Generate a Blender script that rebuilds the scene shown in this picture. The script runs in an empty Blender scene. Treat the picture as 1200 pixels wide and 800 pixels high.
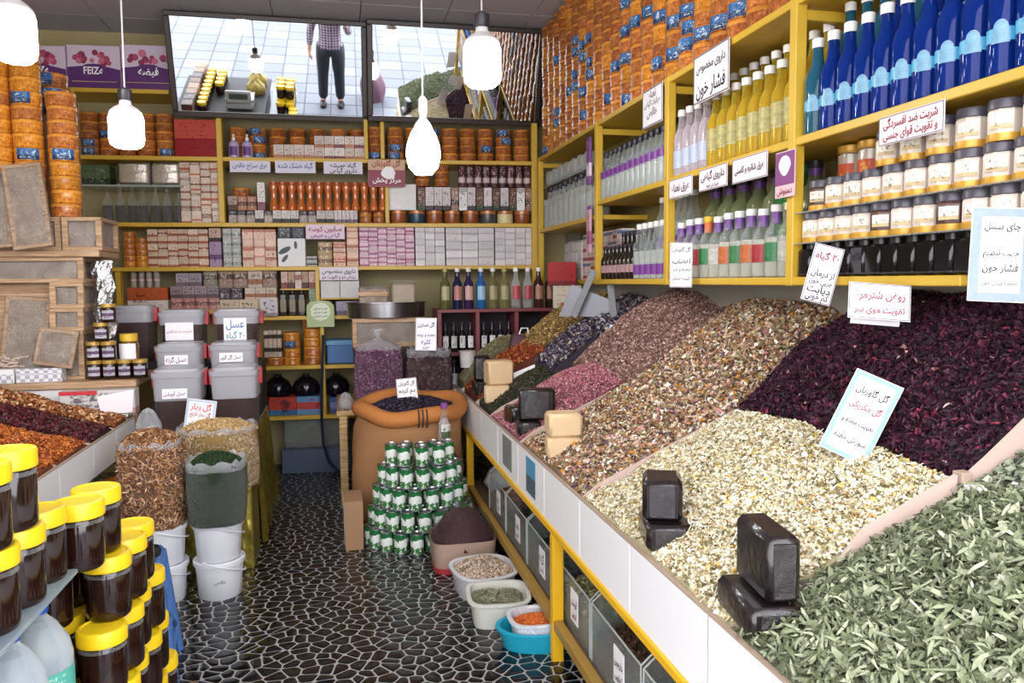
import bpy, math, random
import numpy as np
import unicodedata
from mathutils import Matrix, Vector
from math import pi, sin, cos, tan, radians, hypot, atan2, sqrt

SC = bpy.context.scene
COL = SC.collection
RND = random.Random(7)
NPR = np.random.RandomState(11)

# ------------------------------------------------------------------ camera
F_PX, CXP, CYP, EYE = 900.0, 600.0, 400.0, 1.45      # focal length for a 1200 x 800 frame, eye height
YAW, PITCH, ROLL = radians(12.58), radians(4.50), radians(0.5)
fwd = Vector((sin(YAW) * cos(PITCH), cos(YAW) * cos(PITCH), -sin(PITCH)))
rgt = Vector((cos(YAW), -sin(YAW), 0))
upv = rgt.cross(fwd)
rgt, upv = rgt * cos(ROLL) - upv * sin(ROLL), upv * cos(ROLL) + rgt * sin(ROLL)
cam_d = bpy.data.cameras.new('camera')
cam_d.sensor_width = 36.0
cam_d.lens = F_PX / 1200 * 36.0
cam_d.clip_start = 0.02
cam = bpy.data.objects.new('camera', cam_d)
COL.objects.link(cam)
cam.matrix_world = Matrix(((rgt.x, upv.x, -fwd.x, 0), (rgt.y, upv.y, -fwd.y, 0), (rgt.z, upv.z, -fwd.z, EYE), (0, 0, 0, 1)))
SC.camera = cam

# ------------------------------------------------------------------ daylight and exposure
world = bpy.data.worlds.new('daylight')
SC.world = world
world.use_nodes = True
_bg = world.node_tree.nodes['Background']
_bg.inputs['Color'].default_value = (0.96, 0.955, 1.0, 1)
_bg.inputs['Strength'].default_value = 4.6
SC.view_settings.view_transform = 'Standard'
SC.view_settings.look = 'None'
SC.view_settings.gamma = 1.0
SC.view_settings.use_curve_mapping = False
SC.view_settings.exposure = 0.45
SC.cycles.max_bounces = 8
SC.cycles.transparent_max_bounces = 14
SC.cycles.caustics_reflective = False
SC.cycles.caustics_refractive = False
BULB_POWER = 45.0

# ------------------------------------------------------------------ survey: sight lines to real planes of the shop
def ray(x, y):
    return fwd + rgt * ((x - CXP) / F_PX) + upv * ((CYP - y) / F_PX)
EYEV = Vector((0, 0, EYE))
PHI = radians(4.0)
FB = Matrix.Translation((0, 5.95, 0)) @ Matrix.Rotation(-PHI, 4, 'Z')       # back wall: x along it, y into it
FR = Matrix.Translation((1.5, 0, 0)) @ Matrix.Rotation(-pi / 2, 4, 'Z')     # right wall: x = -Y, y into it
FL = Matrix.Translation((-1.12, 0, 0)) @ Matrix.Rotation(pi / 2, 4, 'Z')
def _plane(x, y, Fm, off):
    Fi = Fm.inverted()
    o = Fi @ EYEV
    d = Fi.to_3x3() @ ray(x, y)
    t = (off - o.y) / d.y
    p = o + d * t
    return p.x, p.z
def sb(x, y, off=0.0): return _plane(x, y, FB, off)
def sr(x, y, off=0.0): return _plane(x, y, FR, off)
def sy(x, y, Y):
    d = ray(x, y); p = EYEV + d * (Y / d.y); return p.x, p.z
def sz(x, y, z=0.0):
    d = ray(x, y); p = EYEV + d * ((z - EYE) / d.z); return p.x, p.y

# ------------------------------------------------------------------ mesh builder
class MB:
    def __init__(s): s.v = []; s.f = []; s.m = []
    def add(s, vs, fs, mi=0, M=None):
        b = len(s.v)
        for p in vs:
            s.v.append(tuple(M @ Vector(p)) if M is not None else tuple(p))
        for f in fs:
            s.f.append(tuple(b + i for i in f)); s.m.append(mi)
        return s
    def box(s, x0, x1, y0, y1, z0, z1, mi=0, M=None):
        return s.add([(x0,y0,z0),(x1,y0,z0),(x1,y1,z0),(x0,y1,z0),(x0,y0,z1),(x1,y0,z1),(x1,y1,z1),(x0,y1,z1)],
              [(0,3,2,1),(4,5,6,7),(0,1,5,4),(1,2,6,5),(2,3,7,6),(3,0,4,7)], mi, M)
    def bev(s, x0, x1, y0, y1, z0, z1, b, mi=0, M=None):
        b = min(b, (x1-x0)*.45, (y1-y0)*.45, (z1-z0)*.45)
        V = []; idx = {}
        X = (x0, x1); Y = (y0, y1); Z = (z0, z1)
        for i in (0,1):
            for j in (0,1):
                for k in (0,1):
                    sx, sy_, sz_ = (1-2*i)*b, (1-2*j)*b, (1-2*k)*b
                    for a in range(3):
                        p = [X[i]+sx, Y[j]+sy_, Z[k]+sz_]
                        p[a] = (X[i], Y[j], Z[k])[a]
                        idx[i,j,k,a] = len(V); V.append(tuple(p))
        Fc = []
        q = lambda *t: Fc.append(tuple(idx[x] for x in t))
        for a in range(3):
            o = [x for x in range(3) if x != a]
            for sd in (0,1):
                c = []
                for (m, n) in ((0,0),(1,0),(1,1),(0,1)):
                    t = [0,0,0]; t[a] = sd; t[o[0]] = m; t[o[1]] = n
                    c.append((*t, a))
                if (sd == 0) != (a == 1): c = c[::-1]
                q(*c)
        for a in range(3):
            o = [x for x in range(3) if x != a]
            for m in (0,1):
                for n in (0,1):
                    t0 = [0,0,0]; t0[o[0]] = m; t0[o[1]] = n; t1 = list(t0); t1[a] = 1
                    c = [(*t0,o[0]),(*t1,o[0]),(*t1,o[1]),(*t0,o[1])]
                    flip = (m + n + (1 if a == 1 else 0)) % 2 == 1
                    q(*(c if flip else c[::-1]))
        for i in (0,1):
            for j in (0,1):
                for k in (0,1):
                    c = [(i,j,k,0),(i,j,k,1),(i,j,k,2)]
                    q(*(c if (i+j+k) % 2 == 1 else c[::-1]))
        return s.add(V, Fc, mi, M)
    def lathe(s, prof, n=16, mi=0, c=(0,0,0), sx=1.0, sy=1.0, M=None, a0=0.0, sweep=2*pi, mis=None, pw=None):
        full = abs(sweep - 2*pi) < 1e-6
        k = n if full else n + 1
        V = []
        for (r, z) in prof:
            for i in range(k):
                a = a0 + sweep * i / n
                ca, sa = cos(a), sin(a)
                if pw:
                    ca = math.copysign(abs(ca)**pw, ca); sa = math.copysign(abs(sa)**pw, sa)
                V.append((c[0]+r*sx*ca, c[1]+r*sy*sa, c[2]+z))
        b = len(s.v)
        s.add(V, [], mi, M)
        for j in range(len(prof)-1):
            m = mis[j] if mis else mi
            r0, r1 = prof[j][0], prof[j+1][0]
            for i in range(n):
                i2 = (i+1) % k
                A, B, C, D = b+j*k+i, b+j*k+i2, b+(j+1)*k+i2, b+(j+1)*k+i
                if r0 < 1e-7 and r1 < 1e-7: continue
                if r0 < 1e-7: s.f.append((A, C, D))
                elif r1 < 1e-7: s.f.append((A, B, D))
                else: s.f.append((A, B, C, D))
                s.m.append(m)
        return s
    def tube(s, path, r, n=8, mi=0, closed=False, caps=True):
        P = [Vector(p) for p in path]
        L = len(P); rs = r if isinstance(r, (list, tuple)) else [r]*L
        b = len(s.v); prev = None
        for i, p in enumerate(P):
            if closed: t = P[(i+1) % L] - P[i-1]
            else: t = P[min(i+1, L-1)] - P[max(i-1, 0)]
            t.normalize()
            if prev is None:
                u = t.orthogonal().normalized()
            else:
                u = (prev - t * prev.dot(t)).normalized()
            prev = u
            w = t.cross(u)
            for k in range(n):
                a = 2*pi*k/n
                s.v.append(tuple(p + (u*cos(a) + w*sin(a))*rs[i]))
        for i in range(L if closed else L-1):
            i2 = (i+1) % L
            for k in range(n):
                k2 = (k+1) % n
                s.f.append((b+i*n+k, b+i*n+k2, b+i2*n+k2, b+i2*n+k)); s.m.append(mi)
        if caps and not closed:
            s.f.append(tuple(b+k for k in range(n))[::-1]); s.m.append(mi)
            s.f.append(tuple(b+(L-1)*n+k for k in range(n))); s.m.append(mi)
        return s
    def rings(s, rings, mi=0, cap0=True, cap1=True, mis=None):
        n = len(rings[0]); b = len(s.v)
        for r in rings: s.v.extend(tuple(p) for p in r)
        for j in range(len(rings)-1):
            for i in range(n):
                i2 = (i+1) % n
                s.f.append((b+j*n+i, b+j*n+i2, b+(j+1)*n+i2, b+(j+1)*n+i)); s.m.append(mis[j] if mis else mi)
        if cap0: s.f.append(tuple(b+i for i in range(n))[::-1]); s.m.append(mi)
        if cap1:
            e = b+(len(rings)-1)*n
            s.f.append(tuple(e+i for i in range(n))); s.m.append(mi)
        return s
    def prism(s, pts, y0, y1, mi=0, M=None):
        n = len(pts)
        V = [(x, y0, z) for x, z in pts] + [(x, y1, z) for x, z in pts]
        Fc = [tuple(range(n)), tuple(range(2*n-1, n-1, -1))]
        for i in range(n):
            j = (i+1) % n
            Fc.append((i, i+n, j+n, j))
        return s.add(V, Fc, mi, M)
    def mesh(s, name, mats, smooth=True, ang=40):
        me = bpy.data.meshes.new(name)
        me.from_pydata(s.v, [], s.f)
        for m in (mats if isinstance(mats, (list, tuple)) else [mats]): me.materials.append(m)
        me.polygons.foreach_set('material_index', s.m)
        me.polygons.foreach_set('use_smooth', [smooth]*len(s.f))
        me.update()
        if smooth: me.set_sharp_from_angle(angle=radians(ang))
        return me

def tri_mesh(name, V, T, mats, mi=None, smooth=False):
    V = np.asarray(V, np.float32); T = np.asarray(T, np.int32)
    me = bpy.data.meshes.new(name)
    me.vertices.add(len(V)); me.vertices.foreach_set('co', V.ravel())
    me.loops.add(T.size); me.loops.foreach_set('vertex_index', T.ravel())
    me.polygons.add(len(T))
    me.polygons.foreach_set('loop_start', np.arange(0, T.size, 3, dtype=np.int32))
    me.polygons.foreach_set('loop_total', np.full(len(T), 3, np.int32))
    for m in (mats if isinstance(mats, (list, tuple)) else [mats]): me.materials.append(m)
    if mi is not None: me.polygons.foreach_set('material_index', np.asarray(mi, np.int32))
    me.polygons.foreach_set('use_smooth', np.full(len(T), smooth))
    me.update(calc_edges=True)
    return me

# ------------------------------------------------------------------ objects
def link(name, data, parent=None, M=None):
    o = bpy.data.objects.new(name, data)
    COL.objects.link(o)
    if parent is not None: o.parent = parent
    if M is not None: o.matrix_local = M
    return o
def tag(o, label, cat, group=None, kind=None):
    o['label'] = label; o['category'] = cat
    if group: o['group'] = group
    if kind: o['kind'] = kind
    return o
def thing(name, label, cat, M=None, group=None, kind=None):
    o = link(name, None, None, M)
    o.empty_display_size = 0.05
    return tag(o, label, cat, group, kind)
def struct(name, mesh, M=None):
    o = link(name, mesh, None, M); o['kind'] = 'structure'; return o
def T(x, y, z): return Matrix.Translation((x, y, z))
def RZ(a): return Matrix.Rotation(a, 4, 'Z')
def RX(a): return Matrix.Rotation(a, 4, 'X')
def RY(a): return Matrix.Rotation(a, 4, 'Y')
def put(parts, name, label, cat, M, group=None):
    """parts: a mesh, or a list of (part name, mesh[, matrix[, sub-parts]]); a copy shares the mesh data"""
    if not isinstance(parts, list):
        return tag(link(name, parts, None, M), label, cat, group)
    r = thing(name, label, cat, M, group)
    for p in parts: _part(p, r)
    return r
def _part(p, r):
    o = link(p[0], p[1], r, p[2] if len(p) > 2 and p[2] is not None else None)
    for q in (p[3] if len(p) > 3 else []): _part(q, o)
    return o

# ------------------------------------------------------------------ materials
MATS = {}
def srgb(h):
    if isinstance(h, str):
        h = h.lstrip('#'); c = [int(h[i:i+2], 16)/255 for i in (0, 2, 4)]
    else: c = h
    return tuple(x/12.92 if x <= .04045 else ((x+.055)/1.055)**2.4 for x in c) + (1,)
class NT:
    def __init__(s, key):
        s.mat = bpy.data.materials.new(key); s.mat.use_nodes = True
        s.t = s.mat.node_tree; s.b = s.t.nodes['Principled BSDF']; s.out = s.t.nodes['Material Output']
    def n(s, typ, **kw):
        x = s.t.nodes.new(typ)
        for k, v in kw.items(): setattr(x, k, v)
        return x
    def l(s, a, b): s.t.links.new(a, b)
    def ramp(s, fac, stops, interp='LINEAR'):
        r = s.n('ShaderNodeValToRGB'); r.color_ramp.interpolation = interp
        e = r.color_ramp.elements
        while len(e) < len(stops): e.new(1.0)
        for i, (p, c) in enumerate(stops):
            e[i].position = p; e[i].color = c if len(c) == 4 else srgb(c)
        s.l(fac, r.inputs['Fac']); return r.outputs['Color']
    def coord(s, kind='Object'): return s.n('ShaderNodeTexCoord').outputs[kind]
    def noise(s, scale, detail=3, vec=None, rough=.6):
        x = s.n('ShaderNodeTexNoise'); x.inputs['Scale'].default_value = scale; x.inputs['Detail'].default_value = detail
        x.inputs['Roughness'].default_value = rough
        if vec is not None: s.l(vec, x.inputs['Vector'])
        return x.outputs['Fac']
    def math(s, op, a, b=None, c=None):
        x = s.n('ShaderNodeMath', operation=op)
        for i, v in enumerate((a, b, c)):
            if v is None: continue
            if isinstance(v, (int, float)): x.inputs[i].default_value = v
            else: s.l(v, x.inputs[i])
        return x.outputs[0]
    def mix(s, fac, a, b, blend='MIX'):
        x = s.n('ShaderNodeMix', data_type='RGBA', blend_type=blend)
        for k, v in ((0, fac), (6, a), (7, b)):
            if isinstance(v, (int, float)): x.inputs[k].default_value = v
            elif isinstance(v, tuple): x.inputs[k].default_value = v
            else: s.l(v, x.inputs[k])
        return x.outputs[2]
    def hsv(s, col, h=.5, sat=1.0, val=1.0):
        x = s.n('ShaderNodeHueSaturation')
        for k, v in (('Hue', h), ('Saturation', sat), ('Value', val)):
            if isinstance(v, (int, float)): x.inputs[k].default_value = v
            else: s.l(v, x.inputs[k])
        if isinstance(col, tuple): x.inputs['Color'].default_value = col
        else: s.l(col, x.inputs['Color'])
        return x.outputs['Color']
    def bump(s, h, strength=.3, dist=.01):
        x = s.n('ShaderNodeBump'); x.inputs['Strength'].default_value = strength; x.inputs['Distance'].default_value = dist
        s.l(h, x.inputs['Height']); s.l(x.outputs[0], s.b.inputs['Normal'])
    def vary(s, col, amt=.25):
        """individual pieces differ a little in lightness"""
        r = s.n('ShaderNodeObjectInfo').outputs['Random']
        return s.hsv(col, val=s.math('MULTIPLY_ADD', r, amt, 1 - amt/2))
    def base(s, col):
        if isinstance(col, tuple): s.b.inputs['Base Color'].default_value = col
        else: s.l(col, s.b.inputs['Base Color'])
def mat(key, col=None, rough=.5, metal=0.0, noise=None, bump=None, vary=0, coat=0, emit=None, spec=None, kind='Object'):
    if key in MATS: return MATS[key]
    t = NT(key); c = srgb(col)
    if noise:
        sc_, amt = noise
        f = t.noise(sc_, 4, t.coord(kind))
        c = t.mix(t.math('MULTIPLY', f, amt), c, tuple(x*.35 for x in c[:3]) + (1,))
    if vary: c = t.vary(c, vary)
    t.base(c)
    t.b.inputs['Roughness'].default_value = rough; t.b.inputs['Metallic'].default_value = metal
    if coat: t.b.inputs['Coat Weight'].default_value = coat; t.b.inputs['Coat Roughness'].default_value = .08
    if spec is not None: t.b.inputs['Specular IOR Level'].default_value = spec
    if bump: t.bump(t.noise(bump[0], 4, t.coord(kind)), bump[1], bump[2] if len(bump) > 2 else .01)
    if emit:
        t.b.inputs['Emission Color'].default_value = srgb(emit[0]); t.b.inputs['Emission Strength'].default_value = emit[1]
    MATS[key] = t.mat; return t.mat
def glass(key, col='ffffff', alpha=.25, rough=.06, bump=None, tint=None, edge=.75):
    """thin clear plastic or glass: a tinted see-through film with a gloss"""
    if key in MATS: return MATS[key]
    t = NT(key)
    tr = t.n('ShaderNodeBsdfTransparent'); tr.inputs['Color'].default_value = srgb(tint or 'f4f6f6')
    t.b.inputs['Base Color'].default_value = srgb(col); t.b.inputs['Roughness'].default_value = rough
    t.b.inputs['IOR'].default_value = 1.5
    lw = t.n('ShaderNodeLayerWeight'); lw.inputs['Blend'].default_value = .35
    f = t.math('MULTIPLY_ADD', lw.outputs['Facing'], (1-alpha)*edge, alpha)
    if bump:
        nz = t.noise(bump[0], 4, t.coord())
        t.bump(nz, bump[1], bump[2] if len(bump) > 2 else .01)
    m = t.n('ShaderNodeMixShader'); t.l(f, m.inputs[0]); t.l(tr.outputs[0], m.inputs[1]); t.l(t.b.outputs[0], m.inputs[2])
    t.l(m.outputs[0], t.out.inputs['Surface'])
    MATS[key] = t.mat; return t.mat
def crinkle(key, col='f2f0f0', scale=9.0, amt=.2):
    """wrinkled clear wrap: an even see-through film with relief, so that its glints come from the lights"""
    if key in MATS: return MATS[key]
    t = NT(key)
    x = t.n('ShaderNodeTexNoise'); x.inputs['Scale'].default_value = scale; x.inputs['Detail'].default_value = 5; x.inputs['Distortion'].default_value = 2.2
    t.l(t.coord(), x.inputs['Vector'])
    ridge = t.math('SUBTRACT', 1.0, t.math('MULTIPLY', t.math('ABSOLUTE', t.math('SUBTRACT', x.outputs['Fac'], .5)), 5.0))
    tr = t.n('ShaderNodeBsdfTransparent'); tr.inputs['Color'].default_value = (.95,.95,.96,1)
    t.base(srgb(col)); t.b.inputs['Roughness'].default_value = .16
    t.bump(ridge, 1.0, .03)
    m = t.n('ShaderNodeMixShader'); m.inputs[0].default_value = amt; t.l(tr.outputs[0], m.inputs[1]); t.l(t.b.outputs[0], m.inputs[2])
    t.l(m.outputs[0], t.out.inputs['Surface'])
    MATS[key] = t.mat; return t.mat
def island(key, pal, rough=.75, spec=.2):
    """every loose piece takes one of the palette's colours"""
    if key in MATS: return MATS[key]
    t = NT(key)
    g = t.n('ShaderNodeNewGeometry').outputs['Random Per Island']
    tot = sum(w for _, w in pal); a = 0; st = []
    for c, w in pal: st.append((a/tot, srgb(c))); a += w
    c = t.ramp(g, st, 'CONSTANT')
    v = t.math('FRACT', t.math('MULTIPLY', g, 57.3))
    t.base(t.hsv(c, val=t.math('MULTIPLY_ADD', v, .5, .75)))
    t.b.inputs['Roughness'].default_value = rough; t.b.inputs['Specular IOR Level'].default_value = spec
    MATS[key] = t.mat; return t.mat
def tin_mat(key, c0='d8661c', c1='f0a03a', c2='8c2f10', scale=55):
    if key in MATS: return MATS[key]
    t = NT(key); v = t.coord()
    n1 = t.noise(scale, 5, v, .75)
    c = t.ramp(n1, [(.38, srgb(c2)), (.47, srgb(c0)), (.53, srgb(c0)), (.62, srgb(c1))])
    z = t.n('ShaderNodeSeparateXYZ'); t.l(v, z.inputs[0])
    band = t.math('GREATER_THAN', t.math('ABSOLUTE', t.math('SUBTRACT', z.outputs['Z'], .061)), .0075)
    c = t.mix(band, t.mix(.45, c, srgb('efa63c')), c)
    t.base(t.vary(c, .35)); t.b.inputs['Roughness'].default_value = .28
    MATS[key] = t.mat; return t.mat
def print_mat(key, base, accent, dark, lo=.0, hi=.34, scale=14, rough=.35, blot=.56, vary=.2):
    """printed carton: ground colour, a band across the face and a printed picture"""
    if key in MATS: return MATS[key]
    t = NT(key); v = t.coord('Generated')
    s = t.n('ShaderNodeSeparateXYZ'); t.l(v, s.inputs[0])
    c = srgb(base)
    band = t.math('MULTIPLY', t.math('GREATER_THAN', s.outputs['Z'], lo), t.math('LESS_THAN', s.outputs['Z'], hi))
    c = t.mix(band, c, srgb(accent))
    o = t.n('ShaderNodeObjectInfo').outputs['Random']
    mp = t.n('ShaderNodeVectorMath', operation='ADD'); t.l(v, mp.inputs[0])
    cb = t.n('ShaderNodeCombineXYZ'); t.l(t.math('MULTIPLY', o, 3.0), cb.inputs[0]); t.l(cb.outputs[0], mp.inputs[1])
    nz = t.noise(scale*.35, 4, mp.outputs[0], .7)
    inx = t.math('LESS_THAN', t.math('ABSOLUTE', t.math('SUBTRACT', s.outputs['X'], .5)), .36)
    inz = t.math('LESS_THAN', t.math('ABSOLUTE', t.math('SUBTRACT', s.outputs['Z'], .52)), .36)
    pic = t.math('MULTIPLY', t.math('GREATER_THAN', nz, blot), t.math('MULTIPLY', inx, inz))
    c = t.mix(t.math('MULTIPLY', pic, .8), c, srgb(dark))
    ln = t.math('MULTIPLY', t.math('LESS_THAN', t.math('FRACT', t.math('MULTIPLY', s.outputs['Z'], 9.0)), .35), t.math('GREATER_THAN', t.noise(scale*1.6, 2, mp.outputs[0]), .53))
    c = t.mix(t.math('MULTIPLY', t.math('MULTIPLY', ln, inx), .55), c, srgb(dark))
    t.base(t.vary(c, vary)); t.b.inputs['Roughness'].default_value = rough; t.b.inputs['Specular IOR Level'].default_value = .15
    MATS[key] = t.mat; return t.mat
def wood_mat(key, c0='c9a877', c1='8d6a40', scale=(3, 60, 60), rough=.65):
    if key in MATS: return MATS[key]
    t = NT(key); mp = t.n('ShaderNodeMapping'); mp.inputs['Scale'].default_value = scale
    t.l(t.coord(), mp.inputs[0])
    n = t.noise(1.6, 5, mp.outputs[0], .65)
    t.base(t.vary(t.ramp(n, [(.35, srgb(c1)), (.62, srgb(c0))]), .18)); t.b.inputs['Roughness'].default_value = rough
    t.bump(n, .2, .003)
    MATS[key] = t.mat; return t.mat
WHITE = mat('white_board', 'eeeef0', .45, noise=(3, .08))
PAPER = mat('paper', 'f2eef2', .5)
YEL = mat('yellow_paint', 'd9b13a', .42, noise=(9, .35))
YELB = mat('yellow_paint_bright', 'e8b41e', .4, noise=(9, .2))
INK = {c: mat('ink_' + c, h, .6) for c, h in dict(black='1c1c22', maroon='8c2430', red='c8323c', blue='2c5f9e', teal='2e8aa0', green='3e7a3c', white='ffffff', grey='6a6a74', purple='6b2a78').items()}
BLACK = mat('black_plastic', '17161a', .3)
DARKWOOD = mat('dark_frame', '33231c', .4, noise=(20, .3))

# ------------------------------------------------------------------ lettering
_form = {}
_lig = {}
for cp in list(range(0xFB50, 0xFE00)) + list(range(0xFE70, 0xFF00)):
    d = unicodedata.decomposition(chr(cp)).split()
    if len(d) == 2 and d[0][0] == '<': _form.setdefault(chr(int(d[1], 16)), {})[d[0][1:-1]] = chr(cp)
    if len(d) == 3 and d[1] == '0644' and d[2] in ('0627', '0622'): _lig.setdefault(chr(int(d[2], 16)), {})[d[0][1:-1]] = chr(cp)
def fa(s):
    out = []; i = 0; pj = False
    while i < len(s):
        ch = s[i]; f = _form.get(ch)
        if ch == '\u0644' and i+1 < len(s) and s[i+1] in _lig:
            out.append(_lig[s[i+1]]['final' if pj else 'isolated']); pj = False; i += 2; continue
        if not f: out.append(ch); pj = False; i += 1; continue
        nx = _form.get(s[i+1]) if i+1 < len(s) else None
        nj = bool('initial' in f and nx and 'final' in nx)
        k = ('medial' if nj else 'final') if pj else ('initial' if nj else 'isolated')
        out.append(f.get(k) or f.get('final' if pj else 'isolated') or ch)
        pj = nj; i += 1
    r = ''.join(out)[::-1]
    o = ''; run = ''
    for ch in r:
        if '\u06f0' <= ch <= '\u06f9': run = ch + run
        else: o += run + ch; run = ''
    return o + run
TXT = {}
def text_mesh(s, ink, bold=.02):
    k = (s, ink)
    if k in TXT: return TXT[k]
    c = bpy.data.curves.new('lettering', 'FONT'); c.body = fa(s) if ord(s[0]) > 0x500 else s
    c.align_x = 'CENTER'; c.align_y = 'CENTER'; c.resolution_u = 2; c.size = 1.0; c.offset = bold
    o = bpy.data.objects.new('lettering', c); COL.objects.link(o)
    bpy.context.view_layer.update()
    me = bpy.data.meshes.new_from_object(o)
    bpy.data.objects.remove(o); bpy.data.curves.remove(c)
    co = np.empty(len(me.vertices)*3, np.float32); me.vertices.foreach_get('co', co); co = co.reshape(-1, 3)
    w = float(co[:, 0].max()-co[:, 0].min()) if len(co) else 1.0
    mid = float((co[:, 0].max()+co[:, 0].min())/2) if len(co) else 0
    co[:, 0] -= mid
    co = np.stack([co[:, 0], np.zeros(len(co)), co[:, 1]], 1).astype(np.float32)
    me.vertices.foreach_set('co', co.ravel()); me.materials.clear(); me.materials.append(INK[ink]); me.update()
    TXT[k] = (me, w); return TXT[k]
def lettering(parent, s, x, z, size, ink, y=-.0022, maxw=None, M=None, name='lettering', bold=.02):
    me, w = text_mesh(s, ink, bold)
    k = size
    if maxw and w*k > maxw: k = maxw/w
    Ml = T(x, y, z) @ Matrix.Diagonal((k, 1, k if not maxw else min(size, k*1.25), 1))
    return link(name, me, parent, (M @ Ml) if M is not None else Ml)
def card_sign(M, w, h, lines, label, group=None, border=None, cat='sign', name='price_sign', bg=None, line=None, stand=False):
    """a card standing in the x-z plane of M, origin at its bottom centre; lines: (text, height 0..1, size in m, ink)"""
    r = thing(name, label, cat, M, group)
    b = MB().bev(-w/2, w/2, 0, .003, 0, h, .001)
    link('card', b.mesh('card', bg or PAPER), r)
    if border:
        bm, bw = border
        m = MB()
        for (a0, a1, c0, c1) in ((-w/2+.002, w/2-.002, .002, bw), (-w/2+.002, w/2-.002, h-bw, h-.002), (-w/2+.002, -w/2+bw, bw, h-bw), (w/2-bw, w/2-.002, bw, h-bw)):
            m.box(a0, a1, -.0009, .0005, c0, c1)
        link('border', m.mesh('border', bm), r)
    for s, t, size, ink in lines:
        size = min(size, h*.95/max(1.6, len(lines))*(.95 if len(lines) < 3 else .85))
        lettering(r, s, 0, h*t, size, ink, y=-.0014, maxw=(w-2*(border[1] if border else 0))*.86)
    if stand:
        m = MB().add([(-w*.4, .003, h*.95), (w*.4, .003, h*.95), (w*.4, h*.45, .0), (-w*.4, h*.45, .0)], [(0,1,2,3)])
        m.add([(-w*.4, .004, h*.95), (w*.4, .004, h*.95), (w*.4, h*.45+.003, .0), (-w*.4, h*.45+.003, .0)], [(3,2,1,0)])
        link('easel_back', m.mesh('easel_back', bg or PAPER), r)
    return r
# ================================================================== the setting
CEIL = 3.33
XR, XL, YFRONT = 1.84, -2.75, 0.75
GROUT = mat('grout', 'aeaba8', .5, noise=(30, .25))
def _floor_far():
    t = NT('pebble_far'); v = t.n('ShaderNodeTexVoronoi', feature='DISTANCE_TO_EDGE'); v.inputs['Scale'].default_value = 17
    t.l(t.coord(), v.inputs['Vector'])
    t.base(t.ramp(v.outputs['Distance'], [(.04, srgb('b9b6b2')), (.09, srgb('17161a'))])); t.b.inputs['Roughness'].default_value = .25
    return t.mat
PX0, PX1, PY0, PY1 = -1.06, .98, 2.3, 6.35
m = MB()
m.add([(PX0,PY0,0),(PX1,PY0,0),(PX1,PY1,0),(PX0,PY1,0)], [(0,1,2,3)], 0)
for a in ((XL,PX0,YFRONT,PY1),(PX1,XR+.1,YFRONT,PY1),(PX0,PX1,YFRONT,PY0),(XL,XR+.1,PY1,6.8)):
    m.add([(a[0],a[2],0),(a[1],a[2],0),(a[1],a[3],0),(a[0],a[3],0)], [(0,1,2,3)], 1)
floor = struct('floor', m.mesh('floor', [GROUT, _floor_far()], False))
# pebbles set in the floor: relaxed random points, cells cut by the bisectors of their neighbours
def pebbles():
    STONE = mat('pebble', '100f13', .14, noise=(40, .4), vary=.7)
    s = .062
    pts = []
    r = random.Random(3)
    ny = int((PY1-PY0)/(s*.88)); nx = int((PX1-PX0)/s)
    for j in range(ny):
        for i in range(nx):
            pts.append((PX0 + (i+.5+.5*(j % 2)*.9 + r.uniform(-.45,.45))*s, PY0 + (j+.5+r.uniform(-.45,.45))*s*.88))
    P = np.array(pts)
    cells = []
    for k, p in enumerate(pts):
        d = ((P-p)**2).sum(1); nb = np.argsort(d)[1:13]
        poly = [(-s,-s),(s,-s),(s,s),(-s,s)]
        for q in nb:
            nxv, nyv = P[q]-p; c = (nxv*nxv+nyv*nyv)/2
            L = hypot(nxv, nyv); c -= .0035*L
            out = []
            for a, b in zip(poly, poly[1:]+poly[:1]):
                da = a[0]*nxv+a[1]*nyv-c; db = b[0]*nxv+b[1]*nyv-c
                if da <= 0: out.append(a)
                if (da < 0) != (db < 0):
                    t_ = da/(da-db); out.append((a[0]+t_*(b[0]-a[0]), a[1]+t_*(b[1]-a[1])))
            poly = out
            if len(poly) < 3: break
        if len(poly) < 3: continue
        ch = []
        for a, b in zip(poly, poly[1:]+poly[:1]):
            ch.append((.85*a[0]+.15*b[0], .85*a[1]+.15*b[1])); ch.append((.15*a[0]+.85*b[0], .15*a[1]+.85*b[1]))
        if max(hypot(*q) for q in ch) < .012: continue
        cells.append((p, ch))
    def stone(mb, ch, ox=0, oy=0):
        h = .0024
        mb.rings([[(ox+x, oy+y, .0001) for x, y in ch], [(ox+x, oy+y, h*.7) for x, y in ch], [(ox+x*.86, oy+y*.86, h) for x, y in ch]], cap0=False)
    cells.sort(key=lambda c: (0 if -.62 < c[0][0] < .5 and c[0][1] > 2.66 else 1, c[0][1]))
    for p, ch in cells[:300]:
        b = MB(); stone(b, ch); link('pebble', b.mesh('pebble', STONE, True, 60), floor, T(p[0], p[1], 0))
    b = MB()
    for p, ch in cells[300:]: stone(b, ch, p[0], p[1])
    o = link('small_pebbles', b.mesh('small_pebbles', STONE, True, 60), floor); o['kind'] = 'stuff'
pebbles()
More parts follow.
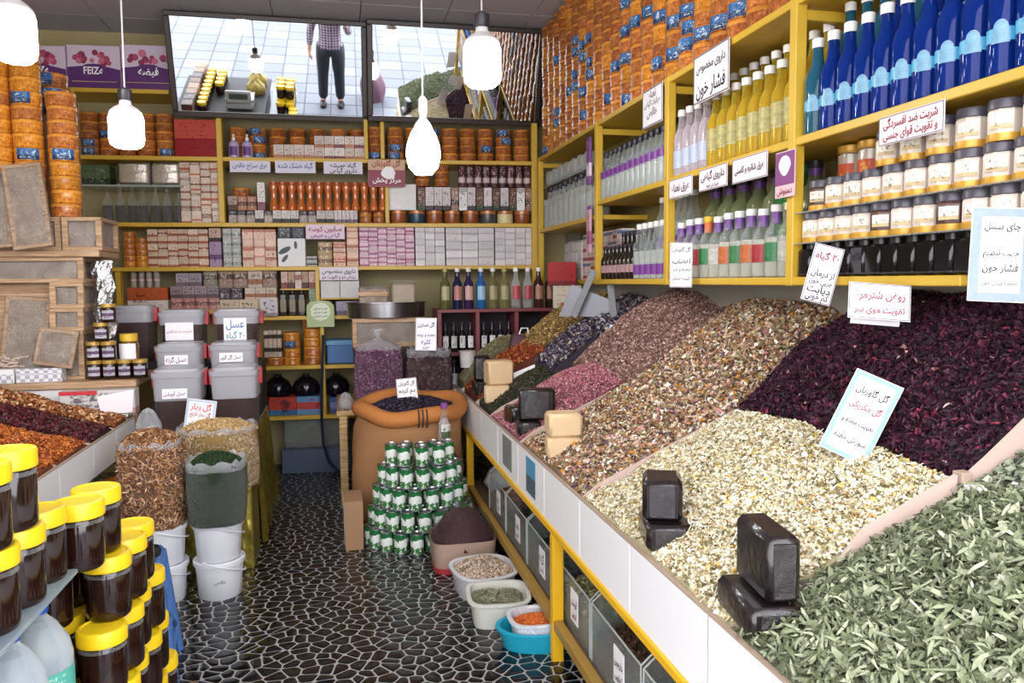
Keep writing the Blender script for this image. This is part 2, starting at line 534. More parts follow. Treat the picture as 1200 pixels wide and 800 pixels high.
# pavement outside the open shop front (seen in the leaning mirror)
pav = struct('floor_outside', MB().box(-6, 6, -7, YFRONT, -.05, -.004).mesh('floor_pavement', mat('pave_joint', '484a50', .7), False))
pt = [MB().bev(-.193, .193, -.193, .193, -.004, .004, .004).mesh('paving_tile', mat('paving_%d' % i, c, .6, noise=(25, .2)), False) for i, c in enumerate(('666b76', '5f6470', '70747e'))]
for i in range(-8, 7):
    for j in range(15): link('paving_tile', RND.choice(pt), pav, T(i*.4, YFRONT-.2-j*.4, 0))
CREAM = mat('cream_wall', 'b9a878', .6, noise=(2, .15))
struct('wall_back', MB().box(-3.2, 2.4, .36, .46, 0, CEIL+.1).mesh('wall_back', CREAM, False), FB)
struct('wall_right', MB().box(XR, XR+.12, YFRONT, 6.3, 0, CEIL+.1).mesh('wall_right', mat('grey_wall', 'b3b0a6', .6, noise=(3, .15)), False))
struct('wall_left', MB().box(XL-.12, XL, YFRONT, 6.9, 0, CEIL+.1).mesh('wall_left', CREAM, False))
ceiling = struct('ceiling', MB().box(XL-.12, XR+.12, YFRONT, 6.8, CEIL+.012, CEIL+.12).mesh('ceiling', mat('ceiling_joint', '8c8890', .8), False))
CT = mat('ceiling_tile', 'c4c0c8', .7, noise=(2, .12), vary=.06)
ctm = MB().bev(-.297, .297, -.297, .297, 0, .014, .003).mesh('ceiling_tile', CT, False)
for i in range(8):
    for j in range(10): link('ceiling_tile', ctm, ceiling, T(XL+.30+i*.6-.06, .95+j*.6, CEIL))
struct('wall_front', MB().box(XL-.12, XR+.12, YFRONT-.15, YFRONT, 2.9, CEIL+.12).mesh('wall_fascia', mat('fascia', 'd8d8dc', .5), False))

# ================================================================== back shelving
zA, zB, zC, zD, zE, zF, zG = (sb(x, y)[1] for x, y in ((120,103),(350,185),(350,261),(350,312),(350,370),(355,428),(355,487)))
BD = .34
bs = thing('wall_shelf', 'yellow wooden shelving covering the whole back wall', 'shelf', FB)
def bboard(x0, x1, z, th=.03, d=BD):
    u0, u1 = sb(x0, 300)[0], sb(x1, 300)[0]
    link('shelf_board', MB().bev(u0, u1, 0, d, z-th, z, .003).mesh('shelf_board', YEL, False), bs)
def bup(x, z0, z1, w=.035, d=.05):
    u = sb(x, 300)[0]
    link('upright', MB().bev(u-w/2, u+w/2, -.006, d, z0, z1, .003).mesh('upright', YEL, False), bs)
bboard(38, 206, zA); bboard(80, 634, zB); bboard(80, 634, zC); bboard(118, 634, zD); bboard(260, 428, zE); bboard(280, 428, zF); bboard(295, 424, zG)
ZM = 2.66
for x, a, b, w in ((262, zC, ZM+.03, .04), (432, zB, ZM, .03), (451, zB, ZM, .03), (455, zC, zB-.03, .03), (627, 1.42, ZM, .045), (137, zE-.2, zD-.03, .035), (371, zE, zD-.03, .03), (375, zG, zE-.03, .03), (300, 0, zE, .03), (424, 0, zE, .03), (95, zB, zA, .02)):
    bup(x, a, b, w)
link('back_panel', MB().box(sb(80,300)[0], sb(640,300)[0], BD, BD+.012, 0, zA-.03).mesh('back_panel', mat('shelf_back', '9a8e68', .7, noise=(3, .15)), False), bs)

# leaning mirror of two panes in dark frames, hung under the ceiling
MIR = mat('mirror_glass', 'eef2f4', .015, metal=1.0)
TAU = radians(17.9)
for x0, x1, lb in ((205, 431, 'wide leaning wall mirror that shows the man in the doorway'), (431, 633, 'leaning wall mirror that shows the herb heaps, beside the wider mirror')):
    a = sb(x0, 140)[0]; b = sb(x1, 140)[0]; w = b-a; H = .70
    # hung square to the aisle: its own yaw differs a little from the wall's
    c = FB @ Vector(((a+b)/2, -.0, 2.645))
    if x0 > 300: c.y += .012
    r = thing('wall_mirror', lb, 'mirror', T(c.x, c.y, c.z) @ RZ(radians(-.6)) @ RX(TAU), 'mirrors under the ceiling')
    link('mirror_pane', MB().box(-w/2+.03, w/2-.03, -.006, .004, .03, H-.03).mesh('mirror_pane', MIR, False), r)
    fr = MB()
    for q in ((-w/2, w/2, 0, .04), (-w/2, w/2, H-.035, H), (-w/2, -w/2+.04, .04, H-.035), (w/2-.04, w/2, .04, H-.035)): fr.bev(q[0], q[1], -.018, .02, q[2], q[3], .005)
    link('frame', fr.mesh('frame', DARKWOOD, False), r)
    link('backing', MB().box(-w/2+.01, w/2-.01, .006, .016, .01, H-.01).mesh('backing', DARKWOOD, False), r)
# ================================================================== stock on the back shelves
# ---- round printed sweet tins
TINS = [tin_mat('tin_orange', 'b86c34', 'd49a54', '80441f'), tin_mat('tin_amber', 'd08428', 'e8b054', 'a0581c'), tin_mat('tin_red', 'a45a2a', 'c88a4c', '6c3418'), tin_mat('tin_copper', '9c5a30', 'c98a50', '5c2c16')]
TINLID = mat('tin_lid', 'c9772e', .3, metal=.3, noise=(30, .5), vary=.3)
BLUEPIC = print_mat('tin_picture', '2f5f96', '20375c', 'cfe2ee', 0, .4, 10)
def tin_proto(r=.0735, h=.072, k=0):
    prof = [(0,0), (r*.95,0), (r,.004), (r*.975,.007), (r*.975,h*.68), (r,h*.70), (r,h*.95), (r*.96,h), (r*.90,h*.985), (0,h*.985)]
    return MB().lathe(prof, 18, 0, mis=[0]*6+[1]*3).mesh('tin', [TINS[k], TINLID])
TIN = [tin_proto(k=k) for k in range(4)]
TINPIC = MB().lathe([(.0752,.008), (.0752,.066)], 6, a0=-pi/2-.72, sweep=1.44).mesh('picture_label', BLUEPIC)
def tin(M, label, group, k=None, pic=None, scale=1.0):
    k = RND.choice((0,0,1,1,2)) if k is None else k
    a = RND.uniform(-.5, .5)
    pic = RND.random() < .17 if pic is None else pic
    Mt = M @ RZ(a) @ Matrix.Scale(scale, 4)
    if pic:
        r = thing('sweet_tin', label, 'tin', Mt, group); link('tin_body', TIN[k], r); link('picture_label', TINPIC, r); return r
    return put(TIN[k], 'sweet_tin', label, 'tin', Mt, group)
def tin_stack(x, zs, n, label, group, off=.10, scale=.86, kk=None, F=FB, u=None):
    u = sb(x, 300)[0] if u is None else u
    for i in range(n):
        tin(F @ T(u+RND.uniform(-.0015,.0015), off+RND.uniform(-.004,.004), zs+i*.072*scale), label, group, None if kk is None else RND.choice(kk), None, scale)
LB = 'round orange printed sweet tin in a stack on the shelf left of the red carton'
for x, n in ((107,5),(129,5),(151,5),(173,5),(195,5)): tin_stack(x, zB, n, LB, 'sweet tins on the upper left shelf', kk=(2,2,3,0))
LB = 'round orange sweet tin standing behind the pump bottles and small white cartons'
for x in (277, 301, 325, 349, 373, 397, 420): tin_stack(x, zB, 4, LB, 'sweet tins behind the pump bottles', off=.22, kk=(0,2))
LB = 'round copper orange sweet tin stacked on the shelf under the right mirror'
for x in (443, 466, 488, 509, 530, 551, 572, 593, 614): tin_stack(x, zB, 4, LB, 'sweet tins under the right mirror', kk=(0,2,3,2))

# ---- cartons
def carton(w, d, h, mt, name='carton', b=.002): return MB().bev(-w/2, w/2, 0, d, 0, h, b).mesh(name, mt, False)
def bgrid(x0, x1, ytop, zs, cols, rows, mats, name, label, group, depth=.09, off=.03, miss=0, cat='box', jit=.006):
    u0, u1 = sb(x0, 300)[0], sb(x1, 300)[0]
    zt = sb((x0+x1)/2, ytop)[1]
    w = (u1-u0)/cols; h = (zt-zs)/rows
    ms = [carton(w-.003, depth, h, mm, name) for mm in mats]
    for c in range(cols):
        for r in range(rows):
            if miss and r == rows-1 and RND.random() < miss: continue
            put(RND.choice(ms), name, label, cat, FB @ T(u0+(c+.5)*w, off+RND.uniform(0, jit), zs+r*h), group)
def bbox(x0, x1, ytop, zs, mt, name, label, depth=.12, off=.03, cat='box', group=None):
    u0, u1 = sb(x0, 300)[0], sb(x1, 300)[0]; zt = sb((x0+x1)/2, ytop)[1]
    return put(carton(u1-u0, depth, zt-zs, mt, name), name, label, cat, FB @ T((u0+u1)/2, off, zs), group)
# rose-printed purple cartons on the top shelf
PURP = mat('carton_purple', '5c2a6e', .4); LILAC = mat('carton_lilac', 'd9c8dc', .4)
ROSE = [mat('rose_%d' % i, c, .5) for i, c in enumerate(('b8446a', '8e2f52', 'd0708c'))]
GOLDLINE = mat('gold_line', 'c9b074', .4)
for i, (x0, x1, s) in enumerate(((14, 76, 'FEIZ\ufeea'), (77.5, 140, 'FEIZ\ufeea'), (141.5, 204, 'فیضه'))):
    u0, u1 = sb(x0, 80)[0], sb(x1, 80)[0]; zt = sb((x0+x1)/2, 52)[1]; h = zt-zA; w = u1-u0
    lab = 'purple rose carton with rounded logo, under the hanging bulb cord' if i == 1 else ('purple rose carton with Persian logo beside the mirror' if i == 2 else 'purple rose carton standing above the tall tin stacks')
    r = thing('tea_carton', lab, 'box', FB @ T((u0+u1)/2, .02, zA), 'rose cartons on the top shelf')
    link('carton_body', MB().bev(-w/2, w/2, 0, .24, 0, h, .003).mesh('carton_body', LILAC, False), r)
    mm = MB().prism([(-w/2+.001, .001), (w/2-.001, .001), (w/2-.001, h*.44), (w*.2, h*.52), (0, h*.42), (-w*.2, h*.52), (-w/2+.001, h*.48)], -.0012, .001)
    link('purple_band', mm.mesh('purple_band', PURP, False), r)
    fl = MB(); rr = random.Random(i)
    for k in range(16):
        a = rr.uniform(-.36, .36)*w; b = h*(.62 + rr.uniform(-.06, .24)*(1-abs(a)/w*1.6)); q = rr.uniform(.016, .028)
        fl.lathe([(q, -.0012), (q*.8, .004), (q*.3, .005), (0, .003)], 9, k % 3, M=T(a, -.003, b) @ RX(pi/2))
    link('rose_print', fl.mesh('rose_print', ROSE, False), r)
    ov = MB(); n = 20
    ov.prism([(w*.24*math.copysign(abs(cos(2*pi*k/n))**.7, cos(2*pi*k/n)), h*.42+h*.15*sin(2*pi*k/n)) for k in range(n)], -.007, -.001)
    link('logo_plate', ov.mesh('logo_plate', PURP, False), r)
    lettering(r, s, 0, h*.40, .085, 'white', y=-.0078, maxw=w*.38, bold=.02)
    link('gold_line', MB().box(-w*.42, w*.42, -.0022, .0, h*.15, h*.165).mesh('gold_line', GOLDLINE, False), r)
# red picture carton
REDC = print_mat('red_carton', 'b44a3c', '8c1e22', '6c1418', 0, .5, 9, blot=.58)
bbox(209, 258, 139, zB, REDC, 'gift_carton', 'red printed gift carton standing beside the lilac pump bottles', .14, .03)
# two lilac pump bottles
PB = [('bottle_body', MB().lathe([(0,0),(.028,0),(.03,.006),(.03,.10),(.024,.118),(.011,.126),(.011,.135)], 14, sx=1.25).mesh('bottle_body', mat('lilac_plastic', 'b9a7cc', .35))),
      ('pump_cap', MB().lathe([(.013,.132),(.013,.15),(.006,.152),(.006,.168),(.010,.169),(.010,.176),(0,.177)], 10).mesh('pump_cap', mat('white_plastic', 'e9e9ec', .35))),
      ('label', MB().lathe([(.0305,.02),(.0305,.085)], 8, sx=1.25, a0=-pi/2-.8, sweep=1.6).mesh('label', mat('violet_label', '6a3c86', .4, noise=(40,.6))))]
for x in (272, 288): put(PB, 'pump_bottle', 'lilac pump bottle with violet label beside the red carton', 'bottle', FB @ T(sb(x,180)[0], .07, zB), 'two lilac pump bottles')
WB = [print_mat('carton_white_%d' % i, b, a, d, 0, .3, 16) for i, (b, a, d) in enumerate((('ddd3cc', 'b56a54', '54323a'), ('e4dcd8', '8a5a62', '3c2c34'), ('d8ccc4', 'c08a70', '6a4438')))]
LB = 'small white printed carton in front of the orange tins, near the pump bottles'
bgrid(323, 371, 168, zB, 4, 1, WB, 'small_carton', LB, 'small white cartons under the wide mirror', .08, .05)
bgrid(371, 430, 158, zB, 5, 2, WB, 'small_carton', LB, 'small white cartons under the wide mirror', .08, .05)
u = sb(333, 150)[0]

# ---- shelf between zC and zB, left part
FOIL = mat('foil_pack', 'cfc6ba', .25, metal=.5, bump=(30, .6, .01), noise=(12, .5))
zH = sb(170, 216)[1]
link('shelf_board', MB().bev(sb(92,200)[0], sb(212,200)[0], .02, BD, zH-.015, zH, .002).mesh('half_board', mat('glass_green', '9aa39a', .2), False), bs)
def pillow(w, d, h):
    b = MB(); n = 16
    R = []
    for k, s_ in ((0,.93),(.12,1.0),(.5,1.0),(.88,1.0),(1,.93)):
        R.append([(w/2*s_*math.copysign(abs(cos(2*pi*i/n))**.35, cos(2*pi*i/n)), d/2+d/2*(.55 if k in (0,1) else 1)*math.copysign(abs(sin(2*pi*i/n))**.6, sin(2*pi*i/n)), h*k) for i in range(n)])
    return b.rings(R)
for i, (x0, x1) in enumerate(((134, 172), (174, 209))):
    u0, u1 = sb(x0,200)[0], sb(x1,200)[0]
    put(pillow(u1-u0, .12, sb(150,188)[1]-zH).mesh('foil_pack', FOIL), 'foil_pack', 'shiny foil sealed pack lying on the upper left shelf', 'pack', FB @ T((u0+u1)/2, .04, zH), 'foil packs')
bbox(95, 131, 192, zH, print_mat('green_pack', '4c5a40', '2c3828', '8a9a7c'), 'green_pack', 'dark green printed pack beside the foil packs', .12, .04)
CLEAR = glass('clear_glass', 'e6ecec', .06, .04, edge=.38)
CLEARP = glass('clear_plastic', 'e8eaee', .14, .10, edge=.5)
def bottle_profile(h, r, nr, sh=.58, nk=.8):
    return [(0,.0), (r*.92,0), (r,.01), (r,h*sh), (r*.9,h*(sh+.07)), (r*.55,h*(sh+.16)), (nr*1.1,h*nk), (nr,h*.94), (nr,h*.97)]
SAFF = [('bottle_body', MB().lathe(bottle_profile(.275, .036, .011, .5, .72), 14).mesh('bottle_body', CLEAR)),
        ('contents', MB().lathe([(0,.004),(.033,.004),(.033,.125),(0,.13)], 12).mesh('contents', mat('dark_herb', '3a221c', .7, noise=(120,.6)))),
        ('cap', MB().lathe([(.013,.262),(.013,.282),(0,.283)], 10).mesh('cap', mat('cream_cap', 'cfc59a', .4)))]
for x in (122, 137, 151, 164, 179, 193, 207): put(SAFF, 'glass_bottle', 'clear long-necked glass bottle half filled with dark herb', 'bottle', FB @ T(sb(x,250)[0], .08, zC), 'seven half-filled bottles on the left shelf')
BEI = [print_mat('carton_beige_%d' % i, b, a, d, lo, hi, 13) for i, (b, a, d, lo, hi) in enumerate((('d8c4b0', 'b8604c', '8c6c50', .0, .3), ('cfc0b4', '9c7c68', 'e8e0d8', .6, .95), ('dccab8', 'c07058', 'a08468', .3, .55), ('c8b4a4', '8c5848', 'efe6dc', .0, .25)))]
bgrid(212, 260, 189, zC, 4, 8, BEI, 'tea_packet', 'small beige and red tea packet stacked beside the half-filled bottles', 'tea packets left of the upright', .09, .05)
# middle compartment: a row of waisted amber bottles with small cartons beneath
AMB = mat('amber_syrup', 'c0662c', .18, coat=.6)
WAIST = [('bottle_body', MB().lathe([(0,0),(.030,0),(.033,.006),(.033,.03),(.024,.075),(.022,.10),(.027,.14),(.033,.165),(.033,.185),(.028,.19)], 14).mesh('bottle_body', AMB)),
         ('cap', MB().lathe([(.029,.186),(.031,.19),(.031,.212),(0,.214)], 14).mesh('cap', mat('amber_cap', 'b8562a', .35, noise=(20,.3))))]
zI = sb(350, 246)[1]
bgrid(268, 392, 246, zC, 12, 1, [print_mat('carton_bw', 'cfc8c4', '3a3438', '262228', 0, .35, 18), print_mat('carton_bw2', '9c8c84', '2c262a', 'e0dad4', .6, 1, 18)], 'small_carton', 'small black and white carton under the waisted amber bottles', 'small cartons under the amber bottles', .11, .03)
bgrid(392, 420, 246, zC, 6, 1, [print_mat('carton_tall_w', 'd8d0d0', '7a6a7c', '443a44', 0, .3, 18)], 'small_carton', 'narrow pale carton under the waisted amber bottles', 'narrow cartons under the amber bottles', .11, .03)
for x in (428, 444): 
    put(tin_proto(.049, sb(400,247)[1]-zC, 3), 'sweet_tin', 'low copper tin under the waisted amber bottles', 'tin', FB @ T(sb(x,250)[0], .09, zC), 'low copper tins')
for i in range(13): put(WAIST, 'syrup_bottle', 'waisted amber syrup bottle standing in the long row', 'bottle', FB @ T(sb(319.5+i*10.75, 240)[0], .075, zI), 'thirteen amber syrup bottles')
bgrid(268, 302, 229, zI, 3, 1, [print_mat('carton_mix0', 'b89c8c', '5c4038', '2c2024', 0, .4, 14), print_mat('carton_mix1', '9c6a50', '5a3426', 'd8c0ac', .3, .6, 14)], 'small_carton', 'brown printed carton at the left end of the amber bottles', 'brown cartons beside the amber bottles', .1, .03)
tin(FB @ T(sb(280,220)[0], .09, sb(285,229)[1]), 'single copper tin on the brown cartons near the amber bottles', None, 3, False, .85)
bbox(303, 312, 213, zI, WB[1], 'narrow_carton', 'narrow white upright carton beside the waisted amber bottles', .06, .03)
# hanging shelf signs of the middle compartment
SG = 'paper signs hung along the back shelf'
for x0, x1, y0, y1, t1, t2 in ((269, 317, 188, 202, 'عرق سراج خالص', None), (322, 370, 188, 203, 'گیاه خشک شده', None), (379, 425, 189, 204, 'گیاه همیشه', 'داروی گیاهی')):
    u0, za = sb(x0, y0, -.02); u1, zb = sb(x1, y1, -.02)
    lab = {'عرق سراج خالص': 'white paper sign with blue lettering hung above the brown cartons', 'گیاه خشک شده': 'white paper sign with dark lettering above the middle amber bottles', 'گیاه همیشه': 'white two-line paper sign hung above the amber bottles near the red poster'}[t1]
    ln = [(t1, .58, .075, 'blue' if t2 is None else 'black')]
    if t2: ln = [(t1, .68, .06, 'black'), (t2, .25, .04, 'black')]
    card_sign(FB @ T((u0+u1)/2, -.02, zb), u1-u0, za-zb, ln, lab, SG, name='shelf_sign', bg=mat('sign_pale', 'd6d2e0', .5))
u0, za = sb(431, 187, -.03); u1, zb = sb(475, 219, -.03)
r = card_sign(FB @ T((u0+u1)/2, -.03, zb), u1-u0, za-zb, [('گل گاوزبان', .86, .05, 'maroon'), ('مرکز پخش', .25, .05, 'white')], 'square maroon poster with white portrait shape hung on the shelf', None, name='poster', bg=mat('poster_tan', 'c9a486', .5))
w, h = u1-u0, za-zb
link('maroon_field', MB().box(-w/2+.002, w/2-.002, -.001, .0005, .002, h*.62).mesh('maroon_field', mat('poster_maroon', '8c3048', .5, noise=(20,.2)), False), r)
link('portrait_shape', MB().prism([(w*.05+w*.19*cos(k*pi/8)*(1+.12*sin(5*k)), h*.52+h*.24*sin(k*pi/8)) for k in range(16)], -.0022, .0).mesh('portrait_shape', PAPER, False), r)
# right compartment
zJ = sb(540, 246)[1]; zK = sb(575, 218)[1]
PJ = mat('copper_jar', '9a5630', .25, noise=(25,.5), vary=.4)
def lowjar(x, label, group, mt):
    h = zJ-zC
    put([('jar_body', MB().lathe([(0,0),(.06,0),(.063,.006),(.063,h*.72),(.06,h*.75)], 16).mesh('jar_body', mt)), ('lid', MB().lathe([(.063,h*.74),(.0635,h*.76),(.0635,h*.98),(0,h)], 16).mesh('lid', mat('copper_lid', 'b87848', .3, metal=.2)))], 'low_jar', label, 'jar', FB @ T(sb(x,250)[0], .09, zC), group)
for x in (467, 510, 531, 553, 614): lowjar(x, 'low round copper coloured jar at the bottom of the right compartment', 'low copper jars', PJ)
lowjar(489, 'low round blue printed jar between copper jars', None, mat('blue_jar', '2c4860', .3, noise=(30,.5)))
lowjar(573.4, 'low round dark grey jar between copper jars', None, mat('grey_jar', '4c4a50', .3, noise=(30,.5)))
lowjar(593.7, 'low round cream jar between copper jars', None, mat('cream_jar', 'd8cf9c', .35))
bbox(457, 489, 215, zJ, mat('white_wrap', 'dad6d6', .3, noise=(16,.35), bump=(20,.5,.01)), 'wrapped_pack', 'white crinkled wrapped pack standing under the maroon poster', .09, .03)
TC = [print_mat('tall_carton_%d' % i, b, a, d, lo, hi, 14) for i, (b, a, d, lo, hi) in enumerate((('5a3a34', '2e3a24', 'c8b8a0', 0, .25), ('d8d0d0', '443c44', '4c444c', .0, .2), ('8c6a5c', '4c3028', 'e0d4c8', .2, .5), ('efefef', 'b8b0b0', '3c343c', .8, 1)))]
bgrid(490, 626, 219, zJ, 14, 1, TC, 'tall_carton', 'tall narrow printed carton standing above the low copper jars', 'tall cartons above the low jars', .08, .03)
for x in (497, 520): tin_stack(x, zK, 3, 'copper tin on top of the tall cartons beside the dark cans', 'copper tins over the tall cartons', off=.09, scale=.80, kk=(3,))
DC = [('can_body', MB().lathe([(0,0),(.027,0),(.028,.004),(.028,.155),(.024,.162),(0,.163)], 12).mesh('can_body', print_mat('dark_can', '4a2430', 'c8b4b4', 'd8c8c8', .18, .42, 12)))]
for i in range(9): put(DC[0][1], 'dark_can', 'dark plum can with a pale band in the row of nine', 'can', FB @ T(sb(542+i*9.6, 210)[0], .06, zK), 'nine plum cans')
# ---- shelf zD..zC
tin_stack(147, zD, 6, 'amber sweet tin in a short stack at the left end of the beige cartons', 'tins beside beige cartons', off=.1, kk=(0,1), scale=.60)
tin_stack(162, zD, 5, 'amber sweet tin in a short stack at the left end of the beige cartons', 'tins beside beige cartons', off=.1, kk=(0,1), scale=.60)
BR = [print_mat('carton_tan_%d' % i, b, a, d, lo, hi, 12) for i, (b, a, d, lo, hi) in enumerate((('d2baa6', '9c5c44', '7c5440', .1, .45), ('dcc8b6', 'a86a50', '64443a', .0, .3), ('c4a894', '84483a', 'ecdccc', .35, .6)))]
bgrid(171, 243, 268, zD, 6, 5, BR, 'soap_carton', 'tan and brown soap carton in the block beside the mauve box', 'tan soap cartons', .09, .04)
bbox(244.5, 258.5, 283, zD, print_mat('mauve_box', 'a48aa4', '6c4c70', '4a3450', .3, .5), 'mauve_carton', 'tall mauve carton with a portrait carton on top', .09, .03)
bbox(244.5, 258.5, 267, sb(250,283)[1], print_mat('portrait_box', 'b8988c', '3c2a2a', '2c1e20', 0, .3), 'portrait_carton', 'dark portrait carton standing on the tall mauve carton', .09, .03)
bgrid(260, 281.5, 267, zD, 2, 4, [print_mat('silver_carton', 'a8a8a4', '7c8480', 'd8dcd8', .2, .5, 10, .25)], 'silver_carton', 'silver grey carton between the mauve and salmon cartons', 'silver cartons', .09, .04)
SAL = [print_mat('carton_salmon_%d' % i, b, a, d, lo, hi, 12) for i, (b, a, d, lo, hi) in enumerate((('dcb8a4', 'c48c74', 'f0e0d0', .0, .2), ('e0c0ae', 'b87c68', '8c5c50', .7, 1.0)))]
bgrid(283, 323, 268, zD, 3, 4, SAL, 'cream_carton', 'salmon pink carton stacked beside the white leaflet', 'salmon cartons', .09, .04)
bgrid(325, 357, 265, sb(340,279)[1], 2, 1, [print_mat('navy_box', '343844', '1e2430', 'c0b8b0', 0, .3)], 'navy_carton', 'small navy carton on top of the white leaflet pack', 'navy cartons', .08, .04)
r = bbox(325, 357.5, 279, zD, mat('leaflet_white', 'dcdcdc', .45), 'leaflet_pack', 'white pack with grey leaf drawing standing on the third shelf', .07, .03)
lf = MB()
for k, (a, b, q, s_) in enumerate(((-.05, .12, .05, .5), (-.05, .06, .035, .9), (.03, .16, .03, 1.6))):
    lf.prism([(a+q*cos(t_*pi/6)*cos(s_)-q*.4*sin(t_*pi/6)*sin(s_), b+q*cos(t_*pi/6)*sin(s_)+q*.4*sin(t_*pi/6)*cos(s_)) for t_ in range(12)], -.0015, .001)
link('leaf_drawing', lf.mesh('leaf_drawing', mat('leaf_grey', '4c5458', .6), False), r)
u0, za = sb(358, 263, -.01); u1, zb = sb(404, 280, -.01)
card_sign(FB @ T((u0+u1)/2, -.01, zb), u1-u0, za-zb, [('صابون کوسه', .68, .06, 'maroon'), ('گیاهی و طبیعی', .25, .035, 'purple')], 'white and pink soap sign hung above the mixed cartons', SG, name='shelf_sign', bg=mat('sign_pink', 'e0c8d8', .5))
bgrid(358, 371, 300, zD, 1, 2, [print_mat('teal_box', 'b8b4b0', '3c4c50', '2a3034', .3, .6)], 'small_carton', 'small grey carton under the soap sign', 'grey cartons under the soap sign', .08, .04)
bgrid(372, 389, 283, zD, 1, 2, [print_mat('tan_kraft', 'a88c64', '6c5438', 'e4dcd0', .3, .6)], 'kraft_carton', 'kraft brown carton under the soap sign', 'kraft cartons', .08, .04)
bgrid(390, 405, 283, zD, 1, 5, [SAL[1], print_mat('coral_carton', 'd89c8c', 'b05c50', 'e8d4c8', .3, .6)], 'coral_carton', 'coral carton between the soap sign and the pink columns', 'coral cartons', .09, .04)
PK = [print_mat('carton_pink_%d' % i, b, a, d, lo, hi, 12) for i, (b, a, d, lo, hi) in enumerate((('dcc0cc', 'a86a8c', '8c4c70', .0, .35), ('e4d0d8', 'b87898', 'a05c84', .25, .6), ('d8b4c4', '9c5880', 'f0e4ea', .5, .8)))]
bgrid(406, 420, 263, zD, 1, 6, SAL, 'pink_carton', 'salmon pink carton at the head of the pink columns', 'salmon column', .09, .04)
bgrid(421, 486, 265, zD, 6, 7, PK, 'pink_carton', 'pink and white medicine carton in the block of columns', 'pink medicine cartons', .09, .04)
WT = [print_mat('carton_snow_%d' % i, b, a, d, lo, hi, 12, blot=.6) for i, (b, a, d, lo, hi) in enumerate((('d4d0d2', 'c0bcc2', '8c8890', .0, .2), ('dad6d8', 'b8b4bc', '9c98a4', .8, 1.0), ('ceccd0', 'c4a8b4', '908c98', .0, .12)))]
bgrid(487, 522, 264, zD, 3, 6, WT, 'white_carton', 'small white medicine carton next to the pink columns', 'narrow white cartons', .09, .04)
bgrid(523, 580, 264, zD, 3, 5, WT, 'white_carton', 'wide white medicine carton in the middle of the block', 'wide white cartons', .09, .04)
bgrid(581, 629, 264, zD, 4, 6, WT, 'white_carton', 'white medicine carton at the right end by the corner post', 'white cartons by the corner', .09, .04)
# ---- shelf zE..zD
zL = zE+.0
bgrid(195, 255, 349, sb(225,364)[1], 4, 1, [print_mat('flower_box', 'b07c74', '7c4c4c', 'e4ccc4', .4, .7)], 'flower_carton', 'reddish flower printed carton at the bottom of the left stacks', 'reddish cartons', .1, .05)
bboard(118, 262, sb(200,364)[1])
bgrid(195, 253, 335, sb(225,349)[1], 4, 1, [print_mat('grey_box_a', '9c8c90', '6c5c64', '2c2428', .0, .3)], 'grey_carton', 'grey carton with a dark motif in the row over the reddish cartons', 'grey motif cartons', .1, .05)
bgrid(202, 233, 320, sb(225,335)[1], 2, 1, [print_mat('grey_box_b', 'a89ca4', '78686f', '342c30', .0, .3)], 'grey_carton', 'greyish lilac carton on top of the grey motif cartons', 'lilac grey cartons', .1, .05)
bgrid(235, 252, 317, sb(225,335)[1], 1, 1, [print_mat('olive_box', '8c8474', '5c5448', 'd0c8b8', .4, .7)], 'olive_carton', 'olive grey carton beside the lilac grey cartons', None, .1, .05)
ORB = print_mat('orange_white', 'b85c34', 'd8d0cc', '6c2c1c', 0, .45, 6)
bbox(144, 192, 337, sb(200,364)[1], ORB, 'sweet_carton', 'flat orange and white carton above the honey boxes', .14, .05)
SJ = [('jar_body', MB().lathe([(0,0),(.02,0),(.022,.004),(.022,.045),(.018,.05)], 10).mesh('jar_body', mat('small_jar', 'b0a49c', .25, noise=(40,.5)))), ('lid', MB().lathe([(.022,.048),(.022,.064),(0,.065)], 10).mesh('lid', mat('pink_lid', 'cfb4b4', .35)))]
zM_ = sb(170, 337)[1]
for k in range(4):
    for q in range(2): put(SJ, 'cream_jar', 'tiny cream jar with pale lid stacked on the orange carton', 'jar', FB @ T(sb(152+k*9.3, 330)[0], .09, zM_+q*.065), 'tiny cream jars')
MX = [print_mat('mix_%d' % i, b, a, d, lo, hi, 11) for i, (b, a, d, lo, hi) in enumerate((('b89880', '5c3c34', '2c2022', 0, .35), ('d8d0c8', '3c3440', '6c5c5c', .0, .3), ('8c7060', '4c3428', 'd8c8b8', .5, .8), ('c8b8a8', 'a06848', '40302c', .2, .5), ('463c44', '2a2428', 'c8bcb8', .55, .8)))]
bgrid(254, 322, 351, zE, 3, 1, [print_mat('eyes_box', 'd0bca4', 'b09880', '3a2c2c', .0, .2, 14)], 'cosmetic_carton', 'cream carton with dark eye-like prints above the lowest left shelf', 'cream eye cartons', .1, .03)
bgrid(253, 282, 337, sb(270,351)[1], 2, 1, [MX[4]], 'cosmetic_carton', 'dark violet carton standing on the cream eye cartons', 'dark violet cartons', .1, .03)
bgrid(284, 322, 337, sb(300,351)[1], 3, 1, [MX[3]], 'cosmetic_carton', 'gold tan carton standing on the cream eye cartons', 'gold tan cartons', .1, .03)
bgrid(253.5, 323, 317, sb(285,337)[1], 4, 1, MX[:4], 'cosmetic_carton', 'mixed cosmetic carton in the uppermost row under the third shelf', 'mixed cosmetic cartons', .09, .03)
bbox(304, 324, 349, zE, print_mat('portrait_white', 'd0c8cc', '9c8c94', '1e1a20', 0, .2, 7), 'portrait_carton', 'pale carton printed with a dark haired portrait', .05, -.03)
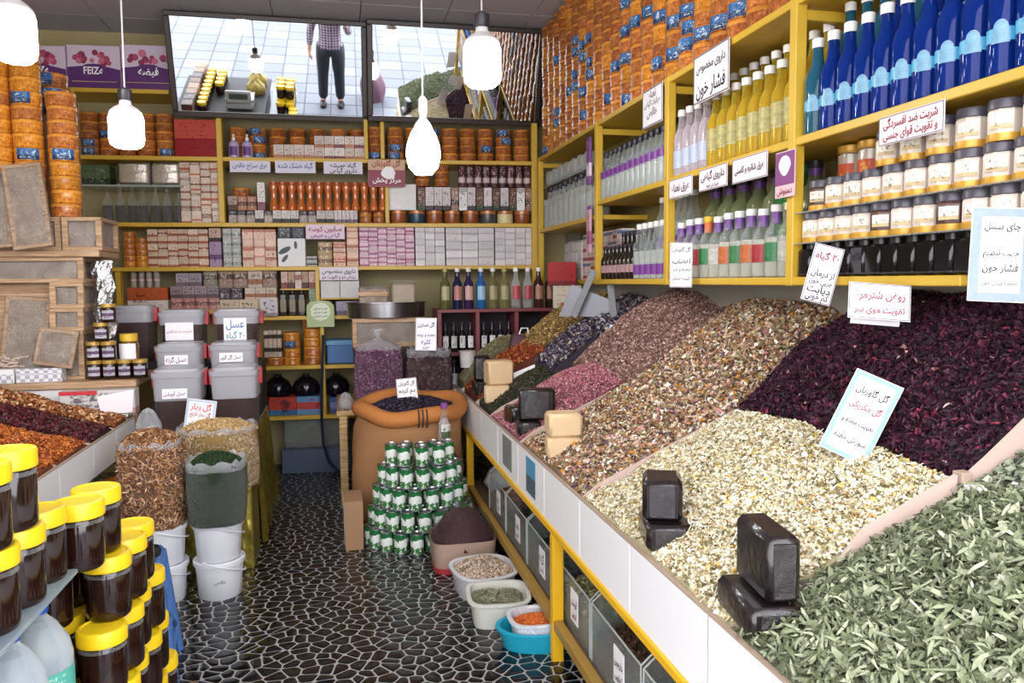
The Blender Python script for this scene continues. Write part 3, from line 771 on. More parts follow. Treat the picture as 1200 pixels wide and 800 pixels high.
DB = [('bottle_body', MB().bev(-.026,.026,0,.052,0,.165,.008).mesh('bottle_body', mat('dark_bottle', '2a201c', .2))), ('cap', MB().lathe([(.016,.165),(.016,.2),(0,.201)], 10, c=(0,.026,0)).mesh('cap', BLACK)), ('label', MB().box(-.022,.022,-.0012,.001,.03,.12).mesh('label', mat('khaki_label', '8c846c', .5, noise=(40,.5)), False))]
for x in (331, 342, 353): put(DB, 'lotion_bottle', 'square dark lotion bottle standing by the green carton', 'bottle', FB @ T(sb(x,360)[0], .04, zE), 'dark lotion bottles')
zN = sb(340, 338)[1]
link('shelf_board', MB().bev(sb(326,300)[0], sb(368,300)[0], .03, .3, zN-.012, zN, .002).mesh('half_board2', YEL, False), bs)
bgrid(327, 368, 318, zN, 5, 1, [print_mat('lip_a', 'd4b4ac', '8c4c4c', '3c2428', 0, .35), print_mat('lip_b', 'e0d0cc', 'b07c74', '54343c', .5, .8), MX[0]], 'cosmetic_carton', 'small pink cosmetic carton on the little shelf above the lotion bottles', 'pink cosmetic cartons', .08, .05)
bbox(360, 370, 337, zE, print_mat('green_carton', '7c8c74', '56684e', 'c8d0bc', .3, .6), 'green_carton', 'grey green upright carton beside the lotion bottles', .08, .03)
u0, za = sb(374, 313, -.01); u1, zb = sb(420, 328, -.01)
card_sign(FB @ T((u0+u1)/2, -.01, zb), u1-u0, za-zb, [('داروی مخصوص', .68, .06, 'black'), ('ریزش مو و تقویت مو', .26, .035, 'maroon')], 'white sign with black heading hung over two white packs', SG, name='shelf_sign', bg=mat('sign_pale2', 'dcd6e2', .5))
zO = sb(395, 349)[1]
link('shelf_board', MB().bev(sb(373,300)[0], sb(424,300)[0], .02, .3, zO-.012, zO, .002).mesh('half_board3', YEL, False), bs)
bgrid(374, 420, 329, zO, 2, 1, [mat('white_wrap2', 'd0cccc', .3, noise=(18,.5), bump=(22,.5,.01))], 'wrapped_pack', 'white crinkled pack hung under the black-headed sign', 'white packs under the sign', .09, .03, cat='pack')
bbox(392, 418, 353, zE, print_mat('lilac_flat', 'a49cb0', '6c6078', '322c3c', 0, .3), 'flat_carton', 'greyish lilac carton under the white crinkled packs', .1, .03)
# green and white round badge sign standing on the shelf edge
u, z = sb(376, 385, -.05); z = sb(376, 383, -.05)[1]
r = thing('tag_sign', 'pale green notched sign hung at the shelf edge', 'sign', FB @ T(u, -.05, z))
link('card', MB().prism([(-.1,0),(.1,0),(.1,.16),(.07,.19),(.0,.2),(-.07,.19),(-.1,.16)], 0, .006).mesh('card', mat('tag_green', 'a9ba86', .5), False), r)
link('panel', MB().prism([(.07*cos(k*pi/10)*(1+.06*(k%2)), .115+.065*sin(k*pi/10)*(1+.06*(k%2))) for k in range(20)], -.002, .001).mesh('panel', mat('tag_pale', 'dde2cc', .5), False), r)
for k in range(3): lettering(r, 'طب سنتی', 0, .14-.028*k, .026, 'green', y=-.0028, maxw=.1)
# ---- lowest shelves
for x, n, k in ((317, 1, 0), (337, 4, 0), (362, 5, 0)): tin_stack(x, zF, n, 'orange sweet tin on the low shelf behind the honey table', 'tins on the low shelf', off=.1, scale=.86 if x < 360 else .96, kk=(1,0))
bgrid(304, 325, 388, zF+.072*.86, 4, 2, [print_mat('ginger_box', 'd8c8b8', '4c3c34', '2c2428', .4, .7)], 'small_carton', 'tiny pale carton piled on the low orange tin', 'tiny cartons on the tin', .08, .06)
CASK = mat('dark_cask', '15121a', .15)
zG_ = zG
bgrid(308, 374, 466, zG_, 2, 1, [print_mat('tea_box_a', 'b04438', '3c6c94', '4c2430', .0, .3, 7), print_mat('tea_box_b', '5c88b0', 'b04a44', '8c3030', .3, .7, 6)], 'tea_box', 'red and blue printed tea box on the lowest shelf', 'printed tea boxes', .14, .04)
bgrid(381, 420, 466, zG_, 1, 1, [print_mat('tea_box_c', '44548c', '7c84b8', 'b04a54', .3, .7, 6)], 'tea_box', 'blue printed tea box right of the yellow post', None, .14, .04)
zP = sb(340, 466)[1]
for x in (322, 356, 392): put([('bottle_body', MB().lathe([(0,0),(.10,0),(.115,.02),(.12,.07),(.10,.12),(.06,.15),(.03,.165)], 18).mesh('bottle_body', CASK)), ('stopper', MB().lathe([(.031,.163),(.033,.185),(0,.187)], 12).mesh('stopper', BLACK))], 'dark_flagon', 'squat black glass flagon standing on the tea boxes', 'jar', FB @ T(sb(x,450)[0], .15, zP) @ Matrix.Scale(.88, 4), 'black flagons')
put([('crate_body', MB().bev(-.105,.105,0,.2,0,.16,.01).mesh('crate_body', mat('blue_crate', '3468a4', .4))), ('lid', MB().bev(-.11,.11,-.005,.205,.14,.185,.008).mesh('lid', mat('blue_lid', '5c94c0', .4)))], 'blue_box', 'blue plastic box with lighter lid on the low shelf', 'box', FB @ T(sb(399,420)[0], .03, zF))
for x in (388, 398, 408): put([('bottle_body', MB().lathe(bottle_profile(.17,.03,.011), 12).mesh('bottle_body', CASK)), ('cap', MB().lathe([(.013,.16),(.013,.18),(0,.181)], 8).mesh('cap', BLACK))], 'dark_bottle', 'small black bottle standing behind the blue box', 'bottle', FB @ T(sb(x,380)[0], .27, zF), 'black bottles behind the blue box')
# grey patterned base box, glassware behind, cable
t_ = NT('mesh_blue'); ck = t_.n('ShaderNodeTexChecker'); ck.inputs['Scale'].default_value = 90; t_.l(t_.coord(), ck.inputs['Vector'])
ck.inputs['Color1'].default_value = srgb('5a6a84'); ck.inputs['Color2'].default_value = srgb('343e52'); t_.base(ck.outputs['Color'])
u0, u1 = sb(330,540)[0], sb(412,540)[0]
put([('box_body', MB().bev(u0,u1,.0,.3,0,sb(370,526)[1],.006).mesh('box_body', t_.mat, False))], 'base_box', 'blue grey speckled box on the floor under the shelves', 'box', FB)
put([('glass_box', MB().bev(u0+.02,u1-.02,.06,.3,0,.22,.004).mesh('glass_box', glass('dusty_glass','aab0ac',.35,.15))), ('contents', MB().lathe([(0,0),(.2,.0),(.15,.08),(.06,.13),(0,.14)], 16, c=((u0+u1)/2,.18,.01), sy=.5).mesh('contents', mat('dust','6c6a60',.8,noise=(40,.6))))], 'glass_case', 'dusty clear case standing on the speckled base box', 'box', FB @ T(0,0,sb(370,526)[1]))
pth = [FB @ Vector((sb(379,392)[0], -.03, sb(379,392)[1]))]
for x, y in ((378,420),(377,450),(377,490),(379,520),(386,542),(398,553),(412,560)):
    a, b = sb(x, y, -.06); pth.append(FB @ Vector((a, -.06, max(b, .012))))
tag(link('power_cable', MB().tube(pth, .011, 8).mesh('power_cable', mat('navy_cable', '1c2438', .4))), 'thick dark blue cable hanging in front of the yellow post', 'cable')
# ================================================================== right wall shelving (front plane X = 1.5)
ZR1, ZR2, ZR2b, ZR3 = 1.455, 1.92, 1.84, 2.38
YU = (5.74, 4.39, 3.38, 2.36, 1.14)
rs = thing('bottle_shelf', 'yellow painted shelving along the right wall full of bottles and jars', 'shelf', FR)
def rboard(y0, y1, z, th=.028, d=.335):
    link('shelf_board', MB().bev(-y1, -y0, 0, d, z-th, z, .003).mesh('shelf_board', YEL, False), rs)
rboard(1.62, 4.39, ZR1); link('shelf_board', MB().bev(-5.72, -4.39, .16, .335, ZR1-.028, ZR1, .003).mesh('shelf_board', YEL, False), rs); rboard(1.14, 4.39, ZR2); rboard(4.39, 5.72, ZR2b); rboard(1.14, 5.72, ZR3)
for y in YU:
    link('upright', MB().bev(-y-.02, -y+.02, -.006, .035, ZR1-.03 if y > 1.5 else .9, ZR3, .003).mesh('upright', YEL, False), rs)
    link('side_rail', MB().bev(-y-.015, -y+.015, .035, .33, ZR3-.075, ZR3-.04, .003).mesh('side_rail', YEL, False), rs)
RISER = mat('riser_dark', '3a3226', .7, noise=(8, .4))
for y0, y1, z, h in ((1.18, 2.33, ZR2, .135), (2.40, 3.35, ZR2, .10), (3.42, 4.36, ZR2, .06), (2.40, 3.35, ZR1, .12), (3.42, 3.85, ZR1, .14)):
    link('riser', MB().bev(-y1, -y0, .11, .33, z, z+h, .003).mesh('riser', RISER, False), rs)
link('back_panel', MB().box(-5.72, -1.14, .325, .338, ZR1, ZR3).mesh('back_panel', mat('shelf_back_r', '8a7a4a', .7, noise=(3, .3)), False), rs)
# ---- wall of sweet tins above the shelving
n_t = 0
for c in range(24):
    Y = 5.66 - c*.149
    dd = 1.5*.218 + Y*.976
    rows = min(13, int((1.45 + .368*dd - ZR3)/.072) + 2)
    if Y < 2.42: break
    for r_ in range(rows):
        tin(FR @ T(-Y, .085 + RND.uniform(-.004, .004), ZR3 + r_*.072) @ RZ(.5), 'round orange printed sweet tin in the wall of tins above the bottle shelves', 'tins above the bottle shelves', RND.choice((0,0,0,2,2,1)), RND.random() < .15)
for k, (y, c) in enumerate(((2.24, '2c6c8c'), (2.07, '4a8a5c'))):
    put(carton(.15, .18, .2, print_mat('picture_box_%d' % k, c, '1c3c4c', 'd0d8a8', 0, .4, 6)), 'picture_box', ('blue', 'green')[k] + ' landscape printed carton on top of the shelving beside the tins', 'box', FR @ T(-y, .03, ZR3))
# ---- bottles
WCAP = mat('white_cap', 'e6e4e0', .4); DCAP = mat('dark_cap', '26222c', .4); PCAP = mat('purple_sleeve', '6a3c8c', .4); YCAP = mat('yellow_cap', 'd8b030', .4)
def bottle(key, h, r, body, cap, label=None, lz=(.25, .5), neck=None, ring=12, liquid=None, lvl=.62, capn='cap', sh=.56, extra=None, front=-pi/2+.5, lab_sweep=None):
    nr = r*.40
    P = [('bottle_body', MB().lathe(bottle_profile(h, r, nr, sh, .82), ring).mesh('bottle_body', body))]
    if liquid: P.append(('liquid', MB().lathe([(0,.004),(r*.88,.004),(r*.95,.012),(r*.95,h*min(lvl,sh))] + ([(r*.86,h*(sh+.065)),(r*.5,h*(sh+.155)),(0,h*(sh+.16))] if lvl > sh else [(0,h*lvl)]), ring).mesh('liquid', liquid)))
    P.append((capn, MB().lathe([(nr*1.25,h*.90),(nr*1.3,h*.905),(nr*1.3,h*.99),(nr*1.1,h),(0,h)], 10).mesh(capn, cap)))
    if label: P.append(('label', MB().lathe([(r*1.02,h*lz[0]),(r*1.02,h*lz[1])], ring if not lab_sweep else 6, a0=0 if not lab_sweep else front-lab_sweep/2, sweep=lab_sweep or 2*pi).mesh('label', label)))
    if neck: P.append(('neck_sleeve', MB().lathe([(nr*1.12,h*.74),(nr*1.15,h*.90)], 10).mesh('neck_sleeve', neck)))
    if extra: P += extra
    return P
BLUEG = glass('blue_bottle', '16409c', .34, .04, tint='4a78d0', edge=.6)
TEALG = glass('teal_bottle', '2c6a84', .55, .06, tint='78b0b8')
BLAB = mat('cyan_label', '58b4dc', .35, noise=(30, .2)); ARCH = mat('pale_arch', '8cc2e0', .35, noise=(70, 1.0))
def arch(r, h):
    # arched picture label facing the aisle and the door
    m = MB(); n = 7; f = -pi/2+.55
    for k in range(n):
        a, b = f-.5+1.0*k/n, f-.5+1.0*(k+1)/n
        ta, tb = sqrt(max(0, 1-((k/n-.5)*2)**2)), sqrt(max(0, 1-(((k+1)/n-.5)*2)**2))
        R = r*1.035
        m.add([(R*cos(a), R*sin(a), h*.235), (R*cos(b), R*sin(b), h*.235), (R*cos(b), R*sin(b), h*(.31+.10*tb)), (R*cos(a), R*sin(a), h*(.31+.10*ta))], [(0,1,2,3)])
    return ('picture_label', m.mesh('picture_label', ARCH))
BB = bottle('blue', .31, .0385, BLUEG, WCAP, BLAB, (.25, .35), liquid=mat('blue_water', '0e3488', .10), lvl=.66, extra=[arch(.0385, .31)])
BT = bottle('teal', .31, .0385, TEALG, WCAP, BLAB, (.25, .35), liquid=mat('teal_water', '2a5866', .12), lvl=.66, extra=[arch(.0385, .31)])
for k in range(14):
    Y = 2.297 - k*.0815
    put(BT if k == 0 else BB, 'water_bottle', 'teal plastic bottle with white cap at the end of the blue row' if k == 0 else 'blue plastic water bottle with white cap in the front row', 'bottle', FR @ T(-Y, .048, ZR2), None if k == 0 else 'blue bottles in the front row')
for k in range(13):
    Y = 2.29 - k*.083
    tl = k in (0, 1, 2, 4)
    put(BT if tl else BB, 'water_bottle', ('teal' if tl else 'blue') + ' plastic bottle with white cap on the raised back row', 'bottle', FR @ T(-Y, .16, ZR2+.135) @ Matrix.Scale(.95, 4), ('teal' if tl else 'blue') + ' bottles on the raised row')
    if k % 2: put(BB, 'water_bottle', 'blue plastic bottle with white cap against the wall behind two rows', 'bottle', FR @ T(-Y, .245, ZR2+.135) @ Matrix.Scale(.95, 4), 'blue bottles against the wall')
YG = glass('yellow_bottle', 'd0bc48', .22, .05, tint='f4e47a', edge=.6); YLQ = mat('yellow_oil', 'b89c20', .15)
OVAL = mat('oval_label', 'd0c478', .45, noise=(60,1.3))
BY = bottle('yellow', .30, .0385, YG, WCAP, OVAL, (.2, .5), liquid=YLQ, lvl=.66, lab_sweep=1.5)
PG = glass('pink_clear', 'd4c4cc', .25, .06); PLQ = mat('rose_water', 'a89ca4', .12)
BP = bottle('rosewater', .30, .0385, PG, WCAP, mat('pale_blue_label', 'b4bcd4', .4, noise=(30,.4)), (.12, .38), liquid=PLQ, lvl=.6, lab_sweep=1.8)
for k in range(12):
    Y = 3.32 - k*.0815
    if k < 4: put(BP, 'rosewater_bottle', 'clear pinkish bottle with white cap next to the yellow bottles', 'bottle', FR @ T(-Y, .048, ZR2), 'pinkish clear bottles')
    else: put(BY, 'oil_bottle', 'yellow bottle with white cap in the front row', 'bottle', FR @ T(-Y, .048, ZR2), 'yellow bottles in front')
    if k > 2: put(BY, 'oil_bottle', 'yellow bottle with white cap on the raised back row', 'bottle', FR @ T(-Y+.02, .16, ZR2+.10), 'yellow bottles on the raised row')
put(bottle('dark_red', .32, .045, mat('maroon_glass', '3c1814', .12), DCAP, mat('red_lab', '9c3030', .4), (.1,.3)), 'syrup_bottle', 'dark maroon bottle standing behind the pinkish clear bottles', 'bottle', FR @ T(-3.27, .16, ZR2+.10))
VIO = mat('violet_label2', '7a3c94', .4, noise=(40,.4)); CW = mat('clear_water', 'a8aca8', .1)
BV = bottle('violet', .27, .036, CLEAR, DCAP, VIO, (.44, .58), liquid=CW, lvl=.5)
for k in range(13):
    Y = 4.33 - k*.074
    put(BV, 'tonic_bottle', 'clear slim bottle with violet band and dark cap in the front row', 'bottle', FR @ T(-Y, .045, ZR2), 'violet banded bottles in front')
    put(BV, 'tonic_bottle', 'clear slim bottle with violet band and dark cap on the raised row', 'bottle', FR @ T(-Y, .16, ZR2+.06), 'violet banded bottles behind')
BJ = bottle('jug', .30, .055, CLEARP, DCAP, mat('grey_label', 'a8aca4', .4, noise=(20,.5)), (.55,.7), liquid=mat('grey_water', 'a0a49c', .12), lvl=.55, ring=14, lab_sweep=1.6)
for k in range(10): put(BJ, 'water_jug', 'large clear jug of distilled water in the corner section', 'bottle', FR @ T(-(5.62-k*.125), .065, ZR2b), 'clear jugs in the corner')
pl = MB().bev(-5.66, -4.5, .02, .3, 2.142, 2.15, .002).mesh('glass_plate', glass('plate_glass', 'c8d0cc', .2, .05), False)
tag(link('glass_plate', pl, None, FR), 'clear plate lying across the caps of the water jugs', 'plate')
for k in range(7): put(BJ, 'water_jug', 'clear jug lying on its side above the standing jugs', 'bottle', FR @ T(-(5.55-k*.15), .02, 2.15+.054) @ RX(-pi/2) @ Matrix.Scale(.97, 4), 'jugs lying on the plate')
for k in range(2): put([('pack_body', MB().bev(-.03, .03, .03, .048, 0, .26, .004).mesh('pack_body', print_mat('sachet_%d' % k, ('7a5088', 'c8a0b0')[k], ('d8c8d8', '9c5c7c')[k], '4c3050', .2, .5, 6), False)), ('seal', MB().box(-.026,.026,.034,.044,.255,.28).mesh('seal', PCAP, False))], 'herb_pack', ('purple', 'pink')[k] + ' printed pack hung on the corner post of the jugs', 'pack', FR @ T(-4.46-.0*k, -.06-.0*k, (ZR2b+.18, ZR1+.16)[k] ))
# lower right shelf: cartons and dark bottles
def rgrid(y0, y1, z, cols, rows, h, mats, name, label, group, depth=.09, off=.02, cat='box'):
    w = (y1-y0)/cols; ms = [carton(w-.003, depth, h, mm, name) for mm in mats]
    for c in range(cols):
        for r_ in range(rows): put(RND.choice(ms), name, label, cat, FR @ T(-(y1-(c+.5)*w), off+RND.uniform(0,.006), z+r_*h), group)
rgrid(5.25, 5.68, ZR1, 4, 4, .07, WT, 'white_carton', 'white carton on the lower corner shelf by the red boxes', 'white cartons on the corner shelf', off=.18)
RW = [print_mat('redwhite_%d' % i, b, a, d, lo, hi, 10) for i, (b, a, d, lo, hi) in enumerate((('d8ccc8', 'b04a4c', '8c3038', .1, .45), ('dcd4d0', '5c7ca4', 'b85c58', .5, .8)))]
rgrid(4.45, 5.22, ZR1, 9, 5, .062, RW, 'tea_packet', 'red and white tea packet on the lower corner shelf', 'red and white packets', off=.18)
DKB = bottle('dark', .19, .03, mat('dark_glass', '1e1614', .15), DCAP, mat('pink_lab', 'b08c90', .5, noise=(30,.5)), (.2,.42), ring=10, lab_sweep=1.6)
for k in range(8):
    Y = 4.33-k*.064
    put(DKB, 'syrup_bottle', 'small dark syrup bottle in the front row of the lower shelf', 'bottle', FR @ T(-Y, .04, ZR1), 'dark syrup bottles in front')
for k in range(7):
    Y = 4.32-k*.066
    put(DKB, 'syrup_bottle', 'small dark syrup bottle behind the front row of the lower shelf', 'bottle', FR @ T(-Y, .15, ZR1) @ Matrix.Diagonal((1.06,1.06,1.45,1)), 'dark syrup bottles behind')
BC = bottle('clearcap', .285, .036, CLEAR, WCAP, VIO, (.08, .26), liquid=CW, lvl=.5, ring=12)
for k in range(6): put(BC, 'rosewater_bottle', 'clear bottle with white cap and violet foot label', 'bottle', FR @ T(-(3.815-k*.074), .045, ZR1), 'clear violet-footed bottles in front')
for k in range(6):
    put(BC, 'rosewater_bottle', 'clear bottle with white cap on the riser behind', 'bottle', FR @ T(-(3.81-k*.074), .17, ZR1+.14), 'clear violet-footed bottles behind')
LABS = [('red', 'b83038'), ('orange', 'd8743c'), ('green', '3c8c54'), ('orange', 'd8743c'), ('white', 'd8d8cc'), ('green', '2f7a44')]
CLQ = mat('pale_water', 'b0ac9c', .1)
for k in range(11):
    Y = 3.314 - k*.0875
    nm, hx = LABS[(k*5+2) % 6]
    P = bottle('lab' + nm, .262 if k % 4 else .255, .042, CLEAR, WCAP if k != 3 else YCAP, mat('fruit_label_' + nm, hx, .4, noise=(60,1.2)), (.22,.48), neck=PCAP if k != 3 else mat('orange_sleeve', 'd0602c', .4), liquid=CLQ, lvl=.55, lab_sweep=1.7)
    put(P, 'drink_bottle', 'clear bottle with %s fruit label and purple neck sleeve' % nm if k != 3 else 'clear bottle with orange neck sleeve and yellow cap', 'bottle', FR @ T(-Y, .05, ZR1), 'labelled bottles on the lower shelf')
BG = bottle('olivejug', .30, .055, glass('olive_glass', '8c9470', .4, .08, tint='c4cca4'), DCAP, None, liquid=mat('olive_water', '7c845c', .15), lvl=.6, neck=PCAP, ring=14)
for k in range(7):
    if k in (5,): continue
    put(BG, 'olive_jug', 'olive tinted jug with dark purple neck on the riser', 'bottle', FR @ T(-(3.26-k*.125), .19, ZR1+.12), 'olive jugs behind the labelled bottles')
put(carton(.10, .1, .30, print_mat('green_box', '3c8c48', '2a6a38', 'a8c86c', .0, .9, 5)), 'green_carton', 'bright green upright carton among the olive jugs', 'box', FR @ T(-2.63, .13, ZR1+.12))
# ---- cream jars, gold-lidded jars and square black bottles on the near lower shelf
CREAMJ = mat('cream_fill', 'd8cabc', .35); GOLD = mat('gold_lid', 'c99a3c', .35, metal=.25); GREYLID = mat('grey_lid', '4a4650', .35)
BROWNF = mat('brown_fill', '5a4038', .3); JLAB = print_mat('jar_label', 'ece4d4', 'c8b48c', '6c5c48', 0, .3, 10)
def cream_jar(fill, lid):
    r = .041
    return [('jar_body', MB().lathe([(0,.016),(r*.96,.016),(r,.02),(r,.068),(r*.9,.075)], 8 if lid else 14, a0=.39).mesh('jar_body', fill, True, 25)),
            ('base_ring', MB().lathe([(0,0),(r*.98,0),(r*1.0,.003),(r*1.0,.018),(0,.018)], 16).mesh('base_ring', GOLD)),
            ('lid', MB().lathe([(r*.9,.074),(r*.97,.076),(r*.97,.094),(r*.93,.098),(0,.098)], 16).mesh('lid', lid)),
            ('label', MB().lathe([(r*1.02,.028),(r*1.02,.062)], 4, a0=-pi/2-.1, sweep=1.2).mesh('label', JLAB))]
SQB = [('bottle_body', MB().bev(-.032,.032,0,.07,0,.092,.007).mesh('bottle_body', mat('black_gloss', '0e0d10', .12))), ('cap', MB().lathe([(.018,.09),(.02,.092),(.02,.108),(0,.109)], 10, c=(0,.035,0)).mesh('cap', BLACK)), ('foot_band', MB().bev(-.033,.033,-.001,.071,.004,.014,.004).mesh('foot_band', mat('black_band', '2c2a30', .3)))]
SQY = [2.304-k*.0675 for k in range(16)]
for y in SQY: put(SQB, 'black_bottle', 'square glossy black bottle at the foot of the jar shelf', 'bottle', FR @ T(-y, .012, ZR1), 'square black bottles')
zp = ZR1+.109
PLATE = glass('plate_glass2', 'd0d4d2', .15, .05)
def plate(z, y0, y1, o0, o1, lab):
    return tag(link('glass_plate', MB().box(-y1, -y0, o0, o1, z, z+.004).mesh('glass_plate', PLATE, False), None, FR), lab, 'plate')
plate(zp, 1.22, 2.34, .0, .32, 'clear plate resting on the square black bottles'); zp += .004
CJ = [cream_jar(CREAMJ, GREYLID), cream_jar(BROWNF, GREYLID), cream_jar(CREAMJ, WCAP)]
for k in range(13):
    y = 2.295-k*.0845; q = (4, 7).count(k)
    put(CJ[1] if q else CJ[0], 'cream_jar', ('brown' if q else 'cream') + ' jar with grey lid and gold base on the bottom jar row', 'jar', FR @ T(-y, .05, zp), ('brown' if q else 'cream') + ' jars on the bottom row')
plate(zp+.098, 1.22, 2.34, .0, .32, 'clear plate resting on the bottom jar row'); zp2 = zp+.102
for k in range(12):
    y = 2.27-k*.088; q = k == 0
    put(CJ[1] if q else CJ[0], 'cream_jar', ('brown' if q else 'cream') + ' jar with grey lid standing in the upper jar row', 'jar', FR @ T(-y, .055, zp2), ('brown' if q else 'cream') + ' jars on the upper row')
TALL = [('jar_body', MB().lathe([(0,0),(.04,0),(.043,.004),(.043,.125),(.036,.133)], 16).mesh('jar_body', mat('beige_powder', 'b8a898', .25, noise=(20,.15), coat=.7))), ('lid', MB().lathe([(.042,.130),(.044,.133),(.044,.155),(0,.157)], 16).mesh('lid', GOLD)), ('label', MB().lathe([(.0438,.035),(.0438,.095)], 6, a0=-pi/2-.3, sweep=1.4).mesh('label', print_mat('red_oval', 'b84a34', '4a3c78', 'd8a040', .0, .25, 8)))]
for k in range(11): put(TALL, 'spice_jar', 'tall jar of beige powder with gold lid and red label', 'jar', FR @ T(-(2.28-k*.1), .17, zp2+.06), 'tall gold-lidded jars')
link('riser', MB().bev(-2.34, -1.2, .12, .31, zp2, zp2+.06, .003).mesh('riser2', RISER, False), rs)
for k in range(7):
    y = 1.95-k*.098
    put(CJ[0], 'cream_jar', 'cream jar with grey lid balanced on the upper jar row', 'jar', FR @ T(-y, .056, zp2+.099), 'topmost cream jars')
# ---- paper signs hung on the right shelving
def rsign(x0, y0a, x1, y1b, lines, label, off=-.012, border=None, bg=None, name='shelf_sign'):
    """x0,y0a: far upper corner; x1,y1b: near lower corner, read off the aisle face of the shelving"""
    u0, za = sr(x0, y0a, off); u1, zb = sr(x1, y1b, off)
    return card_sign(FR @ T((u0+u1)/2, off, zb), u1-u0, za-zb, lines, label, 'paper signs on the bottle shelves', border=border, bg=bg, name=name), u1-u0, za-zb
GB = mat('thin_border', '6a6470', .6)
PK_ = mat('sign_pinkish', 'ecdfe6', .5)
rsign(753, 109, 776, 141, [('نعناع', .82, .05, 'grey'), ('عرقیات گیاهی', .6, .035, 'grey'), ('خالص', .35, .05, 'grey')], 'white sign with thin lines hung beside the violet banded bottles', border=(GB, .008))
rsign(813, 69, 854, 104, [('داروی مخصوص', .72, .12, 'black'), ('فشار خون', .27, .12, 'black')], 'large white sign with bold black writing over the yellow bottles', border=(GB, .008))
rsign(784, 212, 811, 227, [('عرق نعناع', .5, .06, 'black')], 'pinkish sign under the shelf edge nearest the violet bottles', bg=PK_, border=(GB, .005))
rsign(819, 200, 852, 217, [('داروی گیاهی', .62, .06, 'black'), ('صد در صد', .2, .025, 'black')], 'pinkish two-line sign in the middle of three under the yellow bottles', bg=PK_, border=(GB, .005))
rsign(858, 188, 899, 206, [('عرق شاتره و کاسنی', .5, .07, 'black')], 'wide pinkish sign under the yellow bottles beside the purple poster', bg=PK_, border=(GB, .005))
rsign(1030, 139, 1106, 153, [('شربت ضد افسردگی', .70, .075, 'maroon'), ('و تقویت قوای جنسی', .30, .075, 'maroon')], 'pink bordered sign hung under the blue bottles', bg=PK_, border=(GB, .004), off=-.03)
r, w, h = rsign(909, 180, 931, 229, [('دمنوش', .14, .03, 'maroon')], 'narrow purple poster with a white face shape on the yellow post', off=-.02, bg=mat('poster_lilac', 'd8b8c0', .5), name='poster')
link('purple_field', MB().box(-w/2+.003, w/2-.003, -.001, .0005, h*.27, h-.004).mesh('purple_field', mat('poster_purple', '7c3c78', .5), False), r)
link('face_shape', MB().prism([(w*.30*cos(k*pi/9)*(1-.35*(sin(k*pi/9) < 0)*abs(sin(k*pi/9))), h*.68+h*.22*sin(k*pi/9)) for k in range(18)], -.0022, 0).mesh('face_shape', PAPER, False), r)
# ================================================================== right display counter with sloping bins
XC = .78
SEAM = [.58+.46*k for k in range(12)]            # .58 1.04 1.50 1.96 2.42 2.88 3.34 3.80 4.26 4.72 5.18 5.64
EDGE = mat('board_edge', 'b09a88', .6, noise=(40, .4))
PINKBOARD = mat('inner_board', 'c8b0a4', .55, noise=(6, .15))
counter = thing('display_counter', 'long white fronted counter of sloping herb bins on yellow legs', 'counter')
fp = [MB().bev(-.012, 0, -.2262, .2262, .515, .718, .002).mesh('front_panel', WHITE, False), MB().box(-.0125, .0005, -.2285, .2285, .718, .722).mesh('board_edge', EDGE, False)]
YEND = 5.40
fp2 = [MB().bev(-.012, 0, -.107, .107, .515, .718, .002).mesh('front_panel', WHITE, False), MB().box(-.0125, .0005, -.107, .107, .718, .722).mesh('board_edge', EDGE, False)]
for k in range(11):
    last = k == 10
    o = link('front_panel', (fp2 if last else fp)[0], counter, T(XC, SEAM[k]+(.11 if last else .23), 0))
    link('board_edge', (fp2 if last else fp)[1], o)
    if k == 6:
        fr = MB(); 
        link('sticker', MB().box(-.0135, -.011, -.10, .10, .55, .70).mesh('sticker', mat('grey_photo', '8c8c8c', .4, noise=(14,.7)), False), o)
    if k == 5:
        link('sticker', MB().box(-.0135, -.011, -.09, .07, .545, .70).mesh('sticker', print_mat('blue_photo', '4f93b8', '4a5c6a', 'd8e4c8', 0, .5, 5), False), o)
for k in range(1, 11): link('seam_strip', MB().box(XC-.009, XC-.002, SEAM[k]-.0045, SEAM[k]+.0045, .515, .716).mesh('seam_strip', EDGE, False), counter)
DIVZ = lambda x: .722 + (x-XC)*.455
def divider(y, x1=1.74, up=.02, x0=XC, zf=DIVZ, th=.012):
    pts = [(x0, zf(x0)-.18), (x1, zf(x1)-.18), (x1, zf(x1)+up), (x0+.06, zf(x0+.06)+up), (x0, zf(x0)+.004)]
    link('divider', MB().prism(pts, y-th/2, y+th/2).mesh('divider', PINKBOARD, False), counter)
for y in (SEAM[1], SEAM[4], SEAM[6]): divider(y)
divider(1.42, 1.322, .045, 1.03); divider(1.42, 1.028, -.006, .935)
link('tape', MB().prism([(1.50, DIVZ(1.50)+.018), (1.72, DIVZ(1.72)+.018), (1.72, DIVZ(1.72)+.032), (1.50, DIVZ(1.50)+.030)], SEAM[4]-.012, SEAM[4]+.012).mesh('tape', mat('orange_tape', 'd09440', .5), False), counter)
for y in (SEAM[7]+.25, SEAM[9]-.2, SEAM[10]-.1): divider(y, 1.7)
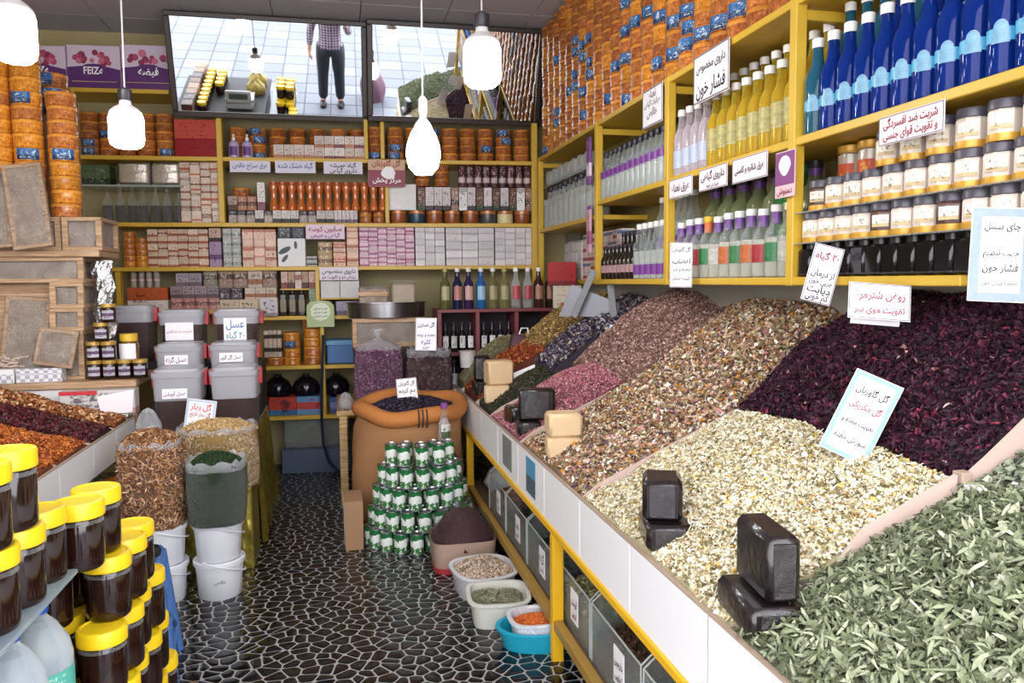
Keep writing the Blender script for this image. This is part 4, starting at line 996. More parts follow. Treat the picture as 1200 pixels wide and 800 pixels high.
# front boards of the upper tier
XT = 1.34
for y0, y1 in ((.58, 1.41), (1.43, 2.41)):
    link('tier_board', MB().bev(XT-.012, XT, y0, y1, .82, 1.0, .002).mesh('tier_board', WHITE, False), counter)
link('corner_post', MB().bev(XT-.014, XT+.016, 1.405, 1.435, .82, 1.02, .002).mesh('corner_post', EDGE, False), counter)
divider(1.42, 1.78, .0, XT, lambda x: 1.0+(x-XT)*.8)
link('bin_floor', MB().prism([(XC, .52), (1.79, .94), (1.79, .92), (XC, .50)], .58, YEND).mesh('bin_floor', PINKBOARD, False), counter)
link('bin_back', MB().box(1.785, 1.80, .58, YEND, .9, 1.425).mesh('bin_back', mat('grey_back', 'a8a69c', .6, noise=(4,.2)), False), counter)
link('front_rail', MB().bev(XC-.02, XC+.02, .58, YEND, .488, .515, .003).mesh('front_rail', YELB, False), counter)
link('shelf_rail', MB().bev(XC-.02, XC+.015, .58, 4.9, .125, .165, .003).mesh('shelf_rail', mat('rail_ochre', 'a8843c', .5, noise=(9,.3)), False), counter)
link('lower_shelf', MB().box(XC+.015, 1.7, .58, 4.9, .13, .15).mesh('lower_shelf', mat('shelf_ply', '6c5640', .7, noise=(9,.3)), False), counter)
link('rear_panel', MB().box(1.5, 1.515, .58, YEND, .0, .8).mesh('rear_panel', mat('rear_ply', '54483c', .8, noise=(9,.3)), False), counter)
for y in (.75, 2.74, 4.74): link('leg', MB().bev(XC-.024, XC+.02, y-.02, y+.02, 0, .49, .003).mesh('leg', YELB, False), counter)

# ---- loose heaps
def tmpl(kind):
    if kind == 'flake': return [(-.5,-.34,.02),(.5,-.28,.1),(.42,.36,0),(-.45,.3,.12),(0,0,-.1)], [(0,1,4),(1,2,4),(2,3,4),(3,0,4)]
    if kind == 'leaf': return [(-.5,0,.05),(-.18,.17,.06),(-.18,0,0),(-.18,-.17,.06),(.2,.14,.03),(.2,0,-.04),(.2,-.14,.03),(.5,0,.12)], [(0,2,1),(0,3,2),(1,2,5),(1,5,4),(2,3,6),(2,6,5),(4,5,7),(5,6,7)]
    if kind == 'curl': return [(-.5,0,.0),(-.2,.1,.14),(-.2,-.08,.1),(.1,.09,.22),(.1,-.07,.2),(.4,.06,.12),(.4,-.05,.1),(.52,0,-.06)], [(0,2,1),(1,2,4),(1,4,3),(3,4,6),(3,6,5),(5,6,7)]
    if kind == 'bud': return [(-.5,0,0),(.5,0,0),(0,.26,0),(0,-.26,0),(0,0,.24),(0,0,-.24)], [(0,2,4),(2,1,4),(1,3,4),(3,0,4),(2,0,5),(1,2,5),(3,1,5),(0,3,5)]
    if kind == 'ball': return [(-.5,0,0),(.5,0,0),(0,.5,0),(0,-.5,0),(0,0,.36),(0,0,-.3)], [(0,2,4),(2,1,4),(1,3,4),(3,0,4),(2,0,5),(1,2,5),(3,1,5),(0,3,5)]
    if kind == 'stick': return [(-.5,.04,0),(-.5,-.04,0),(-.5,0,.07),(.5,.04,.06),(.5,-.04,.06),(.5,0,.13)], [(0,1,4),(0,4,3),(1,2,5),(1,5,4),(2,0,3),(2,3,5)]
def scatter(P, N, kind, size, tilt, rng):
    """pieces of one kind on points P with surface normals N"""
    tv, tf = tmpl(kind); tv = np.array(tv); tf = np.array(tf); n = len(P)
    nn = N + rng.normal(0, tilt, (n, 3)); nn /= np.linalg.norm(nn, axis=1)[:, None]
    h = rng.normal(0, 1, (n, 3)); a = np.cross(h, nn); a /= np.linalg.norm(a, axis=1)[:, None]; b = np.cross(nn, a)
    s = rng.uniform(size[0], size[1], n)[:, None]
    wob = rng.uniform(.7, 1.3, (n, 1))
    V = P[:, None, :] + (tv[None, :, 0, None]*a[:, None, :] + tv[None, :, 1, None]*(b*wob)[:, None, :] + tv[None, :, 2, None]*nn[:, None, :])*s[:, :, None]
    Fc = tf[None] + (np.arange(n)*len(tv))[:, None, None]
    return V.reshape(-1, 3), Fc.reshape(-1, 3)
def surf_mesh(name, Zf, dom, base, pieces, nx=26, ny=26, skirt=.2, seed=1, jitter=.008, center=None, radial=False):
    """Zf(s,t)->(x,y,z) over the unit square; base material; pieces: (kind, count, size, material, tilt)"""
    rng = np.random.RandomState(seed)
    s, t = np.meshgrid(np.linspace(0,1,nx), np.linspace(0,1,ny), indexing='ij')
    X, Y, Z = Zf(s, t)
    Z = Z + rng.uniform(-jitter, jitter, Z.shape)
    V = np.stack([X, Y, Z], -1).reshape(-1, 3)
    idx = np.arange(nx*ny).reshape(nx, ny)
    q = np.stack([idx[:-1,:-1], idx[1:,:-1], idx[1:,1:], idx[:-1,1:]], -1).reshape(-1, 4)
    Tt = np.concatenate([q[:, [0,1,2]], q[:, [0,2,3]]])
    ring = np.concatenate([idx[:,0], idx[-1,1:], idx[-2::-1,-1], idx[0,-2:0:-1]])
    low = V[ring].copy(); low[:, 2] -= skirt
    k0 = len(V); V = np.concatenate([V, low]); L = len(ring)
    sk = []
    for i in range(L):
        j = (i+1) % L
        sk += [(ring[i], k0+i, k0+j), (ring[i], k0+j, ring[j])]
    Tt = np.concatenate([Tt, np.array(sk)])
    Vs, Ts, Ms = [V], [Tt], [np.zeros(len(Tt), int)]
    mats = [base]; off = len(V)
    def pos(u, v):
        x, y, z = Zf(u, v); return np.stack([x, y, z], -1)
    for kind, n, size, mt, tilt in pieces:
        u = rng.uniform(.01, .99, n); v = rng.uniform(.01, .99, n); e = 1e-3
        p = pos(u, v); a = pos(u+e, v)-p; b = pos(u, v+e)-p
        N = np.cross(a, b); N /= np.linalg.norm(N, axis=1)[:, None] + 1e-12; N *= np.where((N[:, :2]*p[:, :2]).sum(1, keepdims=True) < 0, -1, 1) if radial else np.where(N[:, 2:] < 0, -1, 1)
        p = p + N*(rng.uniform(.0, 1., n)*size[1]*.4+.002)[:, None]
        vv, tt = scatter(p, N, kind, size, tilt, rng)
        if mt not in mats: mats.append(mt)
        Vs.append(vv); Ts.append(tt+off); Ms.append(np.full(len(tt), mats.index(mt))); off += len(vv)
    V = np.concatenate(Vs)
    if center is not None: V = V - np.array(center)
    return tri_mesh(name, V, np.concatenate(Ts), mats, np.concatenate(Ms))
def bumps(x, y, k, amp):
    return amp*(np.sin(x*17+k)*np.cos(y*13+k*2.1) + .6*np.sin(x*31+y*23+k*3))
def heap(name, label, x0, x1, y0, y1, prof, base, pieces, bulge=.04, edge=.05, seed=1, skirt=.16, lump=.006, group=None, nx=28, ny=28, cat='herb heap'):
    """prof: [(x, z), ...] the slope from the aisle to the wall; edges along Y droop"""
    px = np.array([p[0] for p in prof]); pz = np.array([p[1] for p in prof])
    c = ((x0+x1)/2, (y0+y1)/2, float(np.interp((x0+x1)/2, px, pz)))
    def Zf(s, t):
        x = x0+(x1-x0)*s; y = y0+(y1-y0)*t
        z = np.interp(x, px, pz) + bulge*np.sin(pi*np.clip(t,0,1))*np.sin(pi*np.clip(s,0,1)) - edge*np.abs(2*t-1)**3*(.25+.75*s) + bumps(x, y, seed, lump)
        return x, y, z
    me = surf_mesh(name, Zf, None, base, pieces, nx, ny, skirt, seed, center=c)
    return tag(link(name, me, None, T(*c)), label, cat, group, 'stuff')
def ground(key, hexc, scale=90): return mat('ground_' + key, hexc, .9, noise=(scale, .6), bump=(scale, .8, .01))
CHAM = island('chamomile', [('e2dac2', 6), ('d2c8a8', 5), ('b8ac88', 4), ('f2eee0', 4), ('94865c', 2.5), ('746a48', 2.5), ('d4b250', .9), ('b07840', .5)])
MIXP = island('mixed_petals', [('d0bea4', 5), ('b49474', 5), ('8c6848', 4), ('6c4c38', 3), ('c88638', 1.8), ('5c4c6c', 1.2), ('ece6d8', 3), ('a0986c', 2.5), ('b07c7c', 2), ('4a3830', 2), ('7c7450', 1.5)])
HIB = island('hibiscus', [('38182a', 8), ('281020', 8), ('4a2034', 5), ('5e2438', 2), ('8a2c40', .5), ('1c0c16', 5), ('b08078', .15), ('d8c0b4', .18)], .6, .3)
SAGE = island('sage_leaf', [('7c8468', 6), ('8e9479', 5), ('687053', 5), ('a0a48a', 3), ('545b42', 4), ('b2b49a', 1.2)], .8)
ROSEP = island('rose_buds', [('b06c78', 6), ('9c5866', 6), ('c48a90', 4), ('8c4a58', 3), ('d4aaa8', 2), ('a88878', 1.5)])
BEIGEP = island('beige_petals', [('a8847c', 6), ('94706a', 6), ('bc9c90', 4), ('7c5a54', 4), ('cdb4a4', 2), ('8c7464', 2)])
DARKFL = island('dark_flowers', [('3c3444', 5), ('544a5c', 5), ('7c7484', 4), ('a8a0a8', 3), ('2c2430', 4), ('c8c0b8', 1.5), ('6c5444', 2)])
OCHRE = island('ochre_flowers', [('a88850', 6), ('bc9c64', 5), ('8c6c3c', 5), ('cdb484', 3), ('70542c', 3), ('94844c', 2)])
ORNG = island('orange_petals', [('a8522c', 6), ('8c3c20', 5), ('c46c3c', 4), ('6c2c18', 3), ('b88458', 2)])
DGRN = island('dark_tea', [('3c3c2c', 6), ('4c4c38', 5), ('2c2c22', 5), ('646048', 3)])
OLIV = island('olive_seed', [('8c8464', 6), ('a09874', 5), ('746c50', 4), ('b4ac88', 3)])
GRYG = island('grey_herb', [('7c8470', 5), ('949c88', 4), ('646c58', 4), ('a8ac98', 2)])
heap('sage_leaves', 'heap of loose pale green sage leaves in the front bin', .782, 1.36, .50, 1.413, [(.785,.727),(.95,.81),(1.15,.92),(1.36,1.02)], ground('sage', '707860'), [('leaf', 8000, (.016,.042), SAGE, .75), ('curl', 5200, (.02,.05), SAGE, .8), ('stick', 300, (.03,.06), SAGE, .5)], .05, .05, 3, group=None)
heap('grey_herb', 'low heap of grey green crumbled herb behind the sage', 1.345, 1.77, .62, 1.41, [(1.345,1.0),(1.5,1.07),(1.77,1.2)], ground('grey', '565c4a'), [('flake', 3500, (.008,.02), GRYG, .7)], .03, .03, 4)
heap('chamomile_flowers', 'broad heap of cream dried chamomile flowers', .782, 1.335, 1.427, 2.41, [(.785,.726),(1.0,.835),(1.2,.945),(1.335,1.015)], ground('cham', 'bcb08c'), [('ball', 15000, (.006,.013), CHAM, .8), ('flake', 8500, (.008,.017), CHAM, .9), ('stick', 900, (.015,.03), CHAM, .6)], .035, .02, 5)
heap('hibiscus_petals', 'tall heap of dark red hibiscus petals against the wall', 1.345, 1.78, 1.43, 2.44, [(1.345,1.01),(1.45,1.12),(1.6,1.27),(1.78,1.40)], ground('hib', '241018'), [('flake', 11000, (.008,.022), HIB, 1.1), ('curl', 7000, (.010,.028), HIB, 1.1)], .05, .10, 6, .22)
heap('mixed_flowers', 'broad heap of mixed dried flower petals in many colours', .782, 1.78, 2.43, 3.33, [(.785,.728),(1.1,.885),(1.4,1.06),(1.6,1.22),(1.78,1.36)], ground('mix', '8c7058'), [('flake', 14000, (.009,.022), MIXP, .9), ('ball', 5000, (.007,.015), MIXP, .8), ('curl', 3000, (.012,.028), MIXP, .9)], .05, .05, 7)
heap('rose_buds', 'heap of pink dried rose buds beside the mixed petals', .782, 1.30, 3.35, 4.05, [(.785,.726),(.95,.82),(1.15,.95),(1.30,1.01)], ground('rose', '7c4a54'), [('bud', 7000, (.009,.017), ROSEP, .8)], .05, .05, 8)
heap('beige_petals', 'tall heap of fine dusty pink petals beneath the labelled bottles', 1.28, 1.78, 3.30, 4.22, [(1.28,1.0),(1.4,1.12),(1.6,1.28),(1.78,1.39)], ground('beige', '7a5c54'), [('flake', 9000, (.007,.015), BEIGEP, .8)], .05, .16, 9, .23)
heap('dark_tea', 'dark green dried leaf heap next to the rose buds', .80, 1.2, 4.06, 4.50, [(.785,.73),(1.0,.86),(1.2,.95)], ground('tea', '34342a'), [('flake', 2600, (.006,.014), DGRN, .8)], .03, .03, 10)
heap('dark_blossoms', 'heap of dark violet and white dried blossoms', 1.15, 1.76, 4.16, 4.66, [(1.15,.96),(1.4,1.14),(1.76,1.36)], ground('blos', '38303c'), [('flake', 4500, (.012,.024), DARKFL, .9)], .04, .06, 11, .25)
heap('orange_blossoms', 'low heap of rusty orange dried petals', .80, 1.22, 4.52, 5.06, [(.785,.735),(1.0,.93),(1.22,1.06)], ground('orng', '6a3018'), [('flake', 3000, (.009,.018), ORNG, .8)], .03, .03, 12)
heap('ochre_blossoms', 'tall heap of golden ochre dried blossoms near the red boxes', 1.12, 1.72, 4.62, 5.2, [(1.12,1.0),(1.35,1.16),(1.55,1.30),(1.72,1.36)], ground('ochre', '70562c'), [('flake', 5000, (.009,.018), OCHRE, .9)], .04, .12, 13, .3)
heap('olive_seeds', 'low olive beige heap at the far end of the counter', .80, 1.25, 5.08, 5.385, [(.785,.76),(.95,.95),(1.1,1.05),(1.25,1.07)], ground('oliv', '6c6648'), [('bud', 2600, (.006,.012), OLIV, .8)], .02, .06, 14, .2)

# ---- wrapped blocks standing on the heaps
BLK = mat('black_block', '1e1618', .26, noise=(12,.4), bump=(34,.35,.006), coat=.25)
BGB = mat('beige_block', 'd6b890', .5, noise=(14,.2), bump=(20,.2,.006))
def block(w, d, h, mt, wrap=True):
    P = [('block_body', MB().bev(-w/2, w/2, -d/2, d/2, 0, h, .012).mesh('block_body', mt))]
    if wrap: P.append(('film_fold', MB().bev(-w*.32, w*.32, -d/2-.0025, -d/2+.004, h*.10, h*.90, .002).mesh('film_fold', crinkle('block_film', scale=30, amt=.12))))
    return P
BL = [ # x, y, z, w(X), d(Y), h, yaw, material, label
 (.850, 1.42, .728, .125, .20, .070, -8, BLK, 'flat black wrapped block under the tall upright block by the sage'),
 (.862, 1.42, .798, .072, .175, .140, -8, BLK, 'upright black wrapped block standing by the sage leaves'),
 (.848, 1.905, .738, .125, .17, .070, -14, BLK, 'flat black wrapped block lying at the edge of the chamomile'),
 (.846, 1.925, .808, .105, .14, .110, -22, BLK, 'upright black wrapped block standing on the flat one in chamomile'),
 (.850, 3.47, .738, .12, .15, .06, -6, BLK, 'flat black wrapped block at the edge of the rose buds'),
 (.890, 3.47, .798, .17, .075, .15, -12, BLK, 'large black wrapped block standing upright before the rose buds'),
 (.862, 2.93, .745, .14, .12, .085, -10, BGB, 'lower beige block at the edge of the mixed petals'),
 (.862, 2.93, .830, .135, .115, .095, -4, BGB, 'upper beige block stacked at the edge of the mixed petals'),
 (.870, 4.30, .755, .15, .12, .10, -10, BGB, 'lower beige block at the edge of the dark tea'),
 (.885, 4.33, .855, .15, .12, .14, 6, BGB, 'upper beige block standing between two black blocks'),
 (.830, 4.60, .755, .10, .10, .09, 4, BLK, 'small black wrapped block under the far black block'),
 (.840, 4.62, .845, .10, .10, .15, -8, BLK, 'black wrapped block standing beside the upper beige block'),
 (.840, 3.68, .745, .09, .12, .09, 10, BLK, 'small black wrapped block behind the large black block'),
]
for x, y, z, w, d, h, a, mt, lb in BL: put(block(w, d, h, mt, mt is BLK), 'wrapped_block', lb, 'block', T(x, y, z) @ RZ(radians(a)), 'wrapped blocks on the counter')

# ---- price cards stuck in the heaps
def heap_card(x, y, Y, hpx, wpx, lines, label, lean=0, yaw=20, back=18, border=None, bg=None, stand=False, sink=.02):
    if Y < 0:                       # given the distance from the aisle line instead
        u_, z = sr(x, y, -Y-1.5); X, Y = -Y, -u_
    else: X, z = sy(x, y, Y)
    d = (Vector((X, Y, z))-EYEV).dot(fwd)
    k = d/F_PX
    M = T(X, Y, z) @ RZ(radians(-yaw)) @ RX(radians(-back)) @ RY(radians(lean)) @ T(0, 0, -sink)
    return card_sign(M, wpx*k, hpx*k+sink, lines, label, 'price cards in the herb heaps', border=border, bg=bg, stand=stand)
CY_ = mat('cyan_border', '8cc4d4', .5, noise=(30,.15)); BL_ = mat('blue_border', '8c9cd8', .5, noise=(60,.5)); LB_ = mat('pale_blue_card', 'b8c8d8', .5)
heap_card(990, 526, 1.70, 92, 55, [('گل گاوزبان', .80, .05, 'black'), ('گل مکزیکی', .62, .05, 'maroon'), ('تقویت معده و', .42, .05, 'black'), ('سوزش معده', .22, .05, 'black')], 'cyan bordered card leaning between chamomile and hibiscus', lean=24, yaw=28, back=4, border=(CY_, .013))
heap_card(1170, 343, -1.40, 100, 66, [('چای سنبل', .80, .05, 'black'), ('جهت تنظیم', .52, .06, 'black'), ('فشار خون', .36, .06, 'black'), ('تصفیه کردن خون', .20, .06, 'black')], 'large card with ornate blue border standing in the hibiscus', lean=3, yaw=25, back=5, border=(BL_, .02), bg=mat('card_white', 'eef2f4', .5))
heap_card(957, 347, -1.42, 62, 34, [('۴۰ گیاه', .80, .07, 'maroon'), ('از درمان', .50, .03, 'black'), ('چربی خون', .36, .03, 'black'), ('دیابت', .22, .03, 'black'), ('کم خونی', .10, .03, 'black')], 'white forty-herb card with red heading leaning on the shelf edge', lean=16, yaw=20, back=10, border=(GB, .004))
heap_card(1030, 366, -1.40, 36, 68, [('روغن شترمرغ', .66, .06, 'maroon'), ('تقویت موی سر', .26, .04, 'maroon')], 'wide white tent card with red writing beside the hibiscus heap', lean=5, yaw=25, back=20, border=(GB, .004), stand=True)
heap_card(798, 331, -1.42, 47, 26, [('گل گاوزبان', .84, .05, 'black'), ('اعصاب', .58, .03, 'black'), ('معده و کبد', .40, .03, 'black'), ('کیسه صفرا', .2, .03, 'black')], 'narrow white card standing on top of the dusty pink heap', lean=1, yaw=20, back=6, border=(GB, .004))
heap_card(713, 428, 3.95, 48, 18, [('آرام بخش', .66, .04, 'black'), ('اعصاب', .42, .04, 'black'), ('خواب', .2, .04, 'black')], 'narrow pale blue card leaning between rose buds and dusty petals', lean=14, yaw=15, back=14, border=(LB_, .008))
heap_card(670, 416, 4.5, 17, 13, [('دم کرده', .6, .04, 'grey')], 'tiny white card on the dark blossoms', lean=10, yaw=15, back=15)
heap_card(623, 437, 4.5, 14, 44, [('بابونه', .5, .03, 'white')], 'blank white strip of card beside the dark tea', lean=-24, yaw=10, back=25)
put([('tin_body', MB().lathe([(0,0),(.04,0),(.042,.003),(.042,.05),(.04,.052)], 16).mesh('tin_body', mat('sage_tin', '8c9484', .3, metal=.4))), ('lid', MB().lathe([(.043,.05),(.044,.052),(.044,.066),(0,.067)], 16).mesh('lid', mat('silver_lid', 'b8bcb4', .3, metal=.5)))], 'small_tin', 'small round sage green tin beside the blank card strip', 'tin', T(*sy(653, 423, 4.45)[:1], 4.45, sy(653, 423, 4.45)[1]-.01))

# ---- clear bins with loose goods on the lower shelf
ACR = glass('acrylic', 'c8ccc8', .05, .08, edge=.22)
ACE = glass('acrylic_edge', 'd8dcd8', .55, .15)
BINC = [('rusty orange lentils', ORNG, 'a04a20', 0), ('black seeds', island('black_seed', [('1c181a', 6), ('2c2628', 5), ('3c3436', 3), ('100e10', 4)]), '1c181a', 0), ('brown bark', island('bark', [('5c4434', 5), ('4a3426', 5), ('74583f', 3)]), '4c382a', 0), ('yellow grey herb', OLIV, '8c8050', 0), ('dark dried leaves', island('dk', [('2a2a30', 5), ('1c1c22', 5), ('3c3c44', 2)]), '22222a', 0), ('green leaves', DGRN, '3c4430', 0), ('red petals', ORNG, '6c2c24', 0)]
for k in range(7):
    nm, im, gc, _ = BINC[k]
    y0 = 1.06+.46*k; y1 = y0+.44
    r = thing('acrylic_bin', 'clear bin of %s on the lower shelf' % nm, 'bin', T(XC+.03, (y0+y1)/2, .15), 'clear bins on the lower shelf')
    hy = .22
    link('front_pane', MB().box(0, .004, -hy, hy, 0, .205).mesh('front_pane', ACR, False), r)
    for s_ in (-1, 1):
        link('side_pane', MB().prism([(0,0),(.55,0),(.55,.34),(.12,.31),(0,.205)], s_*hy-.002, s_*hy+.002).mesh('side_pane', ACR, False), r)
        link('pane_edge', MB().tube([(0, s_*hy, .0), (0, s_*hy, .205), (.12, s_*hy, .31), (.5, s_*hy, .335)], .003, 5).mesh('pane_edge', ACE, False), r)
    link('pane_edge', MB().tube([(.001, -hy, .205), (.001, hy, .205)], .003, 5).mesh('pane_edge', ACE, False), r)
    def Zf(s, t, k=k):
        x = .012+.5*s; y = (-hy+.012)+(2*hy-.024)*t
        return x, y, .10+.05*s+.09*np.sin(pi*np.clip(s,0,1))*np.sin(pi*np.clip(t,0,1)) + bumps(x, y, k, .006)
    c = link('contents', surf_mesh('contents', Zf, None, ground('bin%d' % k, gc), [('flake', 1800, (.008,.02), im, .8)], 14, 14, .085, 30+k), r); c['kind'] = 'stuff'
    tg = link('price_tag', MB().bev(-.004, -.001, -.045, .045, .05, .17, .001).mesh('price_tag', PAPER, False), r, T(0, -.05, 0))
    lettering(tg, ('سماق', 'زیره', 'دارچین', 'آویشن', 'گزنه', 'نعنا', 'زعفران')[k], 0, 0, .05, 'black', maxw=.07, M=T(-.0045, 0, .125) @ RZ(-pi/2), y=-.0005)
    lettering(tg, 'کیلویی', 0, 0, .03, 'black', maxw=.06, M=T(-.0045, 0, .08) @ RZ(-pi/2), y=-.0005)
# white bundle and red-striped bag pushed under the counter
def lumpy(rx, ry, h, seed, n=26, m=12, mt=None, name='bag', p=.5):
    rr = np.random.RandomState(seed); R = []
    ph = rr.uniform(0, 6.28, 6)
    for j in range(m+1):
        f = j/m; z = h*f
        s_ = (.82+.18*sin(pi*min(1, f*1.3))) * (1 if f < .55 else sqrt(max(0, 1-((f-.55)/.45)**2))*.98+.02)
        ring = []
        for i in range(n):
            a = 2*pi*i/n
            w = 1+.05*sin(3*a+ph[0]+f*3)+.035*sin(7*a+ph[1]-f*5)+.02*sin(11*a+ph[2]+f*9)
            ring.append((rx*s_*w*cos(a), ry*s_*w*sin(a), z+.012*sin(5*a+ph[3])*f))
        R.append(ring)
    return MB().rings(R).mesh(name, mt)
WPLAS = mat('white_bag', 'd8d6d8', .3, noise=(9,.15), bump=(16,.8,.02))
X, z = sy(578, 545, 4.45)
put([('bag_body', lumpy(.16, .20, .17, 4, mt=WPLAS)), ('red_stripe', MB().tube([(-.12,-.10,.12),(-.03,-.14,.15),(.06,-.1,.165),(.12,-.02,.168)], .012, 6).mesh('red_stripe', mat('red_stripe', 'b83c4c', .4)))], 'plastic_bag', 'crumpled white plastic bag with red stripe on the lower shelf', 'bag', T(1.02, 4.58, .15) @ RZ(.3))
# ================================================================== middle: sack, cans, bags, crates, rack
BURL = NT('burlap'); _w = BURL.n('ShaderNodeTexWave'); _w.inputs['Scale'].default_value = 38; _w.inputs['Distortion'].default_value = 2.5; _w.bands_direction = 'Z'
BURL.l(BURL.coord(), _w.inputs['Vector'])
BURL.base(BURL.mix(BURL.math('MULTIPLY', _w.outputs['Fac'], .5), srgb('a87a50'), srgb('7c5534'))); BURL.b.inputs['Roughness'].default_value = .85; BURL.bump(_w.outputs['Fac'], .3, .004)
BURL = BURL.mat
# open burlap sack of dark purple blossoms
sx_, sy_c = .408, 4.70
sk = thing('burlap_sack', 'large open burlap sack with rolled orange rim full of dark blossoms', 'sack', T(sx_, sy_c, 0))
R = []
for z, rx, ry in ((.0,.24,.20),(.03,.30,.24),(.15,.33,.26),(.30,.34,.27),(.45,.335,.265),(.58,.325,.26),(.68,.31,.25)):
    R.append([((rx*(1+.03*sin(3*a+z*9)+.02*sin(7*a-z*14)))*cos(a)-.05*(1-z/.7), (ry*(1+.03*sin(4*a+z*7)))*sin(a), z) for a in [2*pi*i/40 for i in range(40)]])
link('sack_body', MB().rings(R, cap1=False).mesh('sack_body', BURL), sk)
RIMM = mat('rolled_rim', 'c07a3c', .8, noise=(30,.3), bump=(60,.4,.006))
link('rolled_rim', MB().tube([((.305+.012*sin(3*a))*cos(a), (.245+.01*sin(5*a))*sin(a), .685+.03*sin(a)+.012*sin(4*a)) for a in [2*pi*i/40 for i in range(40)]], .05, 10, closed=True).mesh('rolled_rim', RIMM), sk)
for k in range(3): link('stripe', MB().tube([(.02+.024*k, -.246-.0525*cos(t_), .655+.0525*sin(t_)) for t_ in [radians(-75+22*q) for q in range(8)]], .0045, 5).mesh('stripe', mat('stripe_dark', '3a2c2c', .8)), sk)
PURB = island('purple_blossom', [('2c2634', 6), ('3a3244', 5), ('1c1822', 5), ('4c4456', 3), ('5c5468', 1.5)])
def disc_heap(cx, cy, z, rx, ry, hgt, base, pieces, name, seed, skirt=.05):
    def Zf(s, t):
        r_ = np.sqrt(np.clip(s, 0, 1)); a = 2*pi*t
        return cx+rx*r_*np.cos(a), cy+ry*r_*np.sin(a), z+hgt*(1-r_**2)+bumps(cx+rx*r_*np.cos(a), ry*r_*np.sin(a), seed, .004)
    return surf_mesh(name, Zf, None, base, pieces, 10, 28, skirt, seed, jitter=.002)
o = link('blossoms', disc_heap(0, 0, .675, .285, .225, .07, ground('purb', '221c28'), [('flake', 4200, (.008,.016), PURB, .9)], 'blossoms', 41), sk); o['kind'] = 'stuff'
X, z = sy(483, 470, 4.62)
def mcard(x, y, Y, hpx, wpx, lines, label, lean=0, yaw=12, back=8, **kw):
    X, z = sy(x, y, Y); d = (Vector((X, Y, z))-EYEV).dot(fwd); k = d/F_PX
    return card_sign(T(X, Y, z) @ RZ(radians(-yaw)) @ RX(radians(-back)) @ RY(radians(lean)) @ T(0,0,-.01), wpx*k, hpx*k+.01, lines, label, 'cards among the sacks', **kw)
mcard(478, 469, 4.66, 26, 24, [('گل گاوزبان', .78, .06, 'black'), ('دم کرده', .48, .035, 'black'), ('آرام بخش اعصاب', .2, .03, 'black')], 'white card with four lines standing in the dark blossoms', -5, border=(GB, .004))
# pyramid of green tomato cans
CANG = NT('can_print'); _v = CANG.coord(); _s = CANG.n('ShaderNodeSeparateXYZ'); CANG.l(_v, _s.inputs[0])
_ang = CANG.math('ARCTAN2', _s.outputs['Y'], _s.outputs['X'])
_wav = CANG.math('MULTIPLY_ADD', CANG.math('ABSOLUTE', CANG.math('SINE', CANG.math('MULTIPLY', _ang, 1.5))), .022, .062)
_isg = CANG.math('GREATER_THAN', _s.outputs['Z'], _wav)
_c = CANG.mix(_isg, srgb('e4e8e2'), srgb('1f6a38'))
_low = CANG.math('MULTIPLY', CANG.math('LESS_THAN', _s.outputs['Z'], .04), CANG.math('GREATER_THAN', CANG.noise(60, 2, _v), .47))
_c = CANG.mix(_low, _c, srgb('3c7c3c')); CANG.base(_c); CANG.b.inputs['Roughness'].default_value = .28
CANS = [('can_body', MB().lathe([(0,.003),(.034,.003),(.036,.006),(.036,.104),(.034,.106)], 16).mesh('can_body', CANG.mat)),
        ('lid', MB().lathe([(.034,.104),(.0375,.106),(.0375,.111),(.0345,.112),(.033,.108),(0,.108)], 16).mesh('lid', mat('can_metal', 'b8bcc0', .25, metal=.9))),
        ('base_rim', MB().lathe([(.033,.0),(.0372,.001),(.0372,.006),(.034,.008)], 16).mesh('base_rim', mat('can_metal2', 'a8acb0', .3, metal=.9))),
        ('logo_disc', MB().lathe([(.0364,.045),(.0364,.078)], 6, a0=-pi/2-.55, sweep=1.1).mesh('logo_disc', mat('logo_white', 'e8ece8', .4, noise=(70,.25))))]
ccx, ccy = .415, 4.20
for lay, (rad, n) in enumerate(((.285, 10), (.262, 9), (.235, 8), (.205, 7), (.165, 5))):
    for ring in range(2):
        rr_ = rad-ring*.078
        if rr_ < .05: continue
        m_ = n-ring*2
        for k in range(m_):
            a = radians(180+180*(k+.5)/m_)
            put(CANS, 'tomato_can', ['green and white tomato can in the bottom layer of the pyramid', 'green and white tomato can in the second layer up of the pyramid', 'green and white tomato can in the middle layer of the pyramid', 'green and white tomato can in the layer below the top of the pyramid', 'green and white tomato can in the top layer of the pyramid'][lay], 'can', T(ccx+rr_*cos(a), ccy+.10+rr_*.95*sin(a), lay*.112) @ RZ(RND.uniform(-.5, .5)), 'tomato cans in layer %d' % (lay+1))
